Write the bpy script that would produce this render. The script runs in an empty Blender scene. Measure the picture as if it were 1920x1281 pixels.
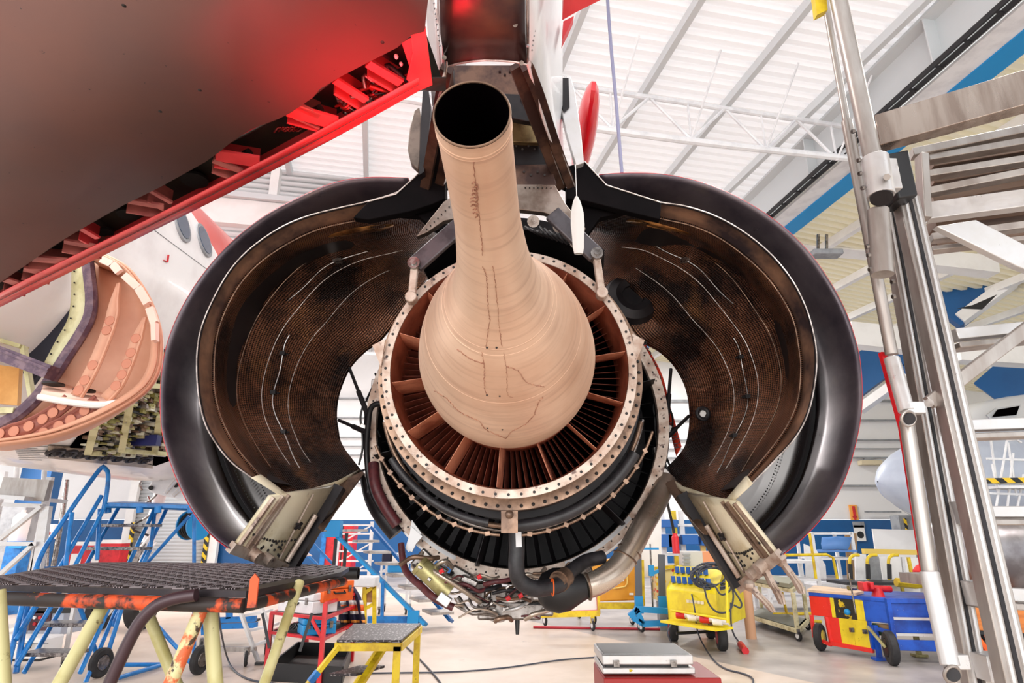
import bpy, math, random
from mathutils import Vector, Matrix
R = math.radians; PI = math.pi
sc = bpy.context.scene; COL = sc.collection
rnd = random.Random(7)

# ---------------------------------------------------------------- camera, sky, lights, exposure
FPX = 1160.0; PITCH = math.atan(360/1160.0); CAMZ = 1.5
cd = bpy.data.cameras.new('camera'); cam = bpy.data.objects.new('camera', cd); COL.objects.link(cam)
cd.sensor_width = 36; cd.lens = FPX/1920*36; cd.clip_end = 200; cd.clip_start = .05
cam.location = (0, 0, CAMZ); cam.rotation_euler = (PI/2+PITCH, 0, 0)
sc.camera = cam
w = bpy.data.worlds.new('world'); sc.world = w; w.use_nodes = True
bg = w.node_tree.nodes['Background']; bg.inputs[0].default_value = (.93, .97, 1, 1); bg.inputs[1].default_value = 1.65
sc.view_settings.view_transform = 'Standard'; sc.view_settings.look = 'None'
sc.view_settings.gamma = 1; sc.view_settings.use_curve_mapping = False
sc.view_settings.exposure = 0.15
def area(name, loc, target, sx, sy, power, col=(1, 1, 1)):
    l = bpy.data.lights.new(name, 'AREA'); l.shape = 'RECTANGLE'; l.size = sx; l.size_y = sy; l.energy = power; l.color = col
    o = bpy.data.objects.new(name, l); COL.objects.link(o); o.location = loc
    o.rotation_euler = (Vector(target)-Vector(loc)).to_track_quat('-Z', 'Y').to_euler(); return o
area('rear_fill', (-1.5, -6, 3.0), (0, 4, 2.2), 12, 5, 720, (1, .96, .92))       # broad fill light added behind the camera
area('left_fill', (-14, 13, 4.5), (0, 14, 1.5), 10, 7, 950, (1, .98, .96))      # unseen fill light added at the left
for k, (x, y) in enumerate(((-4.5, 4), (4, 3), (9, 4), (-2, 19), (6, 20), (-9, 6))):
    area('overhead_fill', (x, y, 8.2), (x, y, 0), 1.2, 1.2, (260 if y < 10 else 620), (1, .97, .93))  # overhead fills added out of view to brighten the hall
l = bpy.data.lights.new('red_bounce_fill', 'SPOT'); l.energy = 62; l.color = (1, .02, .045); l.shadow_soft_size = .3; l.spot_size = R(110); l.spot_blend = 1  # unseen red spot added to imitate light bounced off red paint
o = bpy.data.objects.new('red_bounce_fill', l); COL.objects.link(o); o.location = (-.5, 1.85, 2.62); o.rotation_euler = (PI, R(0), 0)

# ---------------------------------------------------------------- pixel of the photograph -> point of the place
CP, SP = math.cos(PITCH), math.sin(PITCH)
def ray(px, py):
    a = (px-960)/FPX; b = -(py-640.5)/FPX
    return Vector((a, CP-b*SP, SP+b*CP))
def P(px, py, Y):                      # the point seen there, Y metres ahead
    d = ray(px, py); d = d*(Y/d.y); return Vector((d.x, d.y, d.z+CAMZ))
def G(px, py, z=0.0):                  # the point seen there, at height z
    d = ray(px, py); return Vector((0, 0, CAMZ))+d*((z-CAMZ)/d.z)
def PX(x, y, z):                       # on the ray's height line
    return Vector((x, y, z))

# ---------------------------------------------------------------- mesh builder
def frame(d):
    d = d.normalized(); u = Vector((0, 0, 1)) if abs(d.z) < .95 else Vector((0, 1, 0))
    s = d.cross(u).normalized(); return d, s, s.cross(d).normalized()
class MB:
    def __init__(s): s.v = []; s.f = []; s.uv = {}
    def add(s, vs, fs):
        n = len(s.v); s.v += [Vector(p) for p in vs]; s.f += [tuple(i+n for i in f) for f in fs]; return s
    def box(s, c, size, rz=0, rot=None):
        h = [x/2 for x in size]; m = rot if rot is not None else Matrix.Rotation(rz, 3, 'Z')
        vs = [Vector(c)+m@Vector((a*h[0], b*h[1], d*h[2])) for a in (-1, 1) for b in (-1, 1) for d in (-1, 1)]
        return s.add(vs, [(0, 1, 3, 2), (4, 6, 7, 5), (0, 4, 5, 1), (2, 3, 7, 6), (0, 2, 6, 4), (1, 5, 7, 3)])
    def bar(s, a, b, w, h, up=None):
        a = Vector(a); b = Vector(b); d, sd, u = frame(b-a)
        if up is not None:
            sd = d.cross(Vector(up)).normalized(); u = sd.cross(d)
        vs = [p+sd*(i*w/2)+u*(j*h/2) for p in (a, b) for i, j in ((-1, -1), (1, -1), (1, 1), (-1, 1))]
        return s.add(vs, [(0, 1, 2, 3), (7, 6, 5, 4), (0, 4, 5, 1), (1, 5, 6, 2), (2, 6, 7, 3), (3, 7, 4, 0)])
    def tube(s, pts, r, n=10, caps=True):
        pts = [Vector(p) for p in pts]; rs = r if isinstance(r, (list, tuple)) else [r]*len(pts)
        d, sd, u = frame(pts[1]-pts[0]); vs = []; m = len(pts)
        for i, p in enumerate(pts):
            t = (pts[min(i+1, m-1)]-pts[max(i-1, 0)]).normalized()
            sd = (sd-t*sd.dot(t)); sd = sd.normalized() if sd.length > 1e-6 else frame(t)[1]; u = sd.cross(t)
            vs += [p+(sd*math.cos(2*PI*k/n)+u*math.sin(2*PI*k/n))*rs[i] for k in range(n)]
        fs = [(i*n+k, i*n+(k+1) % n, (i+1)*n+(k+1) % n, (i+1)*n+k) for i in range(m-1) for k in range(n)]
        if caps: fs += [tuple(range(n))[::-1], tuple((m-1)*n+k for k in range(n))]
        return s.add(vs, fs)
    def lathe(s, o, ax, prof, n=48, a0=0, a1=2*PI, side=None):
        o = Vector(o); ax = Vector(ax).normalized(); _, sd, u = frame(ax)
        full = abs(a1-a0-2*PI) < 1e-4; k = n if full else n+1; vs = []
        for (t, r) in prof:
            for i in range(k):
                a = a0+(a1-a0)*i/n; vs.append(o+ax*t+(sd*math.cos(a)+u*math.sin(a))*max(r, 1e-5))
        fs = []
        for j in range(len(prof)-1):
            for i in range(n):
                i2 = (i+1) % k; fs.append((j*k+i, j*k+i2, (j+1)*k+i2, (j+1)*k+i))
        return s.add(vs, fs)
    def prism(s, poly, ext):
        n = len(poly); e = Vector(ext); vs = [Vector(p) for p in poly]+[Vector(p)+e for p in poly]
        return s.add(vs, [tuple(range(n))[::-1], tuple(range(n, 2*n))]+[(i, (i+1) % n, n+(i+1) % n, n+i) for i in range(n)])
    def grid(s, rows, closed=False):
        m = len(rows[0]); base = len(s.v); b = len(s.f)
        vs = [p for r_ in rows for p in r_]; fs = []; L = [0]
        for i in range(1, m): L.append(L[-1]+(Vector(rows[0][i])-Vector(rows[0][i-1])).length)
        Hh = [0]; mid = m//2
        for j in range(1, len(rows)): Hh.append(Hh[-1]+(Vector(rows[j][mid])-Vector(rows[j-1][mid])).length)
        q = b
        for j in range(len(rows)-1):
            for i in range(m if closed else m-1):
                i2 = (i+1) % m; fs.append((j*m+i, j*m+i2, (j+1)*m+i2, (j+1)*m+i))
                s.uv[q] = [(L[i], Hh[j]), (L[i2], Hh[j]), (L[i2], Hh[j+1]), (L[i], Hh[j+1])]; q += 1
        return s.add(vs, fs)
    def ball(s, c, rx, ry=None, rz=None, n=14, rot=None):
        ry = ry or rx; rz = rz or rx; c = Vector(c); m = n//2; vs = []
        for j in range(m+1):
            t = PI*j/m
            for i in range(n):
                a = 2*PI*i/n; q = Vector((rx*math.sin(t)*math.cos(a), ry*math.sin(t)*math.sin(a), rz*math.cos(t)))
                vs.append(c+(rot@q if rot is not None else q))
        return s.add(vs, [(j*n+i, (j+1)*n+i, (j+1)*n+(i+1) % n, j*n+(i+1) % n) for j in range(m) for i in range(n)])
    def ring(s, c, ax, r, t, n=24, m=6):           # torus
        c = Vector(c); ax = Vector(ax).normalized(); _, sd, u = frame(ax); vs = []
        for i in range(n):
            a = 2*PI*i/n; q = sd*math.cos(a)+u*math.sin(a)
            vs += [c+q*(r+t*math.cos(2*PI*j/m))+ax*(t*math.sin(2*PI*j/m)) for j in range(m)]
        return s.add(vs, [(i*m+j, i*m+(j+1) % m, ((i+1) % n)*m+(j+1) % m, ((i+1) % n)*m+j) for i in range(n) for j in range(m)])
    def cyl(s, a, b, r, n=16, r2=None): return s.tube([a, b], [r, r if r2 is None else r2], n)

def cr(pts, n):                                   # smooth curve through points, resampled evenly
    pts = [Vector(p) for p in pts]
    if len(pts) == 2: return [pts[0].lerp(pts[1], i/(n-1)) for i in range(n)]
    q = [pts[0]*2-pts[1]]+pts+[pts[-1]*2-pts[-2]]; d = []
    for i in range(1, len(q)-2):
        for k in range(12):
            t = k/12; a, b, c, e = q[i-1], q[i], q[i+1], q[i+2]
            d.append(.5*((2*b)+(c-a)*t+(2*a-5*b+4*c-e)*t*t+(3*b-a-3*c+e)*t**3))
    d.append(pts[-1]); L = [0]
    for i in range(1, len(d)): L.append(L[-1]+(d[i]-d[i-1]).length)
    out = []; j = 0
    for i in range(n):
        s = L[-1]*i/(n-1)
        while j < len(L)-2 and L[j+1] < s: j += 1
        g = L[j+1]-L[j]; out.append(d[j].lerp(d[j+1], (s-L[j])/g if g > 1e-9 else 0))
    return out
def pc(pts, Y, n):                                # pixel curve at depth(s) -> world curve
    return cr([P(p[0], p[1], p[2] if len(p) > 2 else Y) for p in pts], n)

# ---------------------------------------------------------------- objects
MATS = {}
SPLIT = {'bolt_hole', 'bolt_head', 'hose_clamp', 'gearbox_module', 'seal_segment', 'control_unit', 'pipe_fitting', 'safety_cap', 'case_bracket', 'witness_mark', 'duct_clamp', 'case_rib', 'weld_bead', 'drain_hole', 'shield_bolt', 'support_bracket', 'line_clamp', 'guide_rail', 'latch_rod', 'lightening_hole', 'connector', 'drawer_lip', 'band', 'fastener', 'duct_coupling'}
def islands(mb):
    par = list(range(len(mb.v)))
    def fd(i):
        while par[i] != i: par[i] = par[par[i]]; i = par[i]
        return i
    for f in mb.f:
        for k in f[1:]: par[fd(f[0])] = fd(k)
    gr = {}
    for f in mb.f: gr.setdefault(fd(f[0]), []).append(f)
    out = []
    for fs in gr.values():
        ids = sorted({i for f in fs for i in f}); mp = {j: k for k, j in enumerate(ids)}; q = MB(); q.v = [mb.v[i] for i in ids]; q.f = [tuple(mp[i] for i in f) for f in fs]; out.append(q)
    return out
def obj(name, mb, m, *a, **k):
    if name in SPLIT:
        os_ = [obj1(name, q, m, *a, **k) for q in islands(mb)]; return os_[0]
    return obj1(name, mb, m, *a, **k)
def obj1(name, mb, m, parent=None, label=None, bevel=0, solid=0, off=0, smooth=35, local=False, tri=False):
    me = bpy.data.meshes.new(name)
    T = Matrix()
    if parent is not None and not local:
        T = parent['_m'] if False else ROOTM.get(parent.name, Matrix())
    vs = [T@v for v in mb.v]; org = Vector((0, 0, 0))
    if parent is None:
        n = len(vs); org = Vector((sum(v.x for v in vs)/n, sum(v.y for v in vs)/n, min(v.z for v in vs))); vs = [v-org for v in vs]
    me.from_pydata([tuple(v) for v in vs], [], mb.f); me.update()
    if mb.uv:
        ul = me.uv_layers.new(name='uv')
        for q, uvs in mb.uv.items():
            for li, uv in zip(me.polygons[q].loop_indices, uvs): ul.data[li].uv = uv
    ms = m if isinstance(m, (list, tuple)) else [m]
    for x in ms: me.materials.append(x)
    me.shade_smooth(); me.set_sharp_from_angle(angle=R(smooth))
    o = bpy.data.objects.new(name, me); COL.objects.link(o); o.location = org
    if parent is not None: o.parent = parent; ROOTM[o.name] = T
    if solid:
        s = o.modifiers.new('s', 'SOLIDIFY'); s.thickness = solid; s.offset = off
    if bevel:
        b = o.modifiers.new('b', 'BEVEL'); b.width = bevel; b.segments = 2; b.limit_method = 'ANGLE'; b.angle_limit = R(40)
    if label: o['label'] = label
    return o
ROOTM = {}
def thing(name, label, cat, loc=(0, 0, 0), rz=0, group=None):
    o = bpy.data.objects.new(name, None); COL.objects.link(o); o.empty_display_size = .1
    o.location = loc; o.rotation_euler = (0, 0, rz); o['label'] = label; o['category'] = cat
    if group: o['group'] = group
    ROOTM[o.name] = (Matrix.Translation(Vector(loc))@Matrix.Rotation(rz, 4, 'Z')).inverted(); return o
def tag(o, label, cat, group=None):
    o['label'] = label; o['category'] = cat
    if group: o['group'] = group
    return o
def struct(name, mb, m, **k):
    o = obj(name, mb, m, **k); o['kind'] = 'structure'; return o
def dup(root, loc, rz=0, label=None, group=None, parent=None):
    def cp(o, par):
        c = o.copy(); COL.objects.link(c); c.parent = par
        for ch in [x for x in bpy.data.objects if x.parent == o]: cp(ch, c)
        return c
    r = cp(root, parent); r.location = loc; r.rotation_euler = (0, 0, rz)
    if label: r['label'] = label
    if group: r['group'] = group
    return r

# ---------------------------------------------------------------- materials (all procedural)
def lin(c): return tuple((x/12.92 if x <= .04045 else ((x+.055)/1.055)**2.4) for x in [y/255 for y in c])+(1,)
def mat(name, col, rough=.5, metal=0, col2=None, s=8, lo=.45, hi=.62, bump=0, bs=60, stretch=None, col3=None, s3=30, lo3=.6, hi3=.66, coat=0, rvar=0, spec=.5, det=5):
    m = bpy.data.materials.new(name); m.use_nodes = True; nt = m.node_tree; N = nt.nodes; L = nt.links
    b = N['Principled BSDF']; b.inputs['Base Color'].default_value = lin(col); b.inputs['Roughness'].default_value = rough
    b.inputs['Metallic'].default_value = metal; b.inputs['Coat Weight'].default_value = coat; b.inputs['Specular IOR Level'].default_value = spec
    tc = N.new('ShaderNodeTexCoord'); mp = N.new('ShaderNodeMapping'); L.new(tc.outputs['Object'], mp.inputs[0])
    if stretch: mp.inputs['Scale'].default_value = stretch
    def noise(sc_, d=det):
        n = N.new('ShaderNodeTexNoise'); n.inputs['Scale'].default_value = sc_; n.inputs['Detail'].default_value = d; n.inputs['Roughness'].default_value = .6
        L.new(mp.outputs[0], n.inputs[0]); return n
    def ramp(n, lo, hi):
        r = N.new('ShaderNodeMapRange'); r.inputs[1].default_value = lo; r.inputs[2].default_value = hi; L.new(n.outputs[0], r.inputs[0]); return r
    cur = None
    if col2 is not None:
        r = ramp(noise(s), lo, hi); x = N.new('ShaderNodeMix'); x.data_type = 'RGBA'
        L.new(r.outputs[0], x.inputs[0]); x.inputs[6].default_value = lin(col); x.inputs[7].default_value = lin(col2); cur = x.outputs[2]
    if col3 is not None:
        r = ramp(noise(s3), lo3, hi3); x = N.new('ShaderNodeMix'); x.data_type = 'RGBA'; L.new(r.outputs[0], x.inputs[0])
        if cur: L.new(cur, x.inputs[6])
        else: x.inputs[6].default_value = lin(col)
        x.inputs[7].default_value = lin(col3); cur = x.outputs[2]
    if cur: L.new(cur, b.inputs['Base Color'])
    if rvar:
        r = ramp(noise(s*1.7), .3, .7); r.inputs[3].default_value = rough-rvar; r.inputs[4].default_value = rough+rvar; L.new(r.outputs[0], b.inputs['Roughness'])
    if bump:
        n = noise(bs, 2); bp = N.new('ShaderNodeBump'); bp.inputs['Strength'].default_value = bump; bp.inputs['Distance'].default_value = .01
        L.new(n.outputs[0], bp.inputs['Height']); L.new(bp.outputs[0], b.inputs['Normal'])
    return m
def nodes(m): return m.node_tree.nodes, m.node_tree.links, m.node_tree.nodes['Principled BSDF']
def emis(m, col, st):
    b = m.node_tree.nodes['Principled BSDF']; b.inputs['Emission Color'].default_value = lin(col); b.inputs['Emission Strength'].default_value = st; return m
white = mat('white_paint', (238, 236, 234), .45, 0, (228, 225, 222), 1)
white_metal = mat('white_metal', (232, 232, 234), .35, 0, (216, 216, 219), 3)
grey = mat('grey_paint', (150, 152, 156), .5, 0, (128, 130, 134), 4)
dark = mat('dark_rubber', (30, 29, 32), .6)
black = mat('black_paint', (20, 19, 22), .45)
alu = mat('worn_aluminium', (172, 165, 160), .38, .7, (152, 143, 137), 9, rvar=.1, stretch=(1, 1, .25))
alu_bright = mat('bright_aluminium', (204, 202, 202), .36, .55, (200, 197, 195), 12, rvar=.1)
steel = mat('steel', (150, 145, 142), .3, .9, (105, 98, 94), 14, rvar=.12)
blue = mat('blue_paint', (24, 122, 198), .4, 0, (14, 96, 166), 7, col3=(60, 60, 62), s3=22, lo3=.68, hi3=.72)
blue_deep = mat('deep_blue_paint', (12, 84, 142), .5, 0, (10, 78, 134), 1)
sky_blue = mat('bright_blue_paint', (20, 140, 205), .45)
red = mat('red_paint', (208, 30, 40), .38, 0, (180, 22, 32), 6)
yellow = mat('yellow_paint', (226, 196, 30), .42, 0, (196, 160, 22), 7, col3=(90, 66, 30), s3=25, lo3=.66, hi3=.7)
orange = mat('orange_paint', (232, 100, 26), .42, 0, (205, 80, 18), 6)
cream = mat('cream_paint', (212, 204, 168), .5, 0, (170, 158, 116), 8, col3=(92, 72, 48), s3=24, lo3=.62, hi3=.7)
wood = mat('plywood', (196, 150, 104), .6, 0, (170, 124, 84), 3, stretch=(1, 1, 6))
rubber = mat('tyre_rubber', (32, 31, 33), .75, 0, (46, 45, 47), 10)
# ---------------------------------------------------------------- the hangar
YAW = R(12); D1 = Vector((-math.sin(YAW), math.cos(YAW), 0)); D2 = Vector((math.cos(YAW), math.sin(YAW), 0))
def H(u, v, z): return D2*u+D1*v+Vector((0, 0, z))
# floor
m_floor = mat('concrete_floor', (214, 198, 184), .38, 0, (188, 170, 154), .7, lo=.4, hi=.7, col3=(120, 108, 100), s3=2.2, lo3=.66, hi3=.76, bump=.05, bs=20, rvar=.1)
N, L, B = nodes(m_floor)
tc = N.new('ShaderNodeTexCoord'); sp = N.new('ShaderNodeSeparateXYZ'); L.new(tc.outputs['Object'], sp.inputs[0])
src = B.inputs['Base Color'].links[0].from_socket
# the grey painted bay to the right of the cream bay: a real colour change of the slab
mm = N.new('ShaderNodeVectorMath'); mm.operation = 'DOT_PRODUCT'; L.new(tc.outputs['Object'], mm.inputs[0]); mm.inputs[1].default_value = (0.86, 0.51, 0)
mr = N.new('ShaderNodeMapRange'); L.new(mm.outputs['Value'], mr.inputs[0]); mr.inputs[1].default_value = 6.42; mr.inputs[2].default_value = 6.46
mx = N.new('ShaderNodeMix'); mx.data_type = 'RGBA'; L.new(mr.outputs[0], mx.inputs[0]); L.new(src, mx.inputs[6])
n2 = N.new('ShaderNodeTexNoise'); n2.inputs['Scale'].default_value = 1.6; n2.inputs['Detail'].default_value = 6; L.new(tc.outputs['Object'], n2.inputs[0])
r2 = N.new('ShaderNodeValToRGB'); L.new(n2.outputs[0], r2.inputs[0]); r2.color_ramp.elements[0].position = .35; r2.color_ramp.elements[0].color = lin((150, 143, 140)); r2.color_ramp.elements[1].position = .7; r2.color_ramp.elements[1].color = lin((184, 177, 172))
L.new(r2.outputs[0], mx.inputs[7]); L.new(mx.outputs[2], B.inputs['Base Color'])
fl = MB(); fl.add([(-30, -9, 0), (34, -9, 0), (34, 45, 0), (-30, 45, 0)], [(0, 1, 2, 3)])
o = struct('floor', fl, m_floor); 
for v in o.data.vertices: v.co += o.location
o.location = (0, 0, 0)
# corrugated roof sheets, daylight comes through them
def roofmat(name, col, tr):
    m = mat(name, col, .6); N, L, B = nodes(m); out = N['Material Output']
    t = N.new('ShaderNodeBsdfTranslucent'); t.inputs[0].default_value = lin(col); mx = N.new('ShaderNodeMixShader'); mx.inputs[0].default_value = tr
    L.new(B.outputs[0], mx.inputs[1]); L.new(t.outputs[0], mx.inputs[2]); L.new(mx.outputs[0], out.inputs[0]); return m
m_roof = roofmat('roof_sheet', (246, 242, 241), .33); m_roof2 = roofmat('cream_roof_sheet', (224, 214, 190), .25)
def corr(u0, u1, v0, v1, zf, pitch=.235, amp=.05):
    g = MB(); rows = []; n = int((v1-v0)/pitch)
    for i in range(n):
        for t, h in ((0, 0), (.40, 0), (.5, 1), (.9, 1)):
            v = v0+(i+t)*pitch; rows.append([H(u0, v, zf(u0, v)+h*amp*2), H((u0+u1)/2, v, zf((u0+u1)/2, v)+h*amp*2), H(u1, v, zf(u1, v)+h*amp*2)])
    return g.grid(rows)
ZR = 9.0
struct('ceiling', corr(-16, 8.7, -3, 34, lambda u, v: ZR), m_roof, smooth=10)
struct('ceiling_side', corr(8.7, 26, -3, 34, lambda u, v: ZR-.35-.10*(u-8.7)), m_roof2, smooth=10)
m_purl = mat('purlin_paint', (206, 210, 212), .5)
n = 0
for u in (-13.45, -11.85, -10.25, -8.65, -7.05, -5.45, -3.85, -2.25, -.65, .95, 2.55, 4.15, 5.75, 7.35):
    g = MB(); g.bar(H(u, -3, ZR-.08), H(u, 33, ZR-.08), .10, .16); n += 1; struct('trim_%d' % n, g, m_purl)
for u in (10.6, 12.4, 14.2, 16.0, 17.8, 19.6, 21.4):
    g = MB(); z = ZR-.35-.10*(u-8.7)-.1; g.bar(H(u, -2, z), H(u, 33, z), .16, .2); n += 1; struct('trim_%d' % n, g, white)
# lattice trusses across the roof
def truss(v, u0, u1, z1, z0, nb):
    global n
    g = MB(); g.tube([H(u0, v, z1), H(u1, v, z1)], .045, 8)
    bot = [H(u0+(u1-u0)*i/20, v, z0-.12*math.sin(PI*i/20)) for i in range(21)]; g.tube(bot, .06, 8)
    for i in range(nb):
        ua = u0+(u1-u0)*i/nb; ub = u0+(u1-u0)*(i+1)/nb; um = (ua+ub)/2
        g.tube([H(ua, v, z1), H(um, v, z0-.08)], .028, 6); g.tube([H(um, v, z0-.08), H(ub, v, z1)], .028, 6)
        g.tube([H(um, v, z0-.08), H(um, v, z1)], .02, 6); g.tube([H(um, v, z0-.08), H(um+.15, v-.9, z1+.35)], .02, 6)
    n += 1; struct('trim_%d' % n, g, white_metal)
truss(8.1, -1.5, 8.3, ZR-.45, ZR-1.1, 7)
truss(22, -12, 8.5, ZR-.45, ZR-1.2, 12)
# big main girder with cable tray and blue bottom flange
def ub(v): return 8.2+(v-5.2)*.057
def UB(v, du, z): return H(ub(v)+du, v, z)
g = MB(); g.bar(UB(-2, -.42, ZR-.48), UB(23, -.42, ZR-.48), .06, .85)
g.bar(UB(-2, -.42, ZR-.08), UB(23, -.42, ZR-.08), .5, .05)
for v in range(0, 23, 3): g.box(UB(v, -.56, ZR-.48), (.02, .22, .85), rz=YAW+PI/2)
n += 1; struct('trim_%d' % n, g, m_purl)
g = MB(); g.bar(UB(-2, -.16, ZR-.92), UB(23, -.16, ZR-.92), .42, .05); n += 1; struct('trim_%d' % n, g, white_metal)
g = MB(); g.bar(UB(-2, .22, ZR-.86), UB(23, .22, ZR-.86), .40, .22); n += 1; struct('trim_%d' % n, g, sky_blue)
ct = MB()
for du in (-.52, -.66): ct.bar(UB(-2, du, ZR-.95), UB(23, du, ZR-.95), .03, .08)
for v in range(-4, 46): ct.bar(UB(v*.5, -.66, ZR-.97), UB(v*.5, -.52, ZR-.97), .03, .03)
tag(obj('cable_tray', ct, dark), 'long dark cable ladder running under the big roof girder', 'cable tray')
# back wall with siding lines, blue lower band
YB = 25.0
m_wall = mat('wall_siding', (234, 232, 232), .55, 0, (226, 224, 224), .4)
N, L, B = nodes(m_wall); bp = N.new('ShaderNodeBump'); wv = N.new('ShaderNodeTexWave'); wv.bands_direction = 'X'; wv.inputs['Scale'].default_value = .6
tc = N.new('ShaderNodeTexCoord'); L.new(tc.outputs['Object'], wv.inputs[0]); bp.inputs['Strength'].default_value = .25; L.new(wv.outputs[0], bp.inputs['Height']); L.new(bp.outputs[0], B.inputs['Normal'])
def wallbox(a, b, z0, z1, t=.2): return MB().bar(Vector((a[0], a[1], (z0+z1)/2)), Vector((b[0], b[1], (z0+z1)/2)), t, z1-z0)
w0, w1 = (-30, 25.2), (34, 25.2)
struct('wall_back', wallbox(w0, w1, 2.02, 10), m_wall)
struct('baseboard_back', wallbox((-30, 25.15), (34, 25.15), 0, 2.0, .26), blue_deep)
for k, (z, t) in enumerate(((5.9, .06), (5.1, .05), (4.4, .05), (3.3, .06), (6.7, .09), (4.75, .03))):
    n += 1; struct('trim_%d' % n, MB().bar((4, 25.0, z), (16, 25.0, z), .12, t), grey)
    n += 1; struct('trim_%d' % n, MB().bar((-9, 25.0, z+.1), (3.5, 25.0, z+.1), .12, t*.6), grey)
# upper bulkhead on the left, horizontal siding between posts
g = MB(); c0 = P(250, 330, 12.5); c1 = P(900, 330, 12.5); v0 = c1.dot(D1)
rows = []
for i in range(26):
    z = 5.6+i*.13; rows += [[H(-11, v0+.05, z), H(-.6, v0+.05, z)], [H(-11, v0-.06, z+.03), H(-.6, v0-.06, z+.03)], [H(-11, v0+.02, z+.11), H(-.6, v0+.02, z+.11)]]
g.grid(rows); struct('wall_left', g, m_wall, solid=.05, smooth=10)
for u in (-7.6, -5.9, -4.2, -2.5, -.8):
    n += 1; struct('trim_%d' % n, MB().bar(H(u, v0-.1, 5.5), H(u, v0-.1, 8.9), .18, .14), white)
n += 1; struct('trim_%d' % n, MB().bar(H(-11, v0-.15, 7.75), H(-.3, v0-.15, 7.75), .2, .55), white)
n += 1; struct('trim_%d' % n, MB().bar(H(-11, v0-.3, 8.1), H(-.3, v0-.3, 8.1), .1, .12), m_purl)
# side wall on the right
struct('wall_right', wallbox((30, -6), (24, 26), 0, 7), m_wall)
# ---------------------------------------------------------------- the engine
AX = ray(999, 1000).normalized()                 # forward along the engine
F0 = P(954, 690, 2.7*.955+.04)                   # centre of the turbine exit flange
SD = AX.cross(Vector((0, 0, 1))).normalized(); UP = SD.cross(AX)
def EA(s, r=0, a=0):                              # s metres forward of the flange, radius, angle from right going up
    return F0+AX*s+(SD*math.cos(a)+UP*math.sin(a))*r
_, LS, LU = frame(AX)
VPX, VPY = 999, 1000
m_cone = mat('heat_tinted_titanium', (222, 190, 166), .42, .25, (200, 160, 134), 2.2, lo=.38, hi=.68, rvar=.06, spec=.35)
N, L, B = nodes(m_cone)                            # fine circular brushing + brown stains
src = B.inputs['Base Color'].links[0].from_socket
tc = N.new('ShaderNodeTexCoord'); mp = N.new('ShaderNodeMapping'); mp.inputs['Scale'].default_value = (1.5, 22, 1.5); L.new(tc.outputs['Object'], mp.inputs[0])
n1 = N.new('ShaderNodeTexNoise'); n1.inputs['Scale'].default_value = 2.2; n1.inputs['Detail'].default_value = 7; L.new(mp.outputs[0], n1.inputs[0])
r1 = N.new('ShaderNodeMapRange'); r1.inputs[1].default_value = .5; r1.inputs[2].default_value = .72; r1.inputs[4].default_value = .5; L.new(n1.outputs[0], r1.inputs[0])
mx = N.new('ShaderNodeMix'); mx.data_type = 'RGBA'; L.new(r1.outputs[0], mx.inputs[0]); L.new(src, mx.inputs[6]); mx.inputs[7].default_value = lin((178, 140, 120))
L.new(mx.outputs[2], B.inputs['Base Color'])
m_seam = mat('stain_brown', (146, 100, 80), .55, 0, (178, 134, 110), 30)
m_cop = mat('copper_oxide', (200, 124, 96), .42, .45, (140, 76, 58), 7, lo=.35, hi=.65, rvar=.1)
m_blade = mat('turbine_blade_metal', (176, 100, 78), .4, .5, (110, 56, 46), 10, lo=.35, hi=.7)
m_flange = mat('flange_metal', (188, 172, 160), .5, .4, (156, 130, 114), 9, rvar=.1, col3=(110, 90, 84), s3=20)
m_bronze = mat('bronzed_metal', (138, 112, 94), .4, .65, (98, 78, 66), 12, rvar=.12)
m_hole = mat('bolt_hole', (24, 20, 20), .6)
m_soot = mat('sooty_metal', (34, 30, 33), .5, .3, (22, 20, 24), 8)
m_vane = mat('dark_vane', (36, 32, 36), .5, .2, (22, 20, 22), 6)
m_hose = mat('black_sleeve', (38, 36, 40), .5, 0, (26, 25, 28), 30)
m_redhose = mat('dark_red_hose', (92, 40, 44), .5, 0, (70, 30, 36), 30)
m_duct = mat('bleed_duct_titanium', (200, 186, 172), .3, .8, (176, 158, 142), 3, rvar=.08)
m_olive = mat('olive_cylinder', (168, 160, 112), .35, .5, (140, 130, 86), 9)
m_inside = mat('shade_black', (5, 3, 4), .9, spec=0)  # flat black standing in for the shade inside bores and openings
eng = thing('turbofan_engine', 'exposed jet engine with long pale exhaust tube and bulb-shaped cone ringed by copper turbine blades', 'jet engine', EA(.9, 1.35, -PI/2))
# exhaust cone: bulb + long vent tube, profile in (pixel height of axis, half width in px)
def zp(y): return 837.0/(VPY-y)
def sp_(y): return (zp(y)-2.7)/.955
prof = []
for y, wp in ((212, 74.5), (250, 70.5), (300, 67.5), (350, 64.5), (400, 62.5), (430, 63.5), (460, 66), (490, 70), (515, 77), (535, 85), (557, 103), (575, 119), (590, 131), (612, 147), (630, 157), (650, 164), (665, 165.5), (680, 159), (692, 148), (700, 137)):
    Z = zp(y); prof.append((sp_(y), wp*Z/1160))
pp = cr([Vector((a, b, 0)) for a, b in prof], 90)
cone = MB(); cone.lathe(F0, AX, [(q.x, q.y) for q in pp], 96)
cone_o = obj('exhaust_cone', cone, m_cone, eng, 'pale heat-tinted bulb and vent tube', smooth=60)
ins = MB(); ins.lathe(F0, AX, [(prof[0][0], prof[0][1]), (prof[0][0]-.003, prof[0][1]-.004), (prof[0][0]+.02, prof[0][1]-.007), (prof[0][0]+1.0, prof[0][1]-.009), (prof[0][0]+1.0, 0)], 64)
g = MB(); g.ring(F0+AX*(prof[0][0]-.002), AX, prof[0][1]-.002, .0022, 72, 6); obj('tube_lip', g, m_bronze, cone_o)
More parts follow.
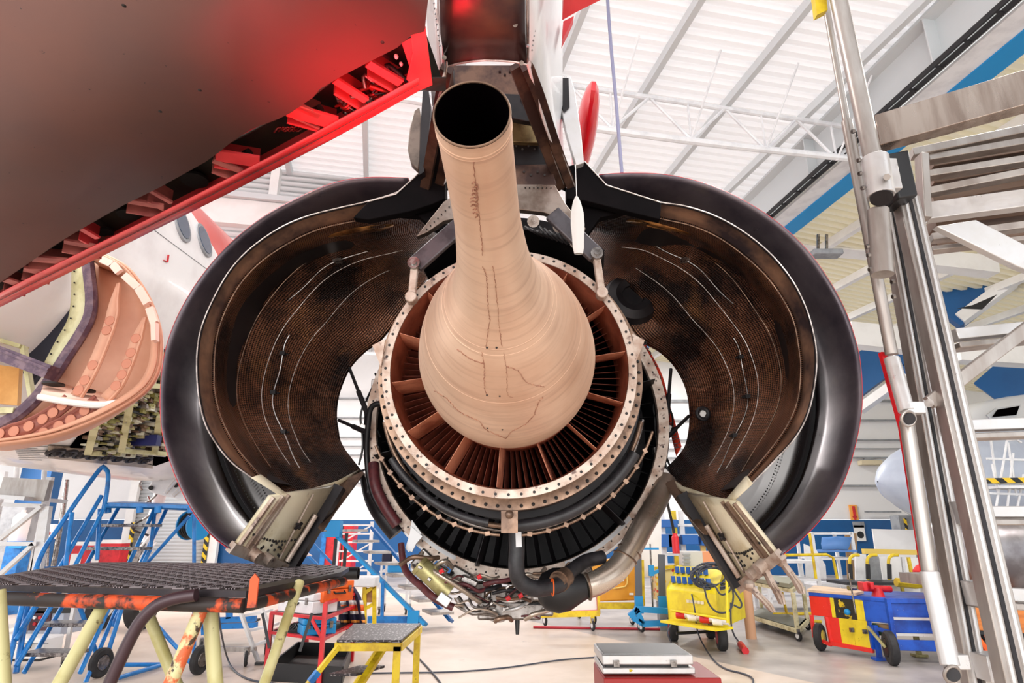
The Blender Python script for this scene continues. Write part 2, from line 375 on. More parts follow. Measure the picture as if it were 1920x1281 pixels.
obj('tube_bore', ins, m_inside, cone_o, 'black inside of the tube')
def radius_at(s):
    for a, b in zip(pp[:-1], pp[1:]):
        if a.x <= s <= b.x: return a.y+(b.y-a.y)*(s-a.x)/max(b.x-a.x, 1e-6)
    return pp[-1].y
be = MB()
for y in (535, 557, 563, 612): 
    s = sp_(y); be.ring(F0+AX*s, AX, radius_at(s)-.0005, .0012 if y != 535 else .0007, 96, 6)
for y in (232, 238): s = sp_(y); be.ring(F0+AX*s, AX, radius_at(s)-.0005, .0016, 64, 6)
obj('weld_bead', be, m_cone, cone_o)
def on_cone(px, py):                               # ray through the photo onto the cone surface
    d = ray(px, py).normalized(); o = Vector((0, 0, CAMZ)); t = .6
    while t < 3.2:
        q = o+d*t; s = (q-F0).dot(AX); rr = (q-F0-AX*s).length
        if s >= pp[0].x and rr < radius_at(s)+.0012: return q
        t += .002
    return None
def stain(pts, w, name='stain_seam', m=m_seam):
    random.seed(int(pts[0][0]*7)); g = MB(); q = cr([Vector((x, y, 0)) for x, y in pts], max(10, int(len(pts)*12)))
    W = []
    for i, p_ in enumerate(q):
        h = on_cone(p_.x+random.uniform(-1.2, 1.2), p_.y+random.uniform(-.8, .8))
        if h is not None: W.append(h)
    if len(W) > 3: g.tube(W, [w*random.uniform(.4, 1.3) for _ in W], 5); obj(name, g, m, cone_o)
stain([(905, 500), (912, 520), (914, 560), (918, 600), (916, 612), (913, 640), (912, 650)], .0011)
stain([(924, 500), (930, 540), (935, 600), (940, 640), (942, 650)], .0011)
stain([(903, 660), (908, 690), (908, 720), (912, 742)], .0014)
stain([(944, 660), (950, 700), (952, 740), (962, 746)], .0009)
stain([(815, 733), (838, 748), (858, 770), (880, 782), (898, 790), (910, 805), (930, 815), (948, 822)], .0018)
stain([(948, 822), (962, 808), (985, 796), (1000, 780), (1010, 755), (1018, 745)], .0018)
stain([(950, 688), (970, 695), (985, 715), (1000, 722), (1022, 726)], .0016)
stain([(858, 655), (880, 672), (900, 680), (908, 682)], .0020)
stain([(888, 305), (890, 330), (893, 360), (900, 420), (905, 480)], .0010)
for k in range(9): stain([(884+3*math.sin(k), 345+k*7), (890+4*math.sin(k*2), 342+k*7), (896, 348+k*7), (891, 352+k*7)], .0013)
pin = MB()
for x, y in ((913, 652), (931, 652), (913, 741), (937, 743), (914, 803), (942, 806)):
    h = on_cone(x, y)
    if h is not None: pin.ball(h, .0035, n=8)
obj('drain_hole', pin, m_hole, cone_o)
# hub ring the cone sits in
hb = MB(); hb.lathe(F0, AX, [(-.03, .325), (-.035, .345), (.0, .352), (.08, .345), (.3, .33)], 72); obj('hub_ring', hb, m_cop, eng)
# exit flange + duct wall
RO = .555
fl = MB(); fl.lathe(F0, AX, [(.0, .518), (-.012, .520), (-.012, RO), (.014, RO), (.014, .535), (.08, .537)], 96); fo = obj('exit_flange', fl, m_flange, eng, 'bright ring of bolt holes')
hl = MB()
for k in range(64):
    a = 2*PI*k/64; c = EA(-.0125, .540, a); hl.cyl(c, c-AX*.0012, .0062, 10)
obj('bolt_hole', hl, m_hole, fo)
wl = MB(); wl.lathe(F0, AX, [(-.008, .518), (.05, .512), (.16, .505), (.34, .50)], 96); obj('exit_duct_wall', wl, m_cop, eng)
f2 = MB(); f2.lathe(F0, AX, [(.085, .540), (.10, .565), (.10, .598), (.125, .600), (.128, .58), (.2, .57)], 96); f2o = obj('case_flange', f2, m_bronze, eng, 'bronzed bolted ring behind the exit flange')
hl = MB()
for k in range(72):
    a = 2*PI*k/72; c = EA(.0985, .582, a); hl.ball(c, .008, n=8)
obj('bolt_head', hl, m_hole, f2o)
m_strut = mat('strut_copper', (228, 156, 124), .42, .4, (176, 104, 80), 6)
# 14 struts (airfoils from hub to wall)
st = MB()
def foil(g, a, r0, r1, s0, s1, th, tw=0, n=5):
    rows = []
    for r_ in (r0, (r0+r1)/2, r1):
        row = []
        for k in range(n*2):
            if k < n: t = k/(n-1); sg = 1
            else: t = 1-(k-n)/(n-1); sg = -1
            h = th*math.sin(PI*max(t, .02))*sg
            da = (h+tw*(t-.5))/r_
            row.append(EA(s0+(s1-s0)*t, r_, a+da))
        rows.append(row)
    g.grid(rows, closed=True)
for k in range(14):
    a = 2*PI*(k+.32)/14; g = MB(); foil(g, a, .34, .512, -.015, .16, .006, .015); obj('exit_strut', g, m_strut, eng)
b0 = None
for k in range(98):
    a = 2*PI*k/98; g = MB(); foil(g, a, .33, .508, .17, .26, .0028, .018, 4); b0 = obj('turbine_blade', g, m_blade, eng, smooth=70)
dk = MB(); dk.lathe(F0, AX, [(.262, .33), (.265, .51)], 60); obj('turbine_disc', dk, m_inside, eng)
# core case going forward, with ribs
cc = MB(); cc.lathe(F0, AX, [(.2, .57), (.3, .60), (.5, .585), (.7, .56), (1.0, .55), (1.35, .6)], 72); obj('core_case', cc, m_soot, eng)
rb = MB()
for s in (.34, .62, .9): rb.lathe(F0, AX, [(s, .585), (s, .63), (s+.02, .63), (s+.02, .585)], 72)
obj('case_rib', rb, m_soot, eng)
# fan duct ring far inside
SF = 1.28; RF = .955
fr = MB(); fr.lathe(F0, AX, [(SF+.03, RF-.062), (SF-.01, RF-.06), (SF-.02, RF+.002), (SF+.02, RF+.012), (SF+.06, RF+.005)], 110); fro = obj('fan_frame_ring', fr, m_flange, eng, 'large bright ring around the dark fan duct')
hl = MB()
for k in range(96):
    a = 2*PI*k/96; c = EA(SF-.018, RF-.028, a); hl.ball(c, .006, n=6)
obj('bolt_hole', hl, m_hole, fro)
sg = MB()
for a0, a1 in ((-2.35, -1.98), (-1.25, -.72)):
    rows = []
    for i in range(13):
        a = a0+(a1-a0)*i/12; rows.append([EA(SF-.010, RF-.058, a), EA(SF-.014, RF+.012, a), EA(SF+.05, RF+.02, a)])
    sg.grid(rows)
obj('seal_segment', sg, white_metal, fro, solid=.006)
fc = MB(); fc.lathe(F0, AX, [(SF+.03, RF-.012), (SF+.1, RF+.03), (SF+.45, RF+.05), (SF+.9, RF+.06), (SF+1.2, RF+.12), (SF+1.25, RF+.10), (SF+1.2, RF-.05)], 80); obj('fan_case', fc, m_soot, eng)
fi = MB(); fi.lathe(F0, AX, [(SF+.01, RF-.04), (SF+.3, RF-.05), (SF+.55, RF-.05), (SF+.6, .3)], 80); obj('duct_lining', fi, m_soot, eng, 'black inner duct')
for k in range(60):
    a = 2*PI*(k+.5)/60; g = MB(); foil(g, a, .60, RF-.06, SF+.12, SF+.3, .005, .03, 4); obj('guide_vane', g, m_vane, eng, smooth=70)
for k in range(6):
    a = 2*PI*(k+.25)/6; g = MB(); foil(g, a, .56, RF-.05, SF-.1, SF+.2, .02, 0, 5); obj('fan_strut', g, m_soot, eng)
# core plumbing: black hoses around the bottom, bronze tubes
def arc(s, r, a0, a1, n=24, ds=0, dr=0): return [EA(s+ds*i/(n-1), r+dr*i/(n-1), a0+(a1-a0)*i/(n-1)) for i in range(n)]
def etube(name, pts, r, m, n=10, smoothn=40, label=None, par=None):
    g = MB(); q = cr(pts, smoothn) if len(pts) > 2 else [Vector(p) for p in pts]; g.tube(q, r, n); return obj(name, g, m, par or eng, label, smooth=60)
etube('cooling_manifold', arc(.22, .66, -1.62, -.55), .026, m_hose)
etube('cooling_manifold', arc(.22, .655, -2.55, -1.72), .018, m_hose)
etube('ignition_lead', arc(.27, .70, -2.7, -1.64), .007, m_bronze); etube('ignition_lead', arc(.27, .70, -1.5, -.35), .007, m_bronze)
etube('fuel_manifold', arc(.45, .66, -2.9, -.25), .012, m_bronze); etube('fuel_manifold', arc(.55, .68, -2.95, -.2), .009, steel)
cl = MB()
for k in range(9):
    for a in (-2.6+k*.11, -1.45+k*.12): cl.box(EA(.27, .70, a), (.018, .018, .022), rot=Matrix.Rotation(a, 3, 'Y'))
obj('hose_clamp', cl, m_bronze, eng)
bk = MB(); bk.bar(EA(.10, .60, -PI/2), EA(.10, .69, -PI/2), .07, .01); bk.ball(EA(.085, .615, -PI/2), .018); obj('mount_bracket', bk, m_bronze, eng)
m_armd = mat('dark_arm_steel', (84, 80, 84), .4, .5, (60, 56, 60), 8)
# hinge links at the top of the turbine frame, left and right
for pts in (((868, 418), (778, 498), (772, 560)), ((1035, 400), (1118, 480), (1128, 552))):
    a, b, c = [P(x, y, 2.56) for x, y in pts]; g = MB(); g.bar(a, b, .08, .03, (0, 1, 0)); lk = obj('mount_arm', g, m_armd, eng, bevel=.006)
    g = MB(); g.bar(b, c, .032, .035, (0, 1, 0)); g.cyl(c+AX*-.03, c+AX*.02, .026, 14); obj('mount_link', g, m_flange, eng, bevel=.004)
    g = MB(); g.cyl(b-AX*.035, b+AX*.03, .028, 16); g.cyl(b-AX*.045, b-AX*.03, .015, 8); obj('pivot_bolt', g, steel, lk)
# small triangular brackets on the flange
for px in ((1195, 650, 1), (712, 660, -1)):
    c = P(px[0], px[1], 2.6); g = MB(); g.prism([c+Vector((-.02*px[2], 0, .06)), c+Vector((.035*px[2], 0, .03)), c+Vector((-.01*px[2], 0, -.07))], AX*.01); obj('lifting_lug', g, m_flange, eng)
# the big black elbow duct at the bottom
D = lambda x, y, Y: P(x, y, Y)
etube('vent_duct', [D(966, 950, 3.1), D(968, 985, 3.1), D(969, 1030, 3.1), D(968, 1062, 3.1), D(974, 1088, 3.12), D(998, 1103, 3.15), D(1022, 1103, 3.2), D(1048, 1096, 3.25), D(1060, 1084, 3.3)], .038, m_hose, 18, 60, 'black wrapped elbow duct')
etube('vent_duct', [D(1052, 1088, 3.28), D(1075, 1068, 3.36), D(1100, 1052, 3.45), D(1130, 1045, 3.5)], .036, m_hose, 16)
g = MB(); g.cyl(D(1044, 1094, 3.25), D(1062, 1080, 3.31), .046, 20); g.cyl(D(1048, 1091, 3.26), D(1052, 1088, 3.28), .052, 20); obj('duct_coupling', g, m_bronze, eng)
g = MB()
for x, y in ((988, 1100), (1036, 1101)): g.ring(D(x, y, 3.16), Vector((1, .1, 0)), .039, .003, 20, 5)
obj('witness_mark', g, orange, eng)
g = MB(); g.bar(D(972, 998, 3.055), D(973, 1026, 3.055), .028, .003, (0, 1, 0)); obj('data_plate', g, white_metal, eng)
# starter duct, right side
etube('starter_duct', [D(1250, 900, 3.9), D(1232, 940, 3.8), D(1206, 985, 3.65), D(1182, 1030, 3.55), D(1158, 1066, 3.48), D(1125, 1090, 3.42), D(1098, 1100, 3.4)], [.062]*48, m_duct, 22, 48, 'wide shiny titanium duct')
g = MB()
for (x, y, Y), q in (((1172, 1046, 3.52), (-.5, -.2, -.8)), ((1180, 1034, 3.55), (-.5, -.2, -.8)), ((1102, 1100, 3.4), (1, .1, .15))): g.ring(D(x, y, Y), Vector(q), .064, .006, 28, 6)
obj('duct_clamp', g, m_bronze, eng)
g = MB(); g.lathe(D(1100, 1100, 3.4), (-1, .05, -.12), [(0, .058), (.04, .075), (.10, .105), (.16, .11), (.22, .09), (.25, .05), (.26, 0)], 36); obj('starter_valve', g, black, eng, 'glossy black bulb-shaped housing')
# accessory gearbox and dressing under the fan case
g = MB(); g.box(D(955, 1140, 3.95), (.36, .30, .10)); g.box(D(975, 1122, 3.98), (.2, .26, .1)); g.box(D(1010, 1140, 3.9), (.16, .2, .07)); obj('accessory_gearbox', g, steel, eng, bevel=.012)
g = MB(); g.tube([D(970, 1150, 3.9), D(970, 1168, 3.9), D(970, 1190, 3.9)], [.014, .014, .010], 10); obj('drain_mast', g, black, eng)
g = MB(); g.cyl(D(790, 1062, 3.6), D(838, 1108, 3.6), .052, 20); g.cyl(D(786, 1058, 3.6), D(791, 1063, 3.6), .058, 20); g.cyl(D(836, 1106, 3.6), D(843, 1112, 3.6), .056, 20); obj('hydraulic_actuator', g, m_olive, eng, 'pale olive cylinder')
g = MB(); g.box(D(1010, 1115, 3.6), (.08, .1, .06)); g.box(D(862, 1082, 3.9), (.12, .14, .10), rot=Matrix.Rotation(.5, 3, 'Y')); g.box(D(796, 1052, 3.95), (.10, .16, .12), rot=Matrix.Rotation(.7, 3, 'Y')); g.box(D(895, 1108, 3.9), (.10, .14, .10)); g.box(D(935, 1122, 3.9), (.1, .14, .12)); g.box(D(1080, 1085, 3.9), (.20, .2, .10), rot=Matrix.Rotation(-.3, 3, 'Y')); obj('gearbox_module', g, steel, eng, bevel=.01)
g = MB(); g.box(D(826, 1068, 3.8), (.08, .1, .05), rot=Matrix.Rotation(.6, 3, 'Y')); g.box(D(915, 1096, 3.75), (.06, .05, .05)); g.box(D(880, 1090, 3.72), (.10, .05, .04), rot=Matrix.Rotation(.4, 3, 'Y')); obj('control_unit', g, steel, eng, bevel=.008)
g = MB(); p0 = D(790, 1000, 3.82); g.prism([D(772, 975, 3.85), D(790, 1000, 3.84), D(772, 1036, 3.82), D(764, 1030, 3.82)], AX*.02); g.prism([D(772, 988, 3.83), D(792, 1006, 3.83), D(766, 1036, 3.82), D(760, 1028, 3.82)], AX*.03); obj('support_bracket', g, white_metal, eng)
g = MB(); g.box(D(833, 1124, 3.55), (.07, .05, .05), rot=Matrix.Rotation(.6, 3, 'Y')); obj('junction_box', g, alu_bright, eng, bevel=.004)
# named hoses on the lower left
etube('fuel_hose', [D(752, 1020, 3.8), D(757, 1060, 3.75), D(768, 1080, 3.7), D(790, 1100, 3.65), D(815, 1122, 3.6), D(850, 1140, 3.6)], .020, m_redhose)
etube('fuel_hose', [D(700, 870, 3.9), D(704, 910, 3.85), D(722, 950, 3.85), D(745, 985, 3.85)], .034, m_redhose, 12)
etube('oil_pipe', [D(790, 1050, 3.62), D(800, 1062, 3.6), D(830, 1082, 3.55), D(870, 1108, 3.6), D(900, 1130, 3.7)], .013, m_duct)
etube('oil_pipe', [D(792, 1035, 3.7), D(790, 1050, 3.68), D(805, 1066, 3.65), D(860, 1092, 3.7)], .012, m_duct)
etube('wiring_loom', [D(745, 760, 3.75), D(700, 760, 3.8), D(690, 800, 3.85), D(688, 860, 3.9), D(700, 930, 3.9), D(740, 990, 3.9)], .018, black)
etube('air_pipe', [D(690, 880, 4.0), D(700, 930, 4.0), D(718, 965, 3.95), D(745, 1000, 3.95)], .06, m_soot, 14)
# the tangle of small pipes and hoses on the gearbox
rr = random.Random(11); ringy = lambda x: 790+math.sqrt(max(0, 288**2-(x-962)**2))
cols = [m_duct, m_duct, m_redhose, m_hose, m_bronze, alu_bright, steel, m_redhose]
for k in range(58):
    x = rr.uniform(770, 1090); yb = 1168-((x-960)/200)**2*95
    y = rr.uniform(max(ringy(x)+6, yb-95), max(yb-6, ringy(x)+16)); Y = rr.uniform(3.55, 3.95); ln = rr.uniform(25, 80); sl = rr.choice((.55, .1, -.2, .3)) if x < 930 else rr.choice((.1, -.3, -.5, .0))
    pts = [D(x-ln/2, min(y-sl*ln/2, yb), Y), D(x-ln/6+rr.uniform(-6, 6), min(y+rr.uniform(-9, 9), yb), Y-.03), D(x+ln/4, min(y+sl*ln/4+rr.uniform(-6, 6), yb), Y), D(x+ln/2, min(y+sl*ln/2+rr.uniform(-12, 8), yb), Y+.05)]
    etube('small_pipe', pts, rr.choice((.005, .007, .010, .013)), rr.choice(cols), 7, 16)
g = MB()
for k in range(34):
    x = rr.uniform(780, 1080); yb = 1160-((x-960)/200)**2*95; y = rr.uniform(max(ringy(x)+12, yb-85), max(yb-8, ringy(x)+20)); c = D(x, y, rr.uniform(3.5, 3.85)); g.box(c, (rr.uniform(.01, .026), .03, rr.uniform(.01, .02)), rot=Matrix.Rotation(rr.uniform(-1, 1), 3, 'Y'))
obj('pipe_fitting', g, steel, eng, bevel=.002)
g = MB()
for k in range(4): x = rr.uniform(800, 1000); c = D(x, 1100+rr.uniform(-30, 40)-((x-960)/200)**2*60, 3.5); g.cyl(c, c+Vector((.02, 0, .012)), .012, 8)
obj('safety_cap', g, red, eng)
# case side dressing (left and right of the fan case)
for sd_, xs in ((-1, (705, 690, 682)), (1, (1232, 1245, 1250))):
    for k in range(5): etube('case_wiring', [D(xs[k % 3]+rr.uniform(-6, 6), 700+k*26+j*30, 3.95) + Vector((rr.uniform(-.02, .02), 0, 0)) for j in range(5)], .007, black, 6, 20)
    g = MB()
    for k in range(5): g.box(D(xs[k % 3], 720+k*42, 3.95), (.05, .06, .05), rot=Matrix.Rotation(k, 3, 'Y'))
    obj('case_bracket', g, steel, eng, bevel=.004)
for a, b in (((655, 690), (690, 780)), ((635, 788), (690, 812)), ((1258, 692), (1250, 790)), ((1292, 780), (1240, 830))):
    g = MB(); g.cyl(P(a[0], a[1], 4.0), P(b[0], b[1], 3.9), .011, 10); g.cyl(P(a[0], a[1], 4.0).lerp(P(b[0], b[1], 3.9), .5), P(b[0], b[1], 3.9), .017, 10); obj('hold_open_rod', g, m_soot, eng)
g = MB(); g.cyl(D(1120, 960, 3.2), D(1096, 1002, 3.2), .001, 4)

# remove-before-flight streamer hanging behind the right of the fan duct
m_str = mat('streamer_orange', (232, 66, 34), .6, 0, (214, 50, 26), 8)
sA = [(1197, 640), (1226, 702), (1243, 760), (1254, 800), (1268, 856)]; sB = [(1207, 640), (1240, 700), (1256, 760), (1268, 800), (1278, 838)]
g = MB(); ra = pc(sA, 4.12, 20); rb_ = pc(sB, 4.05, 20); g.grid([[a, (a+b)/2+Vector((0, .01, 0)), b] for a, b in zip(ra, rb_)])
so = obj('warning_streamer', g, m_str, None, solid=.002); tag(so, 'orange remove-before-flight streamer hanging beside the open engine', 'streamer')
def text(body, size, loc, rot, m, parent, name='lettering', ext=.001, align='CENTER'):
    c = bpy.data.curves.new(name, 'FONT'); c.body = body; c.size = size; c.extrude = ext; c.align_x = align; c.align_y = 'CENTER'
    o = bpy.data.objects.new(name, c); COL.objects.link(o)
    dg = bpy.context.evaluated_depsgraph_get(); me = bpy.data.meshes.new_from_object(o.evaluated_get(dg)); bpy.data.objects.remove(o); bpy.data.curves.remove(c)
    M = Matrix.Translation(Vector(loc))@(rot.to_4x4() if not isinstance(rot, Matrix) or len(rot) == 3 else rot)
    me.transform(M)
    if parent is not None:
        if parent.name in ROOTM: T = ROOTM[parent.name]
        else: T = Matrix.Translation(-parent.location)
        me.transform(T)
    me.materials.clear(); me.materials.append(m); o = bpy.data.objects.new(name, me); COL.objects.link(o)
    if parent is not None: o.parent = parent
    return o
def basis(x, y):                                    # text frame: x right, y up, from world vectors
    x = Vector(x).normalized(); y = (Vector(y)-x*Vector(y).dot(x)).normalized(); z = x.cross(y); return Matrix((x, y, z)).transposed()
for word, (x, y), (x2, y2) in (('BEFORE', (1219, 672), (1207, 645)), ('REMOVE', (1243, 742), (1233, 706)), ('FLIGHT', (1266, 822), (1255, 786))):
    c = P(x, y, 4.045); d_ = P(x2, y2, 4.045)-c; text(word, .058, c+d_*.2+Vector((0, -.015, 0)), basis(d_, Vector((0, 0, 1)).cross(d_)*0+Vector((-d_.z, 0, d_.x))), black, so)

# ---------------------------------------------------------------- thrust reverser cowls, swung open
def uvhex(m, cell=.013, lo=(30, 20, 18), strength=.5, mixf=.75):
    N, L, B = nodes(m); uv = N.new('ShaderNodeUVMap'); uv.uv_map = 'uv'; prev = None
    sx = N.new('ShaderNodeSeparateXYZ'); L.new(uv.outputs[0], sx.inputs[0])
    def wave(a, b):
        d = N.new('ShaderNodeVectorMath'); d.operation = 'DOT_PRODUCT'; L.new(uv.outputs[0], d.inputs[0]); d.inputs[1].default_value = (a*2*PI/cell, b*2*PI/cell, 0)
        s = N.new('ShaderNodeMath'); s.operation = 'SINE'; L.new(d.outputs['Value'], s.inputs[0]); return s
    s1 = wave(1, .577); s2 = wave(1, -.577); mu = N.new('ShaderNodeMath'); mu.operation = 'MULTIPLY'; L.new(s1.outputs[0], mu.inputs[0]); L.new(s2.outputs[0], mu.inputs[1])
    r = N.new('ShaderNodeMapRange'); r.inputs[1].default_value = -.1; r.inputs[2].default_value = .5; r.inputs[3].default_value = 0; r.inputs[4].default_value = mixf; L.new(mu.outputs[0], r.inputs[0])
    src = B.inputs['Base Color'].links[0].from_socket; mx = N.new('ShaderNodeMix'); mx.data_type = 'RGBA'; L.new(r.outputs[0], mx.inputs[0]); L.new(src, mx.inputs[6]); mx.inputs[7].default_value = lin(lo); L.new(mx.outputs[2], B.inputs['Base Color'])
    bp = N.new('ShaderNodeBump'); bp.inputs['Strength'].default_value = strength; bp.inputs['Distance'].default_value = .003; bp.invert = True; L.new(mu.outputs[0], bp.inputs['Height']); L.new(bp.outputs[0], B.inputs['Normal'])
m_hex = mat('perforated_heat_blanket', (154, 102, 76), .33, .65, (54, 36, 32), 2.2, lo=.42, hi=.58, col3=(176, 120, 78), s3=3.5, lo3=.55, hi3=.75, rvar=.1); uvhex(m_hex, .021, (14, 9, 9), 1.0, .98)
m_liplining = mat('lip_lining', (160, 122, 98), .36, .5, (66, 54, 56), 3.0, lo=.4, hi=.62, rvar=.08)
m_sleeve = mat('dark_composite_sleeve', (108, 98, 103), .34, .5, (66, 58, 68), 2.2, lo=.4, hi=.65, rvar=.07, col3=(110, 98, 94), s3=3, lo3=.64, hi3=.8)
m_sleeve2 = mat('dark_duct_panel', (50, 44, 47), .42, .3, (40, 35, 39), 3)
m_gold = mat('highlight_gold', (206, 150, 90), .3, .9, (120, 82, 52), 9, rvar=.1)
m_edge = mat('bare_metal_edge', (208, 200, 196), .35, .5, (150, 140, 134), 20)
m_redc = mat('red_nacelle_paint', (200, 18, 34), .28, 0, coat=.5)
CD = {}
m_blk = mat('matt_black_beam', (12, 9, 11), .75, 0, (18, 14, 16), 6, spec=.08)
m_lcream = mat('stained_latch_cream', (224, 214, 188), .48, 0, (196, 180, 146), 5, col3=(120, 92, 64), s3=12, lo3=.66, hi3=.76)
CD[-1] = dict(
 A=[(765, 334), (691, 333), (626, 343), (561, 370), (495, 406), (430, 458), (378, 518), (339, 581), (314, 643), (303, 705), (301, 770), (307, 822), (327, 887), (358, 952), (396, 1002), (432, 1030)],
 B=[(806, 318), (754, 356), (691, 377), (639, 389), (574, 406), (522, 429), (469, 466), (430, 508), (399, 562), (378, 612), (370, 654), (369, 702), (374, 753), (386, 798), (410, 839), (437, 870), (472, 896)],
 C=[(806, 376), (769, 393), (717, 406), (660, 416), (600, 430), (548, 453), (495, 487), (456, 526), (430, 568), (412, 612), (404, 654), (402, 702), (404, 740), (417, 788), (444, 839), (478, 880), (488, 893)],
 D=[(815, 425), (782, 437), (717, 448), (639, 458), (574, 482), (522, 518), (482, 560), (456, 602), (441, 651), (434, 700), (436, 745), (448, 785), (468, 825), (493, 867), (537, 934)],
 E=[(840, 470), (790, 540), (750, 595), (714, 640), (685, 661), (657, 692), (638, 736), (632, 774), (635, 805), (643, 836), (679, 884)])
CD[1] = dict(
 A=[(1124, 328), (1170, 325), (1241, 327), (1311, 341), (1381, 369), (1451, 412), (1508, 463), (1550, 519), (1584, 581), (1606, 646), (1614, 694), (1616, 758), (1605, 827), (1582, 902), (1546, 963), (1503, 1010), (1464, 1042)],
 B=[(1096, 305), (1137, 348), (1184, 362), (1238, 379), (1283, 386), (1339, 404), (1395, 435), (1446, 477), (1485, 525), (1511, 576), (1525, 623), (1531, 664), (1529, 712), (1516, 773), (1492, 820), (1453, 863), (1410, 907)],
 C=[(1098, 372), (1140, 384), (1184, 396), (1241, 411), (1297, 424), (1347, 446), (1395, 480), (1437, 519), (1468, 562), (1488, 604), (1498, 657), (1501, 695), (1496, 748), (1478, 794), (1446, 841), (1400, 895)],
 D=[(1100, 427), (1156, 438), (1227, 438), (1274, 452), (1325, 474), (1367, 502), (1404, 539), (1432, 578), (1454, 612), (1467, 650), (1474, 700), (1466, 752), (1444, 803), (1415, 850), (1363, 947)],
 E=[(1085, 470), (1130, 540), (1170, 600), (1201, 640), (1235, 660), (1263, 687), (1284, 726), (1292, 769), (1290, 812), (1279, 845), (1239, 888)])
NR = 72
def lerpc(a, b, t, bulge=0, c=None):
    return [p.lerp(q, t) for p, q in zip(a, b)]
for sd_ in (-1, 1):
    q = CD[sd_]; lab = 'left' if sd_ < 0 else 'right'
    T = thing('thrust_reverser_cowl', {-1: 'opened dark half cowl left of the exhaust cone with bronze honeycomb lining', 1: 'opened dark half cowl right of the exhaust cone, beside the aluminium work steps'}[sd_], 'engine cowl', P(q['A'][-1][0], q['A'][-1][1], 3.2), group='two opened engine cowl halves')
    A = pc(q['A'], 3.05, NR); Bc = pc(q['B'], 2.90, NR); C = pc(q['C'], 2.98, NR); Dc = pc(q['D'], 3.28, NR); Ec = pc(q['E'], 4.05, NR)
    cen = sum(A, Vector())/NR; cen = P(700, 700, 3.05) if sd_ < 0 else P(1222, 700, 3.05)
    def sc_(ring, k, dy): return [cen+(p-cen)*k+AX*dy for p in ring]
    # outer red skin
    g = MB(); g.grid([sc_(A, 1.0045, .005), sc_(A, 1.008, .05), sc_(A, 1.045, .4), sc_(A, 1.08, .9), sc_(A, 1.085, 1.3)]); obj('outer_skin', g, m_redc, T, 'red painted outside', solid=.003, smooth=60)
    # sleeve inner wall
    g = MB(); g.grid([sc_(A, .999, 0), sc_(A, .985, .03), sc_(A, .965, .12), sc_(A, .955, .25), sc_(A, .955, .42)]); obj('sleeve', g, m_sleeve, T, 'wide dark sleeve lip', smooth=60, solid=.004)
    g = MB(); g.grid([sc_(A, .935, .43), sc_(A, .93, .6), sc_(A, .92, .9), sc_(A, .90, 1.2)]); dp = obj('duct_panel', g, m_sleeve2, T, smooth=60, solid=.004)
    g = MB(); g.grid([sc_(A, .96, .42), sc_(A, .93, .44)]); obj('seal_gap', g, black, T)
    for r_ in (sc_(A, .925, .50), sc_(A, .915, .75)):
        rv = MB()
        for i in range(34, NR-2): rv.ball(r_[i], .005, n=6); rv.ball(r_[i].lerp(r_[i+1], .5), .005, n=6)
        obj('rivet_row', rv, black, dp)
    g = MB(); ra = sc_(A, .70, .55); rb_ = sc_(A, .76, .75); g.grid([ra[54:68], rb_[54:68]]); obj('seal_strip', g, yellow, T, solid=.006)
    # inner core cowl: lip B, lining, rim C, honeycomb bowl D..E
    g = MB(); g.grid([[p+AX*.5 for p in sc_(Bc, 1.0, 0)], Bc, lerpc(Bc, C, .12)]); obj('core_cowl_back', g, m_sleeve2, T, smooth=50, solid=.003)
    g = MB(); g.tube(Bc, .0032, 6); obj('lip_edge', g, m_edge, T, 'bright thin metal rim')
    M1 = [p+AX*.07 for p in lerpc(Bc, C, .35)]; M2 = [p+AX*.06 for p in lerpc(Bc, C, .75)]
    g = MB(); g.grid([Bc, lerpc(Bc, M1, .45), M1, M2, C]); obj('lip_lining', g, m_liplining, T, smooth=60)
    g = MB(); g.tube([p-AX*.002 for p in C], .003, 6); obj('rim_edge', g, m_bronze, T)
    rows = []
    ctrl = [C, lerpc(C, Dc, .55), Dc]
    k1 = lerpc(Dc, Ec, .18); k1 = [p+AX*.05 for p in k1]; ctrl += [k1]
    for t, b_ in ((.4, .10), (.6, .10), (.8, .06)): ctrl.append([p+AX*b_ for p in lerpc(Dc, Ec, t)])
    ctrl.append(Ec)
    for i in range(NR): rows.append(cr([r_[i] for r_ in ctrl], 34))
    rows = [list(x) for x in zip(*rows)]
    # pressed step in the lining
    for j in range(34):
        pass
    g = MB(); g.grid(rows); ho = obj('honeycomb_lining', g, m_hex, T, 'bronze perforated heat blanket', smooth=80, solid=.012, off=(1 if sd_ > 0 else -1))
    # blanket strips / wires lying on the lining
    def surf(j, i, lift=.006):
        jj = min(max(j, 0), 32.999); j0 = int(jj); ii = min(max(i, 0), NR-1.001); i0 = int(ii)
        a = rows[j0][i0].lerp(rows[j0+1][i0], jj-j0); b_ = rows[j0][i0+1].lerp(rows[j0+1][i0+1], jj-j0); p = a.lerp(b_, ii-i0); return p-AX*lift+(cen-p).normalized()*0
    for j, m_, r_, i0, i1 in ((10.2, m_bronze, .0022, 24, 66), (15.5, m_edge, .0022, 8, 66), (21.8, m_edge, .0020, 14, 66)):
        g = MB(); g.tube([surf(j+.4*math.sin(i*.2), i) for i in range(i0, i1)], r_, 6); obj('blanket_seam', g, m_, ho)
    g = MB(); w_ = [surf(18.3+.5*math.sin(i*.45), i, .012) for i in range(38, 68, 2)]; g.tube(cr(w_, 50), .003, 8); sw = obj('sense_line', g, alu_bright if sd_ < 0 else steel, T)
    g = MB()
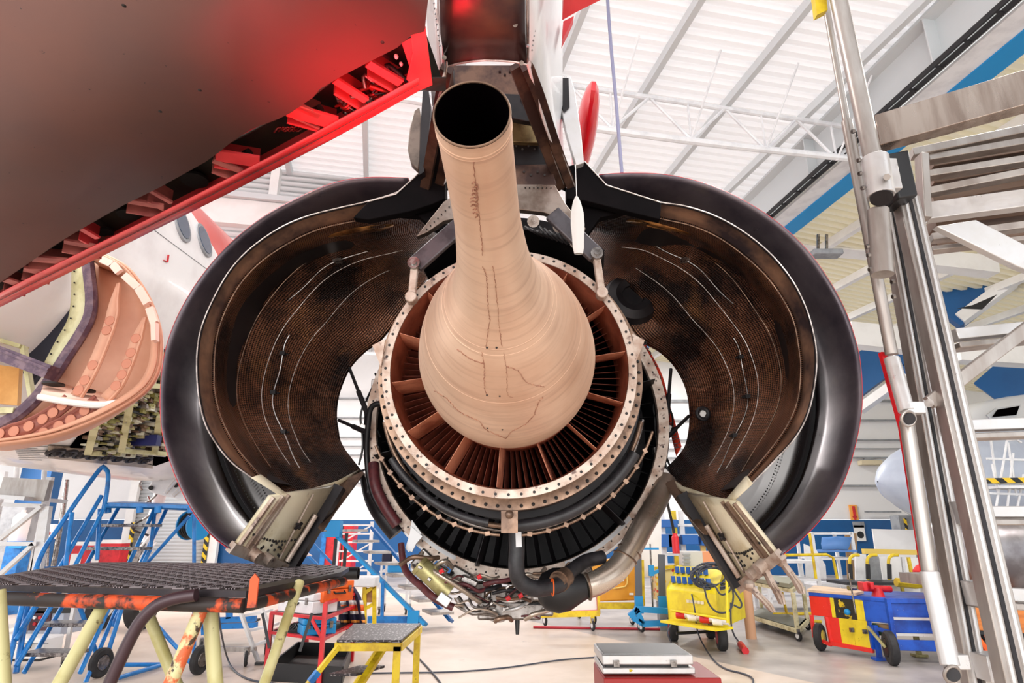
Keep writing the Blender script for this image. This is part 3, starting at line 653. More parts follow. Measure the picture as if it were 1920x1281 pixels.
    for i in (42, 50, 58): g.box(surf(18.3+.5*math.sin(i*.45), i, .016), (.035, .03, .022)); g.cyl(surf(18.3+.5*math.sin(i*.45), i, .0)+Vector((-.03, 0, 0)), surf(18.3+.5*math.sin(i*.45), i, .0)+Vector((.03, 0, 0)), .006, 8)
    obj('line_clamp', g, black, sw)
    g = MB(); w_ = [surf(13.2+.3*math.sin(i*.5), i, .012) for i in range(14, 34, 2)]; g.tube(cr(w_, 30), .0035, 8); g.box(w_[3], (.05, .04, .02)); obj('sense_line', g, steel, T)
    g = MB(); oc_ = [surf(4.6+1.5*math.sin(k*PI/10), 13+6*math.cos(k*PI/10), .012) for k in range(20)]; g.add(oc_, [tuple(range(20))]); obj('highlight_plate', g, m_gold, ho, 'golden plate set in as a warm highlight', solid=.004)  # oval in gold colour imitates a warm highlight on the lining
    # hinge beam at top: dark folded plate
    hx = {-1: [(690, 378), (742, 364), (800, 312), (835, 318), (835, 372), (806, 384), (769, 396), (690, 412), (662, 408)], 1: [(1240, 380), (1137, 347), (1096, 303), (1062, 312), (1062, 372), (1098, 376), (1184, 398), (1238, 411)]}[sd_]
    g = MB(); g.prism([P(x, y, 2.885) for x, y in hx], AX*.05); hb_ = obj('hinge_beam', g, m_blk, T, 'black folded hinge beam', bevel=.004)
    bk_ = {-1: [(690, 396), (742, 368), (806, 320), (836, 320), (838, 436), (812, 428), (784, 404), (740, 400)], 1: [(1190, 388), (1137, 350), (1096, 308), (1060, 312), (1062, 430), (1100, 442), (1125, 408), (1160, 400)]}[sd_]
    g = MB(); g.prism([P(x, y, 2.97) for x, y in bk_], AX*.05); obj('hinge_web', g, m_blk, T)
    g = MB(); e = hx[:3] if sd_ < 0 else hx[:3]; g.tube([P(x, y, 2.88) for x, y in e], .0035, 6); obj('beam_edge', g, m_edge, hb_)
    # bottom: pale edge strip, latch beam, hanging flange
    be_ = {-1: [(472, 896), (488, 890), (541, 929), (632, 902), (672, 884), (632, 912), (541, 939)], 1: [(1410, 907), (1400, 893), (1361, 938), (1280, 912), (1243, 888), (1278, 922), (1363, 951)]}[sd_]
    ys = [2.9, 2.96, 3.25, 3.75, 4.0, 3.72, 3.24]
    g = MB(); g.grid([[P(*be_[0], 2.89), P(*be_[6], 3.24), P(*be_[5], 3.72), P(*be_[4], 4.0)], [P(*be_[1], 2.95), P(*be_[2], 3.25), P(*be_[3], 3.74), P(be_[4][0], be_[4][1]-3, 4.0)]]); obj('edge_strip', g, m_lcream, T, solid=.01)
    fq = {-1: [(506, 930), (437, 1026), (541, 1060), (632, 910)], 1: [(1383, 941), (1461, 1041), (1388, 1092), (1284, 924)]}[sd_]
    a, b, c, d = P(*fq[0], 3.08), P(*fq[1], 3.08), P(*fq[2], 3.5), P(*fq[3], 3.6)
    g = MB(); g.grid([[a.lerp(b, i/8) for i in range(9)], [d.lerp(c, i/8) for i in range(9)]]); lb = obj('latch_beam', g, m_lcream, T, 'cream painted latch beam', solid=.02)
    nrm = (b-a).cross(d-a).normalized()
    if nrm.y > 0: nrm = -nrm
    def fp(u, v, h=.014): return (a.lerp(b, v)).lerp(d.lerp(c, v), u)+nrm*h
    g = MB(); 
    for u in (.02, .14, .22): g.bar(fp(u, 0), fp(u, 1), .018, .022, nrm)
    obj('guide_rail', g, m_flange if sd_ < 0 else m_bronze, lb)
    g = MB(); g.bar(fp(.97, -.02, .03), fp(.97, 1.02, .03), .05, .06, nrm); obj('dark_channel', g, m_soot, lb)
    g = MB(); g.cyl(fp(.84, .35, .03), fp(.84, .95, .03), .014, 10); g.cyl(fp(.6, .05, .02), fp(.72, .95, .02), .005, 6); obj('latch_rod', g, m_flange, lb)
    g = MB(); c_ = fp(.66, .5, .03)
    for k in range(4): g.cyl(c_, c_+(fp(.66+.05*math.cos(k*PI/2+.6), .5+.05*math.sin(k*PI/2+.6), .03)-c_), .009, 8)
    g.ball(c_, .016, n=8); obj('rod_joint', g, m_soot, lb)
    g = MB()
    for k in range(15): u = .12+.68*k/14; g.ball(fp(u, .66+.10*math.sin(u*PI)-.05*u+.02, .012), .0075, n=6)
    for k in range(14): g.ball(fp(rr.uniform(.3, .75), rr.uniform(.76, .93), .012), .008, n=6)
    obj('lightening_hole', g, m_hole, lb)
    g = MB(); g.bar(fp(-.06, 1.0, .01), fp(1.05, 1.03, .01), .05, .035, nrm); g.cyl(fp(.25, .97, .0), fp(.25, .97, .07), .03, 14); g.cyl(fp(.5, .98, .0), fp(.5, .98, .06), .026, 14); obj('latch_fitting', g, m_flange, lb)
    fg = {-1: [(679, 884), (640, 902), (596, 990), (604, 997), (628, 960), (682, 888)], 1: [(1239, 888), (1276, 906), (1328, 1003), (1320, 1002), (1284, 962), (1240, 896)]}[sd_]
    g = MB(); g.prism([P(x, y, 3.9-.004*(y-884)) for x, y in fg], AX*.02); obj('hanging_flange', g, m_bronze, T)
    if sd_ > 0:
        for pts in (((1405, 1098), (1425, 1120), (1448, 1146)), ((1433, 1066), (1450, 1100), (1466, 1132)), ((1464, 1052), (1485, 1080), (1503, 1112))):
            A3 = [P(x, y, 3.2) for x, y in pts]; g = MB(); g.bar(A3[0], A3[1], .022, .05, (0, 1, 0)); g.bar(A3[1], A3[2], .016, .04, (0, 1, 0)); g.ball(A3[0], .028, .03, .028, 10)
            g.tube([A3[1]+Vector((-.01, -.03, .02)), A3[1].lerp(A3[2], .5)+Vector((.012, -.03, 0)), A3[2]+Vector((0, -.03, 0))], .006, 6); obj('latch_hook', g, m_flange, lb, 'hanging open latch hook')
        g = MB(); g.lathe(P(1184, 560, 3.9), (0.1, -1, .15), [(.03, .0), (.03, .07), (.05, .075), (.06, .12), (.03, .17), (-.02, .19)], 36); obj('blanket_recess', g, m_soot, ho, 'round dark recess')
        p = P(1315, 778, 3.9); g = MB(); g.ring(p-AX*.04, AX, .035, .014, 24, 8); obj('drain_port', g, m_soot, ho); g = MB(); g.box(p-AX*.035, (.035, .004, .05), rot=Matrix.Rotation(.5, 3, 'Y')); obj('port_opening', g, white, ho)
# ---------------------------------------------------------------- the airliner: fuselage, wing, pylon, open belly, nose gear
air = thing('airliner', 'white and red airliner whose wing underside fills the upper left above the engine', 'airplane', (-5.6, 8, 0))
FC = Vector((-5.75, 0, CAMZ+2.7)); FR = 1.98
m_fus = mat('white_fuselage_paint', (238, 236, 236), .3, 0, (226, 222, 222), 1.5, coat=.3)
N, L, B = nodes(m_fus); src = B.inputs['Base Color'].links[0].from_socket   # red livery ahead of a curved line
gm = N.new('ShaderNodeTexCoord'); sx = N.new('ShaderNodeSeparateXYZ'); L.new(gm.outputs['Object'], sx.inputs[0])
cu = N.new('ShaderNodeMath'); cu.operation = 'MULTIPLY_ADD'; L.new(sx.outputs['Z'], cu.inputs[0]); cu.inputs[1].default_value = 1.3; cu.inputs[2].default_value = 0
ad = N.new('ShaderNodeMath'); ad.operation = 'ADD'; L.new(sx.outputs['Y'], ad.inputs[0]); L.new(cu.outputs[0], ad.inputs[1])
mr = N.new('ShaderNodeMapRange'); L.new(ad.outputs[0], mr.inputs[0]); RED_EDGE = mr
mx = N.new('ShaderNodeMix'); mx.data_type = 'RGBA'; L.new(mr.outputs[0], mx.inputs[0]); L.new(src, mx.inputs[6]); mx.inputs[7].default_value = lin((214, 58, 44)); L.new(mx.outputs[2], B.inputs['Base Color'])
g = MB(); g.lathe(FC, AX, [(4.3, FR), (5, FR), (7, FR), (9, FR), (10, FR*.97), (11, FR*.88), (12, FR*.70), (12.8, FR*.42), (13.1, .1)], 96)
fus = obj('fuselage', g, m_fus, air, smooth=60)
def on_fus(px, py, lift=0):
    d = ray(px, py); o = Vector((0, 0, CAMZ)); A_ = AX; oc = o-FC; d_ = d-A_*d.dot(A_); o_ = oc-A_*oc.dot(A_); r_ = FR+lift
    a = d_.dot(d_); b = 2*d_.dot(o_); c = o_.dot(o_)-r_*r_; D_ = b*b-4*a*c
    if D_ < 0: D_ = 0
    return o+d*((-b-math.sqrt(D_))/(2*a))
_e = on_fus(392, 450); RED_EDGE.inputs[1].default_value = _e.y-8+1.3*_e.z; RED_EDGE.inputs[2].default_value = _e.y-8+1.3*_e.z+.01
def fnorm(p): q = p-FC; q = q-AX*q.dot(AX); return q.normalized()
m_glass = mat('cabin_glass', (70, 84, 104), .08, .2)
for x, y in ((341, 421), (382, 451)):
    c = on_fus(x, y); nn = fnorm(c); t = nn.cross(AX).normalized()
    def oval(h, a_, b_): return [c+nn*h+AX*(a_*math.cos(k*PI/12))+t*(b_*math.sin(k*PI/12)) for k in range(24)]
    g = MB(); g.prism(oval(-.02, .16, .22), nn*.035); wo = obj('cabin_window', g, grey, fus)
    g = MB(); g.prism(oval(.0, .125, .18), nn*.022); obj('pane', g, m_glass, wo)
# small red mark on the skin
g = MB(); a, b, c = on_fus(306, 488, .004), on_fus(313, 492, .004), on_fus(315, 478, .004); g.bar(a, b, .03, .004); g.bar(b, c, .03, .004); obj('painted_mark', g, red, fus)
g = MB(); g.tube([on_fus(290+i*7, 432+i*5.2, .002) for i in range(16)], .004, 5); obj('skin_joint', g, grey, fus)
# belly text block lines, ports, panel
g = MB()
for k in range(12):
    y = 822+k*3.6; x0 = 20+k*1.5; g.bar(on_fus(x0, y+.6, .004), on_fus(x0+60+20*math.sin(k*2.1), y+2, .004), .012, .003)
obj('stencil_lines', g, grey, fus)
m_bellyp = mat('belly_metal', (150, 138, 126), .35, .6, (96, 84, 76), 5)
g = MB(); g.grid([[on_fus(x, 836+.07*(x-90), .02) for x in range(90, 300, 14)], [on_fus(x, 858+.10*(x-90), .02) for x in range(90, 300, 14)]]); bp_ = obj('belly_panel', g, m_bellyp, fus, solid=.02)
for k in range(8): 
    c = on_fus(104+k*24, 848+.085*k*24, .03); g = MB(); nn = fnorm(c); g.ring(c, nn, .075, .022, 20, 6); g.ball(c, .05, n=8); obj('drain_port', g, m_soot, bp_)
# equipment bay, open, full of boxes and wiring
m_green = mat('primer_green', (150, 146, 84), .5, 0, (110, 108, 52), 8); m_frame_c = mat('frame_primer', (206, 202, 160), .5, 0, (180, 174, 128), 6)
out = [(303, 655), (262, 700), (215, 765), (160, 800), (130, 838), (200, 852), (290, 872), (318, 862), (318, 655)]
g = MB(); g.prism([on_fus(x, y, .01) for x, y in out], fnorm(on_fus(240, 780))*.02); bay = obj('equipment_bay', g, m_inside, fus, 'dark open equipment bay full of wiring')
rb_ = random.Random(5)
def inbay(x, y): return y > 655+(303-x)*1.08+6 and x < 318 and y < 850+.06*(x-130) and x > 150
cols2 = [m_green, m_frame_c, alu, m_bronze, mat('wire_white', (220, 220, 200), .5), m_green, black]
sm = [MB() for _ in cols2]
for k in range(520):
    x = rb_.uniform(160, 316); y = rb_.uniform(660, 855)
    if not inbay(x, y): continue
    p = on_fus(x, y, .05); sm[rb_.randrange(len(cols2))].box(p, (rb_.uniform(.02, .12), .08, rb_.uniform(.015, .05)), rz=rb_.uniform(-.2, .2))
for g, m_ in zip(sm, cols2): oo = obj('avionics_wiring', g, m_, bay); oo['kind'] = 'stuff'
g = MB(); blue_box = on_fus(270, 826, .08); g.box(blue_box, (.35, .1, .12)); obj('avionics_box', g, mat('navy_box', (24, 30, 92), .5), bay)
for a, b in (((247, 740), (228, 845)), ((300, 780), (290, 850)), ((178, 800), (165, 850)), ((230, 846), (318, 852)), ((255, 722), (318, 726))):
    g = MB(); g.bar(on_fus(*a, .11), on_fus(*b, .11), .07, .05); obj('bay_frame', g, m_frame_c, bay)
# gear door truss below the bay
g = MB(); g.prism([P(x, y, 9.5) for x, y in ((312, 852), (335, 868), (352, 930), (345, 938), (290, 926), (276, 918), (296, 880))], (0, .12, 0)); g2 = obj('gear_door', g, white_metal, air, bevel=.01)
for x, y in ((311, 863), (297, 888), (283, 915), (318, 890), (330, 910)): 
    g = MB(); g.cyl(P(x, y, 9.49), P(x, y, 9.44), .035, 12); obj('door_hole', g, m_hole, g2)
for a, b in (((300, 900), (335, 868)), ((310, 925), (345, 885)), ((325, 930), (352, 905))):
    g = MB(); g.cyl(P(*a, 9.4), P(*b, 9.4), .03, 8); obj('door_rod', g, alu_bright, g2)

# open belly fairing: beige composite bowl with pierced ribs
m_comp = mat('beige_composite', (216, 164, 136), .5, 0, (196, 140, 112), 1.2, lo=.4, hi=.66)
m_comp2 = mat('reddish_composite', (160, 92, 74), .5, 0, (132, 70, 58), 2)
m_hole2 = mat('pierced_hole', (198, 132, 106), .6); m_purple = mat('bonded_rim', (86, 66, 84), .55, 0, (122, 100, 110), 14)
fairing = thing('belly_fairing', 'beige composite belly fairing bowl with two pierced ribs, open at the left under the wing', 'fairing', P(150, 780, 4.4))
rim = pc([(130, 455), (190, 478), (236, 503), (268, 545), (291, 600), (298, 640), (294, 690), (272, 728), (222, 762), (150, 795), (70, 818), (-60, 834)], 4.1, 50)
inner = pc([(120, 470), (160, 482), (170, 530), (172, 570), (160, 610), (138, 650), (118, 680), (100, 706), (72, 740), (40, 775), (0, 800), (-60, 818)], 4.6, 50)
g = MB(); rws = []
for t in (0, .12, .3, .5, .7, .86, 1): rws.append([a.lerp(b, t)+Vector((0, .42*math.sin(PI*t), 0)) for a, b in zip(rim, inner)])
g.grid(rws); bw = obj('fairing_shell', g, m_comp, fairing, smooth=70, solid=.02, off=1)
def on_bowl(i, t, lift=.05):
    i0 = int(min(i, 48.99)); f_ = i-i0; a = rim[i0].lerp(rim[i0+1], f_); b = inner[i0].lerp(inner[i0+1], f_); return a.lerp(b, t)+Vector((0, .42*math.sin(PI*t)-lift, 0))
g = MB(); g.grid([[p+Vector((0, -.02, 0)) for p in rim[4:]], [p.lerp(q, .06)+Vector((0, -.03, 0)) for p, q in zip(rim[4:], inner[4:])]]); obj('rim_lip', g, m_comp, fairing, solid=.012)
for a, b in (((191, 487), (224, 511)), ((234, 517), (277, 570)), ((281, 578), (291, 640))):
    g = MB(); g.bar(P(*a, 4.02), P((a[0]+b[0])/2+4, (a[1]+b[1])/2-3, 4.02), .03, .05); g.bar(P((a[0]+b[0])/2+4, (a[1]+b[1])/2-3, 4.02), P(*b, 4.02), .03, .05); obj('rim_stiffener', g, mat('pale_strip', (236, 206, 190), .5) if a[0] == 191 else bpy.data.materials['pale_strip'], fairing)
def ribstrip(pts, w, holes, m1, Y0=4.28, name='pierced_rib'):
    g = MB(); q = pc([(x, y, Y0-.0004*(y-500)) for x, y in pts], Y0, 24); n_ = len(q); sd2 = []
    for i, p in enumerate(q):
        t_ = (q[min(i+1, n_-1)]-q[max(i-1, 0)]).normalized(); s_ = t_.cross(Vector((0, 1, 0))).normalized(); ww = w*min(1, .25+i/8); sd2.append((p-s_*ww, p+s_*ww))
    g.grid([[a for a, b in sd2], [b for a, b in sd2]]); g.tube([b for a, b in sd2], .008, 6); ro = obj(name, g, m1, fairing, solid=.01)
    for f_ in holes:
        p = q[int(f_*(n_-1))]; h = MB(); h.cyl(p+Vector((0, -.013, 0)), p+Vector((0, .0, 0)), .032, 16); h.ring(p+Vector((0, -.012, 0)), Vector((0, 1, 0)), .033, .003, 16, 5); obj('rib_hole', h, m_hole2, ro)
ribstrip([(222, 532), (214, 565), (208, 600), (190, 650), (168, 700), (143, 742)], .04, (.35, .44, .78, .88, .96), m_comp)
ribstrip([(271, 596), (256, 635), (240, 680), (220, 722), (196, 748)], .036, (.3, .44, .58, .72, .86), m_comp)
ribstrip([(-20, 818), (40, 806), (90, 782), (130, 752)], .05, (.15, .32, .5, .66, .82, .95), m_comp2, 4.3)
ribstrip([(60, 822), (110, 800), (150, 778), (185, 752)], .045, (.2, .4, .6, .8), m_comp2, 4.3)
g = MB(); g.grid([pc([(75, 741), (120, 750), (180, 757), (218, 752)], 4.15, 14), pc([(85, 712), (140, 728), (185, 738), (218, 748)], 4.6, 14)]); sh = obj('lower_shelf', g, mat('pale_shelf', (232, 190, 170), .5), fairing, solid=.02)
g = MB(); g.tube(pc([(73, 744), (120, 753), (180, 760), (220, 755)], 4.12, 14), .022, 8); obj('shelf_edge', g, white, sh)
for a in ((100, 722), (158, 734)): g = MB(); g.cyl(P(*a, 4.32)+Vector((0, 0, .012)), P(*a, 4.32), .07, 18); obj('shelf_hole', g, m_hole, sh)
rimp = pc([(162, 470), (168, 520), (172, 560), (168, 595), (150, 630), (125, 668), (103, 702), (70, 745), (30, 780), (-40, 815)], 4.5, 40)
g = MB(); g.tube(rimp, .045, 8); obj('bonded_rim', g, m_purple, fairing, 'purple grey bonded rim')
g = MB(); a_ = pc([(138, 480), (137, 520), (136, 560), (130, 600), (108, 640), (84, 686)], 4.6, 20); b_ = pc([(163, 480), (165, 520), (168, 560), (162, 596), (130, 650), (102, 696)], 4.55, 20); g.grid([a_, b_]); fr_ = obj('inner_frame', g, m_frame_c, fairing, 'cream inner frame', solid=.03)
g = MB()
for i in range(1, 20, 2): g.ball(a_[i].lerp(b_[i], .25)+Vector((0, -.03, 0)), .008, n=6)
obj('rivet_row', g, m_hole, fr_)
g = MB(); g.prism([P(x, y, 5.0) for x, y in ((136, 520), (137, 560), (128, 605), (84, 686), (58, 720), (43, 700), (44, 650), (90, 590))], (0, .05, 0)); obj('dark_cavity', g, mat('cavity_navy', (22, 24, 40), .6), fairing)
g = MB(); g.prism([P(x, y, 4.9) for x, y in ((-60, 565), (60, 555), (134, 515), (130, 540), (44, 650), (-60, 632))], (0, .04, 0)); obj('wing_root_panel', g, m_comp, fairing)
g = MB(); g.prism([P(x, y, 4.8) for x, y in ((-60, 675), (36, 690), (32, 760), (-60, 752))], (0, .04, 0)); obj('golden_panel', g, mat('golden_composite', (214, 160, 92), .5, 0, (196, 140, 74), 3), fairing)
g = MB(); g.bar(P(-60, 640, 4.4), P(98, 700, 4.4), .1, .10, (0, 1, 0)); g.bar(P(-60, 632, 4.35), P(92, 694, 4.35), .02, .03, (0, 1, 0)); obj('cross_beam', g, m_purple, fairing)
g = MB(); g.bar(P(-60, 620, 4.7), P(45, 652, 4.7), .03, .09, (0, 1, 0)); g.bar(P(44, 650, 4.7), P(60, 745, 4.7), .03, .05, (0, 1, 0)); g.bar(P(-60, 770, 4.5), P(34, 772, 4.5), .04, .1, (0, 1, 0)); obj('frame_flange', g, m_frame_c, fairing)

# wing: lower skin near the leading edge, open leading edge bays
a = P(790, 175, 1.91); b = P(0, 545, 3.23); c = a+Vector((0, -1, .05)); WN = (b-a).cross(c-a).normalized()
if WN.z > 0: WN = -WN                               # points down
def Wp(px, py, h=0):                                # on the wing plane, h metres above it
    d = ray(px, py); o = Vector((0, 0, CAMZ)); q = a-WN*h; return o+d*((q-o).dot(WN)/d.dot(WN))
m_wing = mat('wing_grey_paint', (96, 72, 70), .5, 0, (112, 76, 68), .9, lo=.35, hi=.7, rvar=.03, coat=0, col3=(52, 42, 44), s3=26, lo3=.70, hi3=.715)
m_wred = mat('leading_edge_red', (214, 62, 66), .34, 0, (196, 50, 56), 4, coat=.3)
m_wpink = mat('primer_pink', (176, 96, 90), .5, 0, (140, 66, 64), 6)
edge = [(-80, 570), (0, 527), (60, 486), (100, 458), (134, 437), (190, 404), (235, 379), (302, 346), (345, 322), (386, 299), (415, 278), (430, 265), (470, 238), (523, 218), (545, 207), (587, 178), (600, 162), (640, 138), (690, 112), (745, 84), (772, 60), (796, 54)]
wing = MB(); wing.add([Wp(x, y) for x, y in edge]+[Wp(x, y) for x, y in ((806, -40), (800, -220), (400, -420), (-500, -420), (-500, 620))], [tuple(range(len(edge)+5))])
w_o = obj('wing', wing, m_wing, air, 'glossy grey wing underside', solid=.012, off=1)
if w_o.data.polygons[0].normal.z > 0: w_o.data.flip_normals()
wing_up = -WN
g = MB(); rws = []
for x in range(len(edge)): pass
E1 = [Wp(x, y, 0) for x, y in edge]
g = MB(); g.tube([Wp(x, y, -.003) for x, y in edge[1:]], .0035, 5); obj('skin_edge', g, m_wpink, w_o)
for i in range(2, 20, 1):
    pass
g = MB()
for i in range(1, len(edge)-2):
    for k in range(5):
        x = edge[i][0]+(edge[i+1][0]-edge[i][0])*k/5-4; y = edge[i][1]+(edge[i+1][1]-edge[i][1])*k/5-8; g.ball(Wp(x, y, -.001), .0035, n=6)
oo = obj('rivet_row', g, m_hole, w_o)
g = MB()
for px in ((0, 133), (200, 137), (300, 146), (380, 157)): pass
g.tube([Wp(x, y, -.0005) for x, y in ((0, 127), (100, 129), (200, 134), (300, 143), (420, 152), (520, 162), (580, 168))], .0016, 5); g.tube([Wp(x, y, -.0005) for x, y in ((0, 45), (60, 0))], .0016, 5); g.tube([Wp(x, y, -.0005) for x, y in ((750, 0), (757, 35), (775, 58), (796, 52))], .003, 5); obj('panel_joint', g, m_wpink, w_o)
for x, y in ((375, 166), (301, 206), (717, 76), (233, 7)): g = MB(); g.ball(Wp(x, y, -.004), .012, .012, .01, n=10); obj('drain_fitting', g, m_hole, w_o)
# leading edge nose strip
outer = [(-80, 616), (64, 544), (292, 430), (396, 379), (520, 315), (640, 252), (712, 212), (786, 170)]
innr = [(-80, 590), (64, 516), (292, 404), (396, 351), (520, 287), (640, 222), (712, 184), (786, 144)]
mid = [(p[0]*.5+q[0]*.5, p[1]*.5+q[1]*.5) for p, q in zip(outer, innr)]
O_ = [Wp(x, y, 0) for x, y in outer]; I_ = [Wp(x, y, 0) for x, y in innr]; M_ = [Wp(x, y, 0) for x, y in mid]
FWD = Vector((.35, .93, 0)).normalized()
g = MB(); g.grid([[p.lerp(q, -.02) for p, q in zip(M_, O_)], O_, [p+wing_up*.05+FWD*.035 for p in O_], [p+wing_up*.13+FWD*.04 for p in O_], [p+wing_up*.22-FWD*.02 for p in O_], [p+wing_up*.3-FWD*.5 for p in O_]]); ns = obj('leading_edge', g, m_wred, air, 'red leading edge nose', smooth=60)
g = MB(); g.grid([I_, M_]); obj('panel_strip', g, m_wred, ns, solid=.006)
g = MB(); g.grid([[p+wing_up*.001 for p in M_], [p.lerp(q, .12)+wing_up*.001 for p, q in zip(M_, O_)]]); g.tube([p-wing_up*.001 for p in M_], .0035, 4); obj('seal_groove', g, black, ns)
g = MB()
for p, q in zip(I_[:-1], I_[1:]):
    for k in range(16): g.ball(p.lerp(q, k/16)+(M_[0]-I_[0])*.35, .0035, n=5)
oo = obj('rivet_row', g, m_hole, ns)
m_bay = mat('bay_green_black', (40, 36, 28), .5, 0, (22, 18, 16), 6)
g = MB(); U1 = [Wp(x, y, .16) for x, y in [(-80, 575), (0, 530), (134, 440), (235, 382), (302, 349), (386, 302), (430, 270), (523, 222), (587, 182), (640, 142), (745, 88), (796, 54)]]
x_of = [-80, 0, 134, 235, 302, 386, 430, 523, 587, 640, 745, 796]
def outy(x):
    for (x0, y0), (x1, y1) in zip(outer[:-1], outer[1:]):
        if x0 <= x <= x1: return y0+(y1-y0)*(x-x0)/(x1-x0)
    return outer[-1][1]-(x-786)*.5
U2 = [Wp(x+40, outy(min(x+40, 786)), .14) for x in x_of]
U0 = [Wp(x, y, .0) for x, y in [(-80, 573), (0, 529), (134, 439), (235, 381), (302, 348), (386, 301), (430, 268), (523, 220), (587, 180), (640, 140), (745, 86), (796, 55)]]
U3 = [Wp(x+40, outy(min(x+40, 786))-20, .0) for x in x_of]
g.grid([[p+wing_up*.003 for p in U0], U1, U2, [p+wing_up*.012 for p in U3]]); bayo = obj('leading_edge_bay', g, m_bay, air, 'dark open bays behind the leading edge', solid=.004, smooth=20)
# ribs and brackets across the bay
for (x0, y0), (x1, y1), wd, m_ in (((240, 376), (322, 390), .035, m_wpink), ((404, 290), (505, 306), .07, m_wred), ((400, 300), (465, 325), .03, m_wpink), ((540, 205), (650, 236), .07, m_wred), ((552, 196), (610, 222), .03, m_wpink), ((690, 118), (765, 163), .035, m_wred), ((120, 452), (210, 468), .04, m_wpink), ((57, 484), (150, 492), .06, m_wpink), ((44, 504), (108, 516), .05, m_wpink), ((152, 428), (190, 450), .03, m_wred), ((10, 524), (60, 540), .06, m_wpink), ((765, 70), (790, 150), .05, m_wred), ((280, 356), (330, 385), .02, m_wpink), ((628, 150), (700, 196), .03, m_wred)):
    x1 = x0+(x1-x0)*.82; y1 = y0+(y1-y0)*.82
    g = MB(); g.bar(Wp(x0, y0, .01), Wp(x1, y1, .01), wd, .012, wing_up); g.bar(Wp(x0, y0, .07), Wp(x1, y1, .07), .01, .13, wing_up); rb_o = obj('bay_rib', g, m_, bayo)
    if wd > .08:
        for k in range(5): g = MB(); g.ball(Wp(x0, y0, .0).lerp(Wp(x1, y1, .0), .35+.14*k)+FWD*(.02 if k % 2 else -.02), .005, n=6); obj('rivet', g, m_hole, rb_o)
for x, y, r_ in ((425, 308, .05), (365, 335, .06), (240, 400, .05), (200, 432, .035), (440, 320, .03)): g = MB(); p = Wp(x, y, .13); g.cyl(p-wing_up*.012, p, r_, 18); obj('lightening_hole', g, m_hole, bayo)
m_redpipe = mat('red_actuator', (150, 40, 36), .3, .5, (90, 20, 22), 10)
for k in range(3):
    c_ = Wp(648+k*26, 192-k*12, .07); g = MB()
    for j in range(4): g.ring(c_+FWD*(.012*j), FWD, .022, .006, 18, 6)
    g.cyl(c_-FWD*.04, c_+FWD*.06, .012, 10); obj('coil_fitting', g, m_redpipe, bayo)
for k in range(14):
    x = rr.uniform(625, 735); y = 250-.56*(x-560)+rr.uniform(-14, 14); p = Wp(x, y, .06); q = [p+Vector((rr.uniform(-.08, .08), rr.uniform(-.05, .05), rr.uniform(-.03, .04))) for _ in range(4)]
    etube('bay_pipe', q, rr.choice((.005, .008)), rr.choice((m_redpipe, steel, m_hose)), 7, 16, par=bayo)
for k in range(4): x = 530+k*8; etube('bay_wire', [Wp(x-16, 248-k*2, .06), Wp(x-6, 238, .05), Wp(x+4, 246, .06), Wp(x+18, 236, .05)], .004, m_redpipe, 6, 14, par=bayo)
for x, y in ((442, 300), (586, 212), (452, 294)): g = MB(); g.cyl(Wp(x, y, .04), Wp(x+16, y-8, .04), .018, 12); obj('hinge_pin', g, steel, bayo)
g = MB(); g.prism([Wp(x, y, -.002) for x, y in ((770, 62), (798, 52), (811, 160), (788, 170), (762, 150), (774, 100))], wing_up*.01); obj('root_panel', g, m_wred, air, bevel=.002)
g = MB(); g.ball(Wp(743, 106, .06), .008, .012, .008, 8); g.ball(Wp(752, 120, .06), .007, .01, .007, 8); obj('connector', g, white_metal, bayo)
# outboard leading edge beyond the pylon
g = MB(); g.prism([P(x, y, 2.0) for x, y in ((1054, 38), (1082, 22), (1134, -4), (1200, -60), (1054, -60))], (0, -.2, .1)); obj('outboard_leading_edge', g, m_wred, air)
g = MB(); g.prism([(-.45, 1.3, 3.12), (2.8, .7, 3.3), (2.8, -2.2, 3.3), (-.45, -2.2, 3.12)], (0, 0, .3)); obj('wing_box', g, m_wing, air, bevel=.03)
g = MB(); g.prism([P(x, y, 2.3) for x, y in ((1054, 76), (1066, 52), (1076, 30), (1056, 40))], (0, .05, 0)); obj('slat_end', g, red, air)
# pylon
m_shield = mat('scorched_heat_shield', (74, 58, 58), .32, .6, (122, 92, 74), 2.4, lo=.42, hi=.7, rvar=.08)
pyl = thing('engine_pylon', 'white and scorched metal pylon above the exhaust tube, holding the engine to the wing', 'pylon', P(905, 118, 2.3))
gz = lambda x, y, z=3.27: G(x, y, z)
g = MB(); bow = [(836, 124), (860, 118), (885, 114), (910, 112), (940, 113), (965, 115), (988, 120)]
g.grid([[gz(x, y)+Vector((0, 0, .0)) for x, y in bow], [gz(826+(x-836)*1.04, 60, 3.27-.02*math.sin(PI*(x-836)/152)) for x, y in bow], [gz(823+(x-836)*1.05, -140, 3.25-.03*math.sin(PI*(x-836)/152)) for x, y in bow]]); hs = obj('heat_shield', g, m_shield, pyl, 'brown scorched underside', solid=.012, smooth=60)
g = MB(); g.tube([gz(x, y+1, 3.262) for x, y in bow], .004, 6); obj('shield_edge', g, m_edge, hs)
g = MB()
for x, y in ((833, 108), (978, 118), (966, 46)): g.cyl(gz(x, y, 3.262), gz(x, y, 3.255), .009, 12)
obj('shield_bolt', g, steel, hs)
m_pwhite = mat('pylon_white_paint', (226, 226, 228), .3, 0, (206, 206, 210), 2, coat=.3); m_chrome = mat('polished_panel', (190, 176, 172), .16, .8, (120, 96, 92), 3, lo=.45, hi=.6)
lo_ = [P(983, -140, 1.55), P(988, 118, 2.0), P(1003, 170, 2.2), P(1020, 230, 2.4), P(1040, 285, 2.65), P(1056, 338, 2.9)]
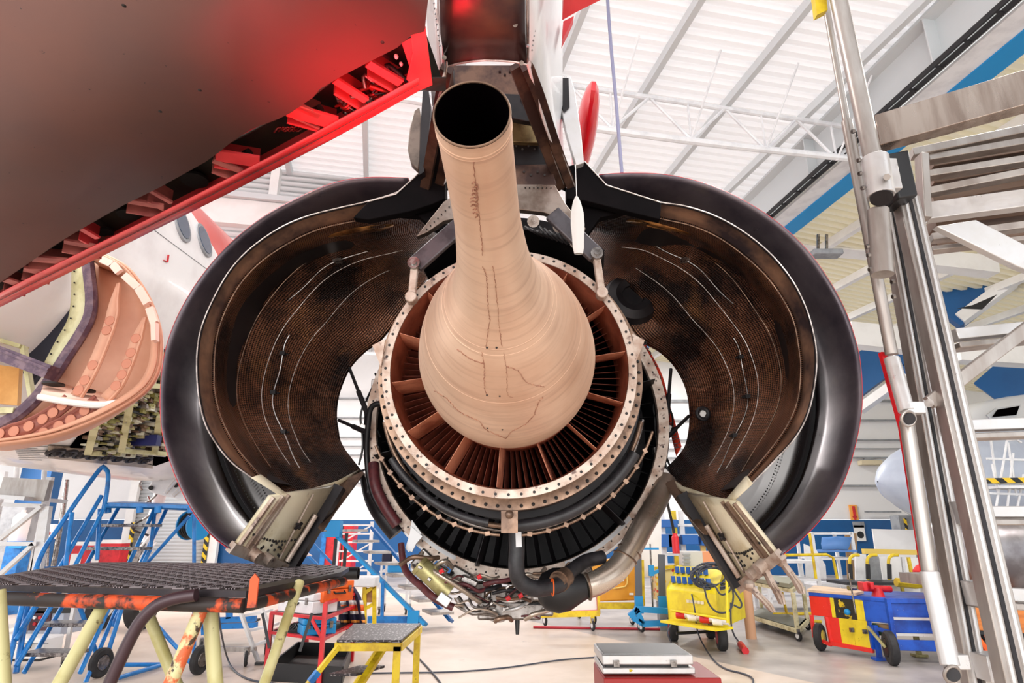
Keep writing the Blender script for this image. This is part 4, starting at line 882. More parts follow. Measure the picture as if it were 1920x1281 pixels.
up_ = [P(1053, -140, 2.0), P(1053, 60, 2.4), P(1053, 110, 2.5), P(1053, 180, 2.7), P(1053, 240, 2.85), P(1056, 300, 3.0)]
g = MB(); g.grid([lo_, [a.lerp(b, .45)+Vector((.0, 0, 0)) for a, b in zip(lo_, up_)], up_]); sp_o = obj('side_panel', g, m_pwhite, pyl, 'white right side', smooth=60, solid=.01)
g = MB(); g.grid([[P(985, -140, 1.54), P(989, 118, 1.99)], [P(1020, -140, 1.74), P(1000, 100, 2.06)]]); so2 = obj('edge_plate', g, m_chrome, pyl, solid=.004)
g = MB()
for k in range(12):
    g.ball(P(1003-1.2*k+8, -5+k*9, 1.97), .004, n=6)
    if k % 3 == 0: g.ball(P(990, 5+k*9, 1.9), .007, n=6)
obj('fastener', g, grey, so2)
g = MB(); g.grid([[P(828, -140, 1.6), P(838, 124, 2.0), P(834, 150, 2.05), P(822, 188, 2.2)], [P(790, -140, 2.0), P(806, 100, 2.4), P(808, 150, 2.5), P(812, 200, 2.7)]]); lp_ = obj('side_panel', g, m_chrome, pyl, 'polished left side reflecting red', solid=.008)
g = MB()
for k in range(10): g.ball(P(812+k*1.4, -4+k*10, 1.98), .004, n=6)
obj('fastener', g, grey, lp_)
# V shaped aft channel with rails
m_rail = mat('brown_rail', (70, 52, 48), .35, .6, (112, 84, 70), 6)
for pts in (((988, 124, 2.05), (1010, 180, 2.25), (1040, 270, 2.6), (1076, 364, 2.95)), ((966, 124, 2.1), (990, 190, 2.3), (1020, 270, 2.6), (1052, 352, 2.9))):
    q = pc(pts, 2, 14); g = MB()
    for i in range(13): g.bar(q[i], q[i+1], .03, .05, (1, 0, .4))
    ro = obj('channel_rail', g, m_rail, pyl); g = MB(); g.tube([p+Vector((.012, -.03, 0)) for p in q], .003, 5); obj('rail_edge', g, m_edge, ro)
g = MB(); g.grid([pc(((984, 124, 2.1), (1006, 180, 2.3), (1036, 270, 2.65), (1070, 364, 3.0)), 2, 10), pc(((962, 124, 2.15), (986, 190, 2.35), (1016, 270, 2.65), (1048, 352, 2.95)), 2, 10)]); obj('channel_web', g, m_soot, pyl, solid=.01)
for pts in (((838, 128, 2.05), (826, 190, 2.3), (812, 270, 2.6), (795, 366, 2.95)), ((836, 130, 2.12), (840, 220, 2.4), (835, 300, 2.7), (822, 356, 2.95))):
    q = pc(pts, 2, 14); g = MB()
    for i in range(13): g.bar(q[i], q[i+1], .03, .05, (1, 0, -.4))
    obj('channel_rail', g, m_rail, pyl)
g = MB(); g.grid([pc(((838, 128, 2.1), (826, 190, 2.35), (812, 270, 2.65), (797, 362, 3.0)), 2, 10), pc(((850, 130, 2.2), (852, 220, 2.5), (848, 300, 2.8), (840, 356, 3.0)), 2, 10)]); obj('channel_web', g, m_soot, pyl, solid=.01)
for poly, Y, m_, nm in ((((840, 122), (975, 122), (1000, 215), (850, 215)), 2.6, m_rail, 'aft_bulkhead'), (((945, 175), (990, 178), (1012, 232), (960, 222)), 2.55, m_soot, 'vent_box'), (((850, 212), (1004, 212), (1012, 268), (850, 262)), 2.75, mat('zinc_bracket', (150, 132, 92), .4, .6, (110, 92, 62), 8), 'zinc_bracket'), (((850, 262), (1014, 266), (1030, 312), (850, 312)), 2.8, m_soot, 'lower_beam'), (((850, 310), (1034, 308), (1044, 348), (850, 346)), 2.78, m_rail, 'bracket_plate')):
    g = MB(); g.prism([P(x, y, Y) for x, y in poly], (0, .06, .02)); po = obj(nm, g, m_, pyl, bevel=.004)
    for k in range(4): g = MB(); g.cyl(P(poly[0][0]+(poly[1][0]-poly[0][0])*(.72+k*.07), poly[0][1]+12+6*(k % 2), Y), P(poly[0][0]+(poly[1][0]-poly[0][0])*(.72+k*.07), poly[0][1]+12+6*(k % 2), Y-.008), .006, 8); obj('bolt', g, m_hole, po)
m_apron = mat('brushed_apron', (150, 136, 126), .35, .75, (110, 94, 84), 5, rvar=.1)
for poly in (((850, 344), (1040, 346), (1062, 384), (1098, 428), (1088, 456), (1058, 412), (1020, 398), (968, 392), (850, 398)), ((852, 366), (832, 378), (780, 444), (800, 436), (832, 414), (860, 408))):
    g = MB(); g.prism([P(x, y, 2.72) for x, y in poly], (0, .04, 0)); ao = obj('riveted_apron', g, m_apron, pyl, bevel=.003)
    for k in range(7): x = 985+k*8 if poly[0][0] == 850 else 800+k*7; y = 352 if x > 900 else 430-k*7; g = MB(); g.ball(P(x, y, 2.715), .004, n=6); obj('rivet', g, m_hole, ao)
g = MB(); g.lathe(P(958, 640, 2.95), AX, [(0, .62), (.03, .70), (.3, .74), (.5, .7)], 60, .8, PI-.8); 
obj('mount_shroud', g, m_soot, pyl, smooth=50, solid=.01)
for x, y in ((1048, 425), (1000, 415), (850, 430), (1080, 455)): g = MB(); g.cyl(P(x, y, 2.75), P(x, y, 2.70), .03, 14); g.cyl(P(x, y, 2.70), P(x, y, 2.68), .014, 6); obj('mount_bolt', g, steel, pyl)
for k in range(12): x = 985+k*9; etube('pylon_pipe', [P(x, 425+4*(k % 3), 2.85), P(x+10, 432+k*2, 2.8), P(x+24, 440+k*3, 2.85)], .006, m_hose, 6, 12, par=pyl)
# open access doors on both sides
g = MB(); g.prism([P(x, y, 2.75) for x, y in ((793, 168), (802, 160), (808, 200), (803, 260), (795, 322), (786, 328), (788, 240))], (0, .05, 0)); obj('access_door', g, m_soot, pyl)
g = MB(); g.prism([P(x, y, 2.8) for x, y in ((786, 200), (776, 208), (768, 240), (764, 280), (770, 305), (784, 318), (788, 300), (790, 220))], (0, .05, 0)); obj('access_door', g, mat('weathered_grey', (120, 108, 98), .45, .3, (90, 80, 72), 8), pyl, 'weathered grey open door', bevel=.006)
g = MB(); g.prism([P(x, y, 2.75) for x, y in ((1052, 141), (1070, 143), (1078, 170), (1090, 250), (1095, 305), (1080, 310), (1062, 250), (1052, 205))], (0, .04, 0)); d2 = obj('access_door', g, alu_bright, pyl, 'open door with a white inner face', bevel=.004)
g = MB(); g.prism([P(x, y, 2.74) for x, y in ((1054, 146), (1066, 146), (1068, 200), (1058, 210), (1053, 200))], (0, .01, 0)); obj('door_shadow_gap', g, m_soot, d2)
g = MB(); g.ball(P(1096, 254, 3.6), .075, .5, .175, 18, Matrix.Rotation(.12, 3, 'Y')); obj('strut_fairing', g, m_redc, pyl, 'red rounded fairing')
# desiccant bag on a string, streaming ribbon
m_bag = mat('white_cloth_bag', (206, 203, 200), .75, 0, bump=.3, bs=12)
bagr = thing('cloth_bag', 'narrow white cloth bag hanging on a string from the right pylon rail', 'bag', P(1083, 476, 2.4))
rws = []
for t, wpx in ((0, 2), (.04, 5), (.12, 9), (.3, 14), (.5, 15), (.7, 13), (.9, 12), (1, 9)):
    c_ = P(1081+4*t, 368+108*t, 2.4); rws.append([c_+Vector((math.cos(k*PI/8)*wpx/1160*2.3, math.sin(k*PI/8)*wpx/1160*1.2, 0))*(1+.08*math.sin(k*3)) for k in range(16)])
g = MB(); g.grid(rws, closed=True); obj('bag_body', g, m_bag, bagr, smooth=70)
g = MB(); g.tube([P(1079, 308, 2.42), P(1080, 340, 2.41), P(1081, 368, 2.4)], .0016, 5); obj('string', g, white, bagr)
# nose gear standing on the floor
gear = thing('nose_landing_gear', 'nose landing gear leg with two black tyres behind the blue steps on the left', 'landing gear', (-6.2, 11, 0))
for dx in (-.55, .12):
    c_ = Vector((-6.2+dx, 11, .39)); g = MB(); g.lathe(c_-Vector((.11, 0, 0)), (1, 0, 0), [(0, .2), (-.0, .34), (.03, .385), (.11, .395), (.19, .385), (.22, .34), (.22, .2)], 36); wo = obj('wheel', g, rubber, gear)
    g = MB(); g.lathe(c_-Vector((.115, 0, 0)), (1, 0, 0), [(0, 0), (0, .19), (.03, .2), (.2, .2), (.23, .19), (.23, 0)], 28); obj('hub', g, white, wo)
g = MB(); g.cyl((-6.45, 11, .39), (-6.05, 11, .39), .05); g.cyl((-6.25, 11, .39), (-6.2, 11.05, 1.3), .06); g.cyl((-6.2, 11.05, 1.2), (-6.1, 11.1, 2.6), .10); obj('strut', g, white_metal, gear)
g = MB(); g.bar((-6.2, 10.9, .5), (-6.2, 10.7, .9), .12, .04); g.bar((-6.2, 10.7, .9), (-6.2, 10.9, 1.35), .12, .04); obj('torque_link', g, steel, gear)
for k in range(7): etube('gear_hose', [(-6.2+rr.uniform(-.2, .2), 10.85, .7+k*.25), (-6.2+rr.uniform(-.25, .25), 10.8, .85+k*.25), (-6.15+rr.uniform(-.15, .2), 10.9, 1.1+k*.25)], .018, rr.choice((black, steel, white_metal)), 7, 12, par=gear)
# ---------------------------------------------------------------- foreground: work platform, aluminium steps, rope
m_check = mat('black_chequer_plate', (40, 34, 38), .38, .5, (58, 50, 52), 5)
m_rust = mat('rusty_black_tube', (46, 38, 36), .55, .2, (40, 34, 32), 5, col3=(206, 78, 34), s3=6, lo3=.50, hi3=.56)
m_rust2 = mat('peeling_orange_paint', (206, 92, 46), .55, 0, (200, 190, 140), 14, lo=.45, hi=.52, col3=(70, 52, 40), s3=20, lo3=.58, hi3=.62)
m_leg = mat('olive_cream_paint', (190, 184, 134), .45, 0, (170, 160, 104), 6, col3=(96, 84, 52), s3=20, lo3=.66, hi3=.72)
ZP = 1.33
plat = thing('work_platform', 'black chequer plate work platform on rusty cream legs in the lower left foreground', 'work platform', (-1.6, 2.9, 0))
top = [(-120, 1072), (0, 1080), (80, 1066), (168, 1055), (300, 1054), (400, 1056), (626, 1060), (655, 1064), (640, 1073), (560, 1090), (480, 1106), (462, 1108), (350, 1106), (0, 1097), (-120, 1094)]
top3 = [G(x, y, ZP) for x, y in top]
g = MB(); g.prism([p-Vector((0, 0, .02)) for p in top3], (0, 0, .02)); tp = obj('deck', g, m_check, plat, 'black chequer plate deck')
# raised tread bars of the chequer plate
us = Vector((1, 0, 0)); rows_ = 0
def inpoly(p):
    c_ = False; n_ = len(top3)
    for i in range(n_):
        a, b = top3[i], top3[(i+1) % n_]
        if (a.y > p.y) != (b.y > p.y) and p.x < (b.x-a.x)*(p.y-a.y)/(b.y-a.y)+a.x: c_ = not c_
    return c_
g = MB(); nb = 0
for i in range(-62, 18):
    for j in range(0, 34):
        p = Vector((i*.056, 2.02+j*.056, ZP+.002))
        if inpoly(p) and inpoly(p+Vector((.05, 0, 0))) and inpoly(p-Vector((.05, 0, 0))):
            for k in range(4):
                o_ = (k-1.5)*.009
                if (i+j) % 2: g.box(p+Vector((0, o_, 0)), (.040, .004, .003))
                else: g.box(p+Vector((o_, 0, 0)), (.004, .040, .003))
obj('tread_pattern', g, mat('worn_tread', (104, 94, 96), .35, .5), tp)['kind'] = 'stuff'
g = MB(); fe = [G(x, y, ZP)+Vector((0, -.005, -.042)) for x, y in ((-120, 1094), (0, 1097), (350, 1106), (462, 1108))]; g.tube(fe, .022, 12); obj('front_rail', g, m_rust, plat, 'rusty orange and black front tube')
g = MB(); g.tube([G(x, y, ZP)+Vector((0, 0, -.04)) for x, y in ((462, 1108), (480, 1106), (560, 1090), (645, 1073))], .02, 12); obj('side_rail', g, m_rust, plat)
a = G(600, 1072, ZP-.05); b = G(662, 1072, ZP-.05); g = MB(); g.lathe(G(672, 1075, ZP-.06), (-1, .03, 0), [(.02, .030), (0, .031), (0, .037), (.5, .037)], 20); obj('end_tube', g, black, plat, 'open black tube end')
g = MB(); c_ = G(474, 1106, ZP+.01); g.prism([c_+Vector((-.012, 0, -.05)), c_+Vector((.014, 0, -.05)), c_+Vector((.014, 0, .03)), c_+Vector((0, 0, .045)), c_+Vector((-.012, 0, .03))], (0, .008, 0)); obj('locking_lug', g, m_rust, plat)
def leg(pt, pb, Yt, Yb, r_, m_, nm='leg', zb=None):
    A_ = P(*pt, Yt); B_ = P(*pb, Yb); dd = (B_-A_); B2 = A_+dd*((0-A_.z)/dd.z) if dd.z < 0 else B_
    g = MB(); g.cyl(A_, B2, r_, 14); return obj(nm, g, m_, plat)
leg((207, 1112), (112, 1281), 2.25, 2.1, .021, m_leg); leg((262, 1115), (322, 1262), 2.45, 2.4, .020, m_leg); leg((388, 1118), (320, 1281), 2.15, 2.1, .021, m_rust2); leg((392, 1118), (404, 1281), 2.2, 2.2, .023, m_leg)
leg((562, 1092), (496, 1281), 2.45, 2.2, .017, m_leg); leg((-4, 1108), (6, 1281), 2.15, 2.15, .022, m_leg)
g = MB(); g.tube(cr([P(x, y, 2.05) for x, y in ((368, 1116), (330, 1122), (295, 1135), (266, 1162), (246, 1195), (228, 1232), (206, 1281), (170, 1370), (130, 1480))], 40), .019, 14); obj('curved_handrail', g, mat('dark_plum_tube', (58, 38, 44), .35, .2), plat, 'dark curved handrail tube')

# aluminium work steps at the right
AS = thing('aluminium_steps', 'tall aluminium work steps with slotted stiles filling the right edge', 'work steps', P(1860, 1281, 2.0)*1)
def bar3(name, p, q, w_, h_, m_, up=(0, 1, 0), par=AS, bevel=.003, lab=None): g = MB(); g.bar(p, q, w_, h_, up); return obj(name, g, m_, par, lab, bevel=bevel)
def stile(pts, Y0, Y1, w_, nm='stile'):
    A_ = P(*pts[0], Y0); B_ = P(*pts[1], Y1); o_ = bar3(nm, A_, B_, w_, .05, alu)
    d_, s_, u_ = frame(B_-A_); s_ = (B_-A_).normalized().cross(Vector((0, 1, 0))).normalized(); f_ = Vector((0, -1, 0))
    bar3('slot', A_+f_*.026, B_+f_*.026, w_*.16, .004, m_soot, par=o_, bevel=0)
    for k in (-.26, .26): bar3('flange_lip', A_+f_*.028+s_*w_*k, B_+f_*.028+s_*w_*k, w_*.12, .008, alu_bright, par=o_, bevel=.001)
    return o_
stile(((1697, 372), (1906, 1300)), 2.15, 2.0, .082); stile(((1664, 380), (1830, 1300)), 2.35, 2.2, .066)
bar3('top_beam', P(1646, 251, 2.1), P(2250, 77, 1.6), .14, .06, mat('brushed_steel_beam', (158, 144, 134), .3, .8, (132, 116, 106), 14, stretch=(1, 1, .12), rvar=.08), lab='wide brushed metal top beam')
g = MB(); g.prism([P(x, y, 2.05) for x, y in ((1664, 288), (1704, 280), (1722, 366), (1686, 372))], (0, .12, 0)); obj('rubber_block', g, black, AS, bevel=.006)
for (x0, y0, x1, y1, w_) in ((1708, 290, 1960, 238, .035), (1738, 300, 1960, 262, .03), (1738, 330, 1960, 296, .03), (1738, 362, 1960, 318, .03), (1735, 400, 1960, 370, .075), (1745, 448, 1960, 420, .03), (1745, 470, 1960, 446, .02)):
    y1 += (y1-y0)/(x1-x0)*260; x1 += 260
   
    bar3('deck_slat', P(x0, y0, 2.25), P(x1, y1, 2.0), w_, .05, alu_bright if w_ > .04 else alu)
bar3('deck_edge', P(1728, 292, 2.2), P(1734, 412, 2.2), .03, .05, alu)
m_slatd = mat('tread_underside', (120, 98, 84), .45, .5)
for (x0, y0, x1, y1) in ((1740, 314, 1960, 278), (1740, 345, 1960, 306), (1740, 380, 1960, 340), (1745, 424, 1960, 396), (1745, 460, 1960, 434)):
    y1 += (y1-y0)/(x1-x0)*260; x1 += 260
    bar3('tread_underside', P(x0, y0, 2.4), P(x1, y1, 2.2), .05, .1, m_slatd)
g = MB(); g.prism([P(x, y, 2.1) for x, y in ((1756, 424), (1830, 412), (1960, 478), (1960, 520), (1905, 498))], (0, .03, 0)); obj('gusset', g, alu_bright, AS, bevel=.003)
for (x0, y0, x1, y1, w_, Y_) in ((1785, 630, 1960, 612, .07, 2.3), (1785, 800, 1960, 794, .065, 2.3), (1790, 960, 1960, 960, .06, 2.25), (1815, 1110, 1960, 1118, .065, 2.2), (1830, 1254, 1960, 1262, .065, 2.2)):
    y1 += (y1-y0)/(x1-x0)*260; x1 += 260
    
    ro = bar3('rung', P(x0, y0, Y_), P(x1, y1, Y_), w_*.62, .06, alu_bright); bar3('rung_lip', P(x0, y0+w_*330, Y_), P(x1, y1+w_*330, Y_), w_*.3, .09, alu, par=ro)
for (x0, x1, y, Y_) in ((1760, 1805, 796, 2.25), (1785, 1825, 962, 2.22), (1812, 1860, 1112, 2.18), (1835, 1880, 1250, 2.15)): bar3('rung_socket', P(x0, y, Y_), P(x1, y, Y_), .075, .09, alu_bright)
bar3('diagonal_brace', P(1742, 756, 2.1), P(2150, 445, 2.05), .045, .025, alu); bar3('diagonal_brace', P(1665, 395, 2.4), P(1690, 520, 2.4), .03, .03, alu)
g = MB(); g.cyl(P(1742, 756, 2.09), P(1742, 756, 2.05), .014, 12); obj('brace_bolt', g, steel, AS)
# side tubes (handrail posts)
g = MB(); g.cyl(P(1560, -60, 1.95), P(1641, 318, 1.95), .031, 24); obj('handrail_post', g, alu, AS)
g = MB(); g.cyl(P(1536, -60, 2.12), P(1588, 230, 2.12), .014, 16); g.cyl(P(1588, 228, 2.1), P(1672, 665, 2.12), .021, 18); obj('handrail_post', g, alu, AS)
g = MB(); g.cyl(P(1640, 296, 1.93), P(1652, 368, 1.93), .045, 24); g.box(P(1668, 330, 1.93), (.05, .04, .12)); cl_ = obj('tube_clamp', g, alu_bright, AS, bevel=.003); g = MB(); g.cyl(P(1652, 366, 1.925), P(1653, 372, 1.92), .036, 20); obj('tube_mouth', g, m_soot, cl_)
g = MB(); g.cyl(P(1663, 332, 1.88), P(1663, 332, 1.85), .012, 6); obj('clamp_bolt', g, steel, cl_)
g = MB(); g.cyl(P(1646, 395, 1.99), P(1655, 515, 1.99), .036, 22); obj('tube_clamp', g, alu, AS)
g = MB(); g.cyl(P(1672, 672, 2.1), P(1700, 772, 2.06), .025, 20); g.box(P(1712, 766, 2.06), (.06, .04, .04)); cl2 = obj('tube_clamp', g, alu_bright, AS, bevel=.003); g = MB(); g.ring(P(1703, 785, 2.03), Vector((.1, -1, -.3)), .024, .005, 24, 8); obj('tube_rim', g, alu, cl2); g = MB(); g.cyl(P(1703, 785, 2.032), P(1703, 784, 2.05), .021, 20); obj('tube_mouth', g, m_soot, cl2)
g = MB(); g.cyl(P(1700, 790, 2.1), P(1744, 1078, 2.1), .023, 20); obj('lower_tube', g, alu, AS)
g = MB(); g.cyl(P(1742, 1072, 2.08), P(1782, 1248, 2.05), .027, 20); g.box(P(1795, 1240, 2.05), (.05, .04, .04)); cl3 = obj('lower_tube', g, alu_bright, AS, bevel=.003); g = MB(); g.ring(P(1785, 1264, 2.03), Vector((.1, -1, -.4)), .024, .005, 24, 8); obj('tube_rim', g, alu, cl3); g = MB(); g.cyl(P(1785, 1264, 2.032), P(1785, 1262, 2.06), .021, 20); obj('tube_mouth', g, m_soot, cl3)
g = MB(); g.cyl(P(1783, 1250, 2.14), P(1800, 1360, 2.14), .02, 16); obj('lower_tube', g, alu, AS)
g = MB(); g.prism([P(x, y, 2.15) for x, y in ((1652, 660), (1662, 660), (1700, 800), (1736, 1040), (1745, 1120), (1730, 1060), (1690, 800))], (0, .02, 0)); obj('red_guard_strip', g, red, AS, 'thin red strip')
for x, y in ((1602, 246), (1613, 300), (1615, 325), (1620, 352), (1628, 462), (1631, 478), (1634, 505), (1676, 528), (1678, 556)): g = MB(); g.cyl(P(x, y, 1.94), P(x-5, y+1, 1.94), .008, 6); obj('bolt', g, steel, AS)
g = MB(); g.prism([P(x, y, 2.0) for x, y in ((1526, -20), (1548, -20), (1552, 18), (1532, 28))], (0, .03, 0)); obj('yellow_tag', g, yellow, AS)
g = MB(); g.tube(cr([P(1137, -30, 6.0), P(1145, 80, 6.0), P(1155, 190, 6.0), P(1166, 325, 6.0)], 20), .02, 8); tag(obj('hoist_rope', g, mat('blue_grey_rope', (124, 124, 150), .7)), 'blue-grey rope hanging from the roof beside the red fairing', 'rope')
# ---------------------------------------------------------------- around the hangar floor
def barp(name, par, p, q, w_, h_, m_, up=None, bevel=0, lab=None): g = MB(); g.bar(p, q, w_, h_, up); return obj(name, g, m_, par, lab, bevel=bevel)
def tubep(name, par, pts, r_, m_, n=8, sm=0, lab=None): g = MB(); g.tube(cr(pts, sm) if sm else pts, r_, n); return obj(name, g, m_, par, lab, smooth=60)
def boxp(name, par, c, s, m_, rz=0, bevel=0, lab=None): g = MB(); g.box(c, s, rz); return obj(name, g, m_, par, lab, bevel=bevel)
def polyp(name, par, pts, Y, th, m_, lab=None, bevel=0): g = MB(); g.prism([P(x, y, Y) for x, y in pts], (0, th, 0)); return obj(name, g, m_, par, lab, bevel=bevel)
def wheel(par, c, r_, w_, ax=(1, 0, 0), hubm=steel, tm=rubber, name='wheel'):
    c = Vector(c); ax = Vector(ax).normalized(); c0 = c-ax*w_/2; g = MB(); g.lathe(c0, ax, [(0, r_*.55), (0, r_*.88), (w_*.2, r_), (w_*.8, r_), (w_, r_*.88), (w_, r_*.55)], 24)
    o = obj(name, g, tm, par); g = MB(); g.lathe(c0, ax, [(-.004, 0), (-.004, r_*.5), (w_*.2, r_*.56), (w_*.8, r_*.56), (w_+.004, r_*.5), (w_+.004, 0)], 20); obj('hub', g, hubm, o); return o
def caster(par, p, r_=.06, hubm=white_metal):
    p = Vector(p); o = wheel(par, (p.x, p.y, r_), r_, .035, (1, .3, 0), hubm, name='caster'); g = MB(); g.box((p.x, p.y, r_*1.6+.02), (.05, .06, r_*1.0)); obj('fork', g, steel, o)
def Z(px, py, Y): return P(px, py, Y).z
def X(px, py, Y): return P(px, py, Y).x
hazard = mat('hazard_stripes', (236, 196, 30), .5)
def stripes(m, c2, sc_, vec):
    N, L, B = nodes(m); tc = N.new('ShaderNodeTexCoord'); d = N.new('ShaderNodeVectorMath'); d.operation = 'DOT_PRODUCT'; L.new(tc.outputs['Object'], d.inputs[0]); d.inputs[1].default_value = tuple(v*sc_ for v in vec)
    f = N.new('ShaderNodeMath'); f.operation = 'FRACT'; L.new(d.outputs['Value'], f.inputs[0]); g_ = N.new('ShaderNodeMath'); g_.operation = 'GREATER_THAN'; g_.inputs[1].default_value = .5; L.new(f.outputs[0], g_.inputs[0])
    mx = N.new('ShaderNodeMix'); mx.data_type = 'RGBA'; L.new(g_.outputs[0], mx.inputs[0]); mx.inputs[6].default_value = B.inputs['Base Color'].default_value; mx.inputs[7].default_value = lin(c2); L.new(mx.outputs[2], B.inputs['Base Color'])
stripes(hazard, (24, 24, 26), 3.2, (1, 0, 1))
def pick(name, *a, **k): return bpy.data.materials.get(name) or mat(name, *a, **k)

# --- the right side of the hall: blue rafters, pale beams, blue column
n = 60
for pts, Ys, w_, h_, m_ in (
    (((1580, 728), (1690, 645)), (18, 17.3), .5, 1.0, blue_deep), (((1770, 592), (1890, 498)), (16.5, 15.6), .5, 1.05, blue_deep),
    (((1612, 768), (1700, 705)), (17.8, 17), .5, .22, white), (((1800, 600), (1930, 505)), (16.2, 15.2), .5, .30, white),
    (((1590, 628), (1700, 640)), (15, 15), .4, .60, white), (((1790, 662), (1960, 672)), (14.5, 14.5), .4, .45, white),
    (((1480, 440), (1630, 452)), (14.5, 14.5), .5, .85, white), (((1740, 488), (1862, 502)), (13.8, 13.8), .4, .42, white),
    (((1860, 745), (1960, 660)), (19, 18), .4, 1.2, blue_deep)):
    g = MB(); g.bar(P(*pts[0], Ys[0]), P(*pts[1], Ys[1]), w_, h_); n += 1; struct('trim_%d' % n, g, m_)
g = MB(); a_ = P(1705, 620, 17.5); g.bar(Vector((a_.x+.15, 17.5, 0)), Vector((a_.x+.15, 17.5, a_.z)), .5, 1.0); n += 1; struct('trim_%d' % n, g, blue_deep)
g = MB(); g.prism([P(x, y, 15.0) for x, y in ((1796, 628-50), (1824, 572), (1870, 552), (1842, 558+22))], (0, .02, 0))
o = obj('black_marker', g, black); tag(o, 'black rectangular marker with two white squares on the pale rafter edge', 'sign')
for x0, y0 in ((1842, 566), (1856, 559)): pass
lamp = thing('wall_lamp', 'small flat lamp box mounted high on the white back wall', 'lamp', (X(1632, 868, 24.9), 24.9, Z(1632, 868, 24.9)))
boxp('lamp_body', lamp, (X(1632, 868, 24.9), 24.92, Z(1632, 868, 24.9)), (.85, .3, .18), pick('aged_lamp', (214, 200, 170), .5), bevel=.02)
boxp('lamp_bracket', lamp, (X(1632, 868, 24.9), 25.0, Z(1632, 868, 24.9)+.14), (.3, .2, .1), grey)
fl_ = thing('floodlight', 'grey ceiling light fixture hung under the pale beam right of the cowl', 'lamp', P(1548, 470, 12)); 
boxp('fixture', fl_, P(1548, 476, 12), (.62, .3, .12), grey, bevel=.02)
for dx in (-.16, 0.02): barp('hanger', fl_, P(1548, 470, 12)+Vector((dx, 0, 0)), P(1548, 440, 12)+Vector((dx, 0, 0)), .05, .04, steel)
bl = thing('warning_light', 'small orange warning light beside the blue column', 'lamp', P(1688, 650, 17.1)); g = MB(); g.cyl(P(1688, 656, 17.1), P(1688, 645, 17.1), .11, 16, .08); obj('orange_lens', g, orange, bl); boxp('lamp_base', bl, P(1690, 659, 17.15), (.24, .3, .06), dark)
# cables along the column, wall sign, panels
sgn = thing('direction_sign', 'white wall sign with a red downward arrow above the blue band', 'sign', (X(1606, 965, 24.9), 25, Z(1606, 975, 24.9)))
cx_ = X(1605, 965, 24.9); cz_ = Z(1605, 962, 24.9); boxp('sign_board', sgn, (cx_, 25.05, cz_), (.30, .05, .62), mat('orange_sign', (244, 170, 80), .5)); boxp('arrow_stem', sgn, (cx_, 25.0, cz_+.06), (.09, .03, .4), red)
g = MB(); g.prism([(cx_-.1, 25.0, cz_-.12), (cx_+.1, 25.0, cz_-.12), (cx_, 25.0, cz_-.28)], (0, .03, 0)); obj('arrow_head', g, red, sgn)
pw = thing('notice_board', 'pale poster with a round dial pinned on the blue wall band', 'notice', (X(1612, 1000, 24.9), 24.95, Z(1612, 1015, 24.9)))
boxp('poster', pw, (X(1614, 1000, 24.9), 24.98, Z(1614, 1000, 24.9)), (.4, .04, .58), white); boxp('poster', pw, (X(1612, 985, 24.9), 24.98, Z(1612, 984, 24.9)), (.44, .04, .22), grey)
g = MB(); g.cyl((X(1615, 1003, 24.9), 24.95, Z(1615, 1003, 24.9)), (X(1615, 1003, 24.9), 24.99, Z(1615, 1003, 24.9)), .13, 20); obj('dial', g, black, pw)
el = thing('electrical_cabinet', 'grey electrical cabinet with a hazard striped edge beneath the grey aircraft nose', 'cabinet', (X(1716, 1020, 22), 22, 0))
x0_, x1_ = X(1684, 980, 22), X(1740, 980, 22); zt_ = Z(1700, 966, 22); boxp('cabinet_body', el, ((x0_+x1_)/2, 22.2, zt_/2), (x1_-x0_, .5, zt_), grey, bevel=.02); boxp('striped_edge', el, (X(1699, 980, 21.9), 21.93, zt_/2+.1), (.08, .03, zt_*.8), hazard); boxp('breaker_box', el, (X(1750, 990, 21.9), 21.9, zt_-.4), (.35, .2, .5), white)
tag(boxp('wall_pipe', None, (X(1655, 958, 24.9), 24.9, Z(1655, 960, 24.9)), (1.4, .06, .06), grey), 'short grey pipe rail on the wall beneath the aircraft nose', 'pipe')

# --- grey aircraft nose at the right
m_navy = mat('pale_blue_grey_paint', (188, 196, 212), .35, 0, (176, 184, 202), 1.2, coat=.2)
jet = thing('parked_aircraft', 'pale blue-grey aircraft nose standing behind the steps at the right', 'airplane', (12, 16, 0))
NY = 14.5; n0 = P(1646, 905, NY); dirj = Vector((1, .18, .02)).normalized(); g = MB(); rN = .98*NY/14.5*1.12
g.lathe(n0, dirj, [(0, .02), (.08, .18), (.3, .42), (.7, .68), (1.2, .9), (1.9, 1.08), (2.8, 1.2), (4.2, 1.24), (8, 1.24)], 64)
for i in range(len(g.v)):
    t_ = (g.v[i]-n0).dot(dirj)
    if t_ < 3: g.v[i] = g.v[i]-Vector((0, 0, 0))
    g.v[i] = g.v[i]+Vector((0, 0, min(t_, 3)*.02+.02))
jb = obj('nose_fuselage', g, m_navy, jet, smooth=60)
g = MB(); g.ring(n0+dirj*.9+Vector((0, 0, .02)), dirj, .775, .006, 64, 5); obj('radome_joint', g, grey, jb)
g = MB(); c_ = P(1842, 900, 13); g.prism([P(x, y, 12.9) for x, y in ((1800, 860), (1870, 880), (1870, 960), (1800, 965))], (0, 0.02, 0))
up_j = thing('airliner_cockpit', 'white aircraft body with an open dark window behind the steps at far right', 'airplane', P(1880, 860, 18))
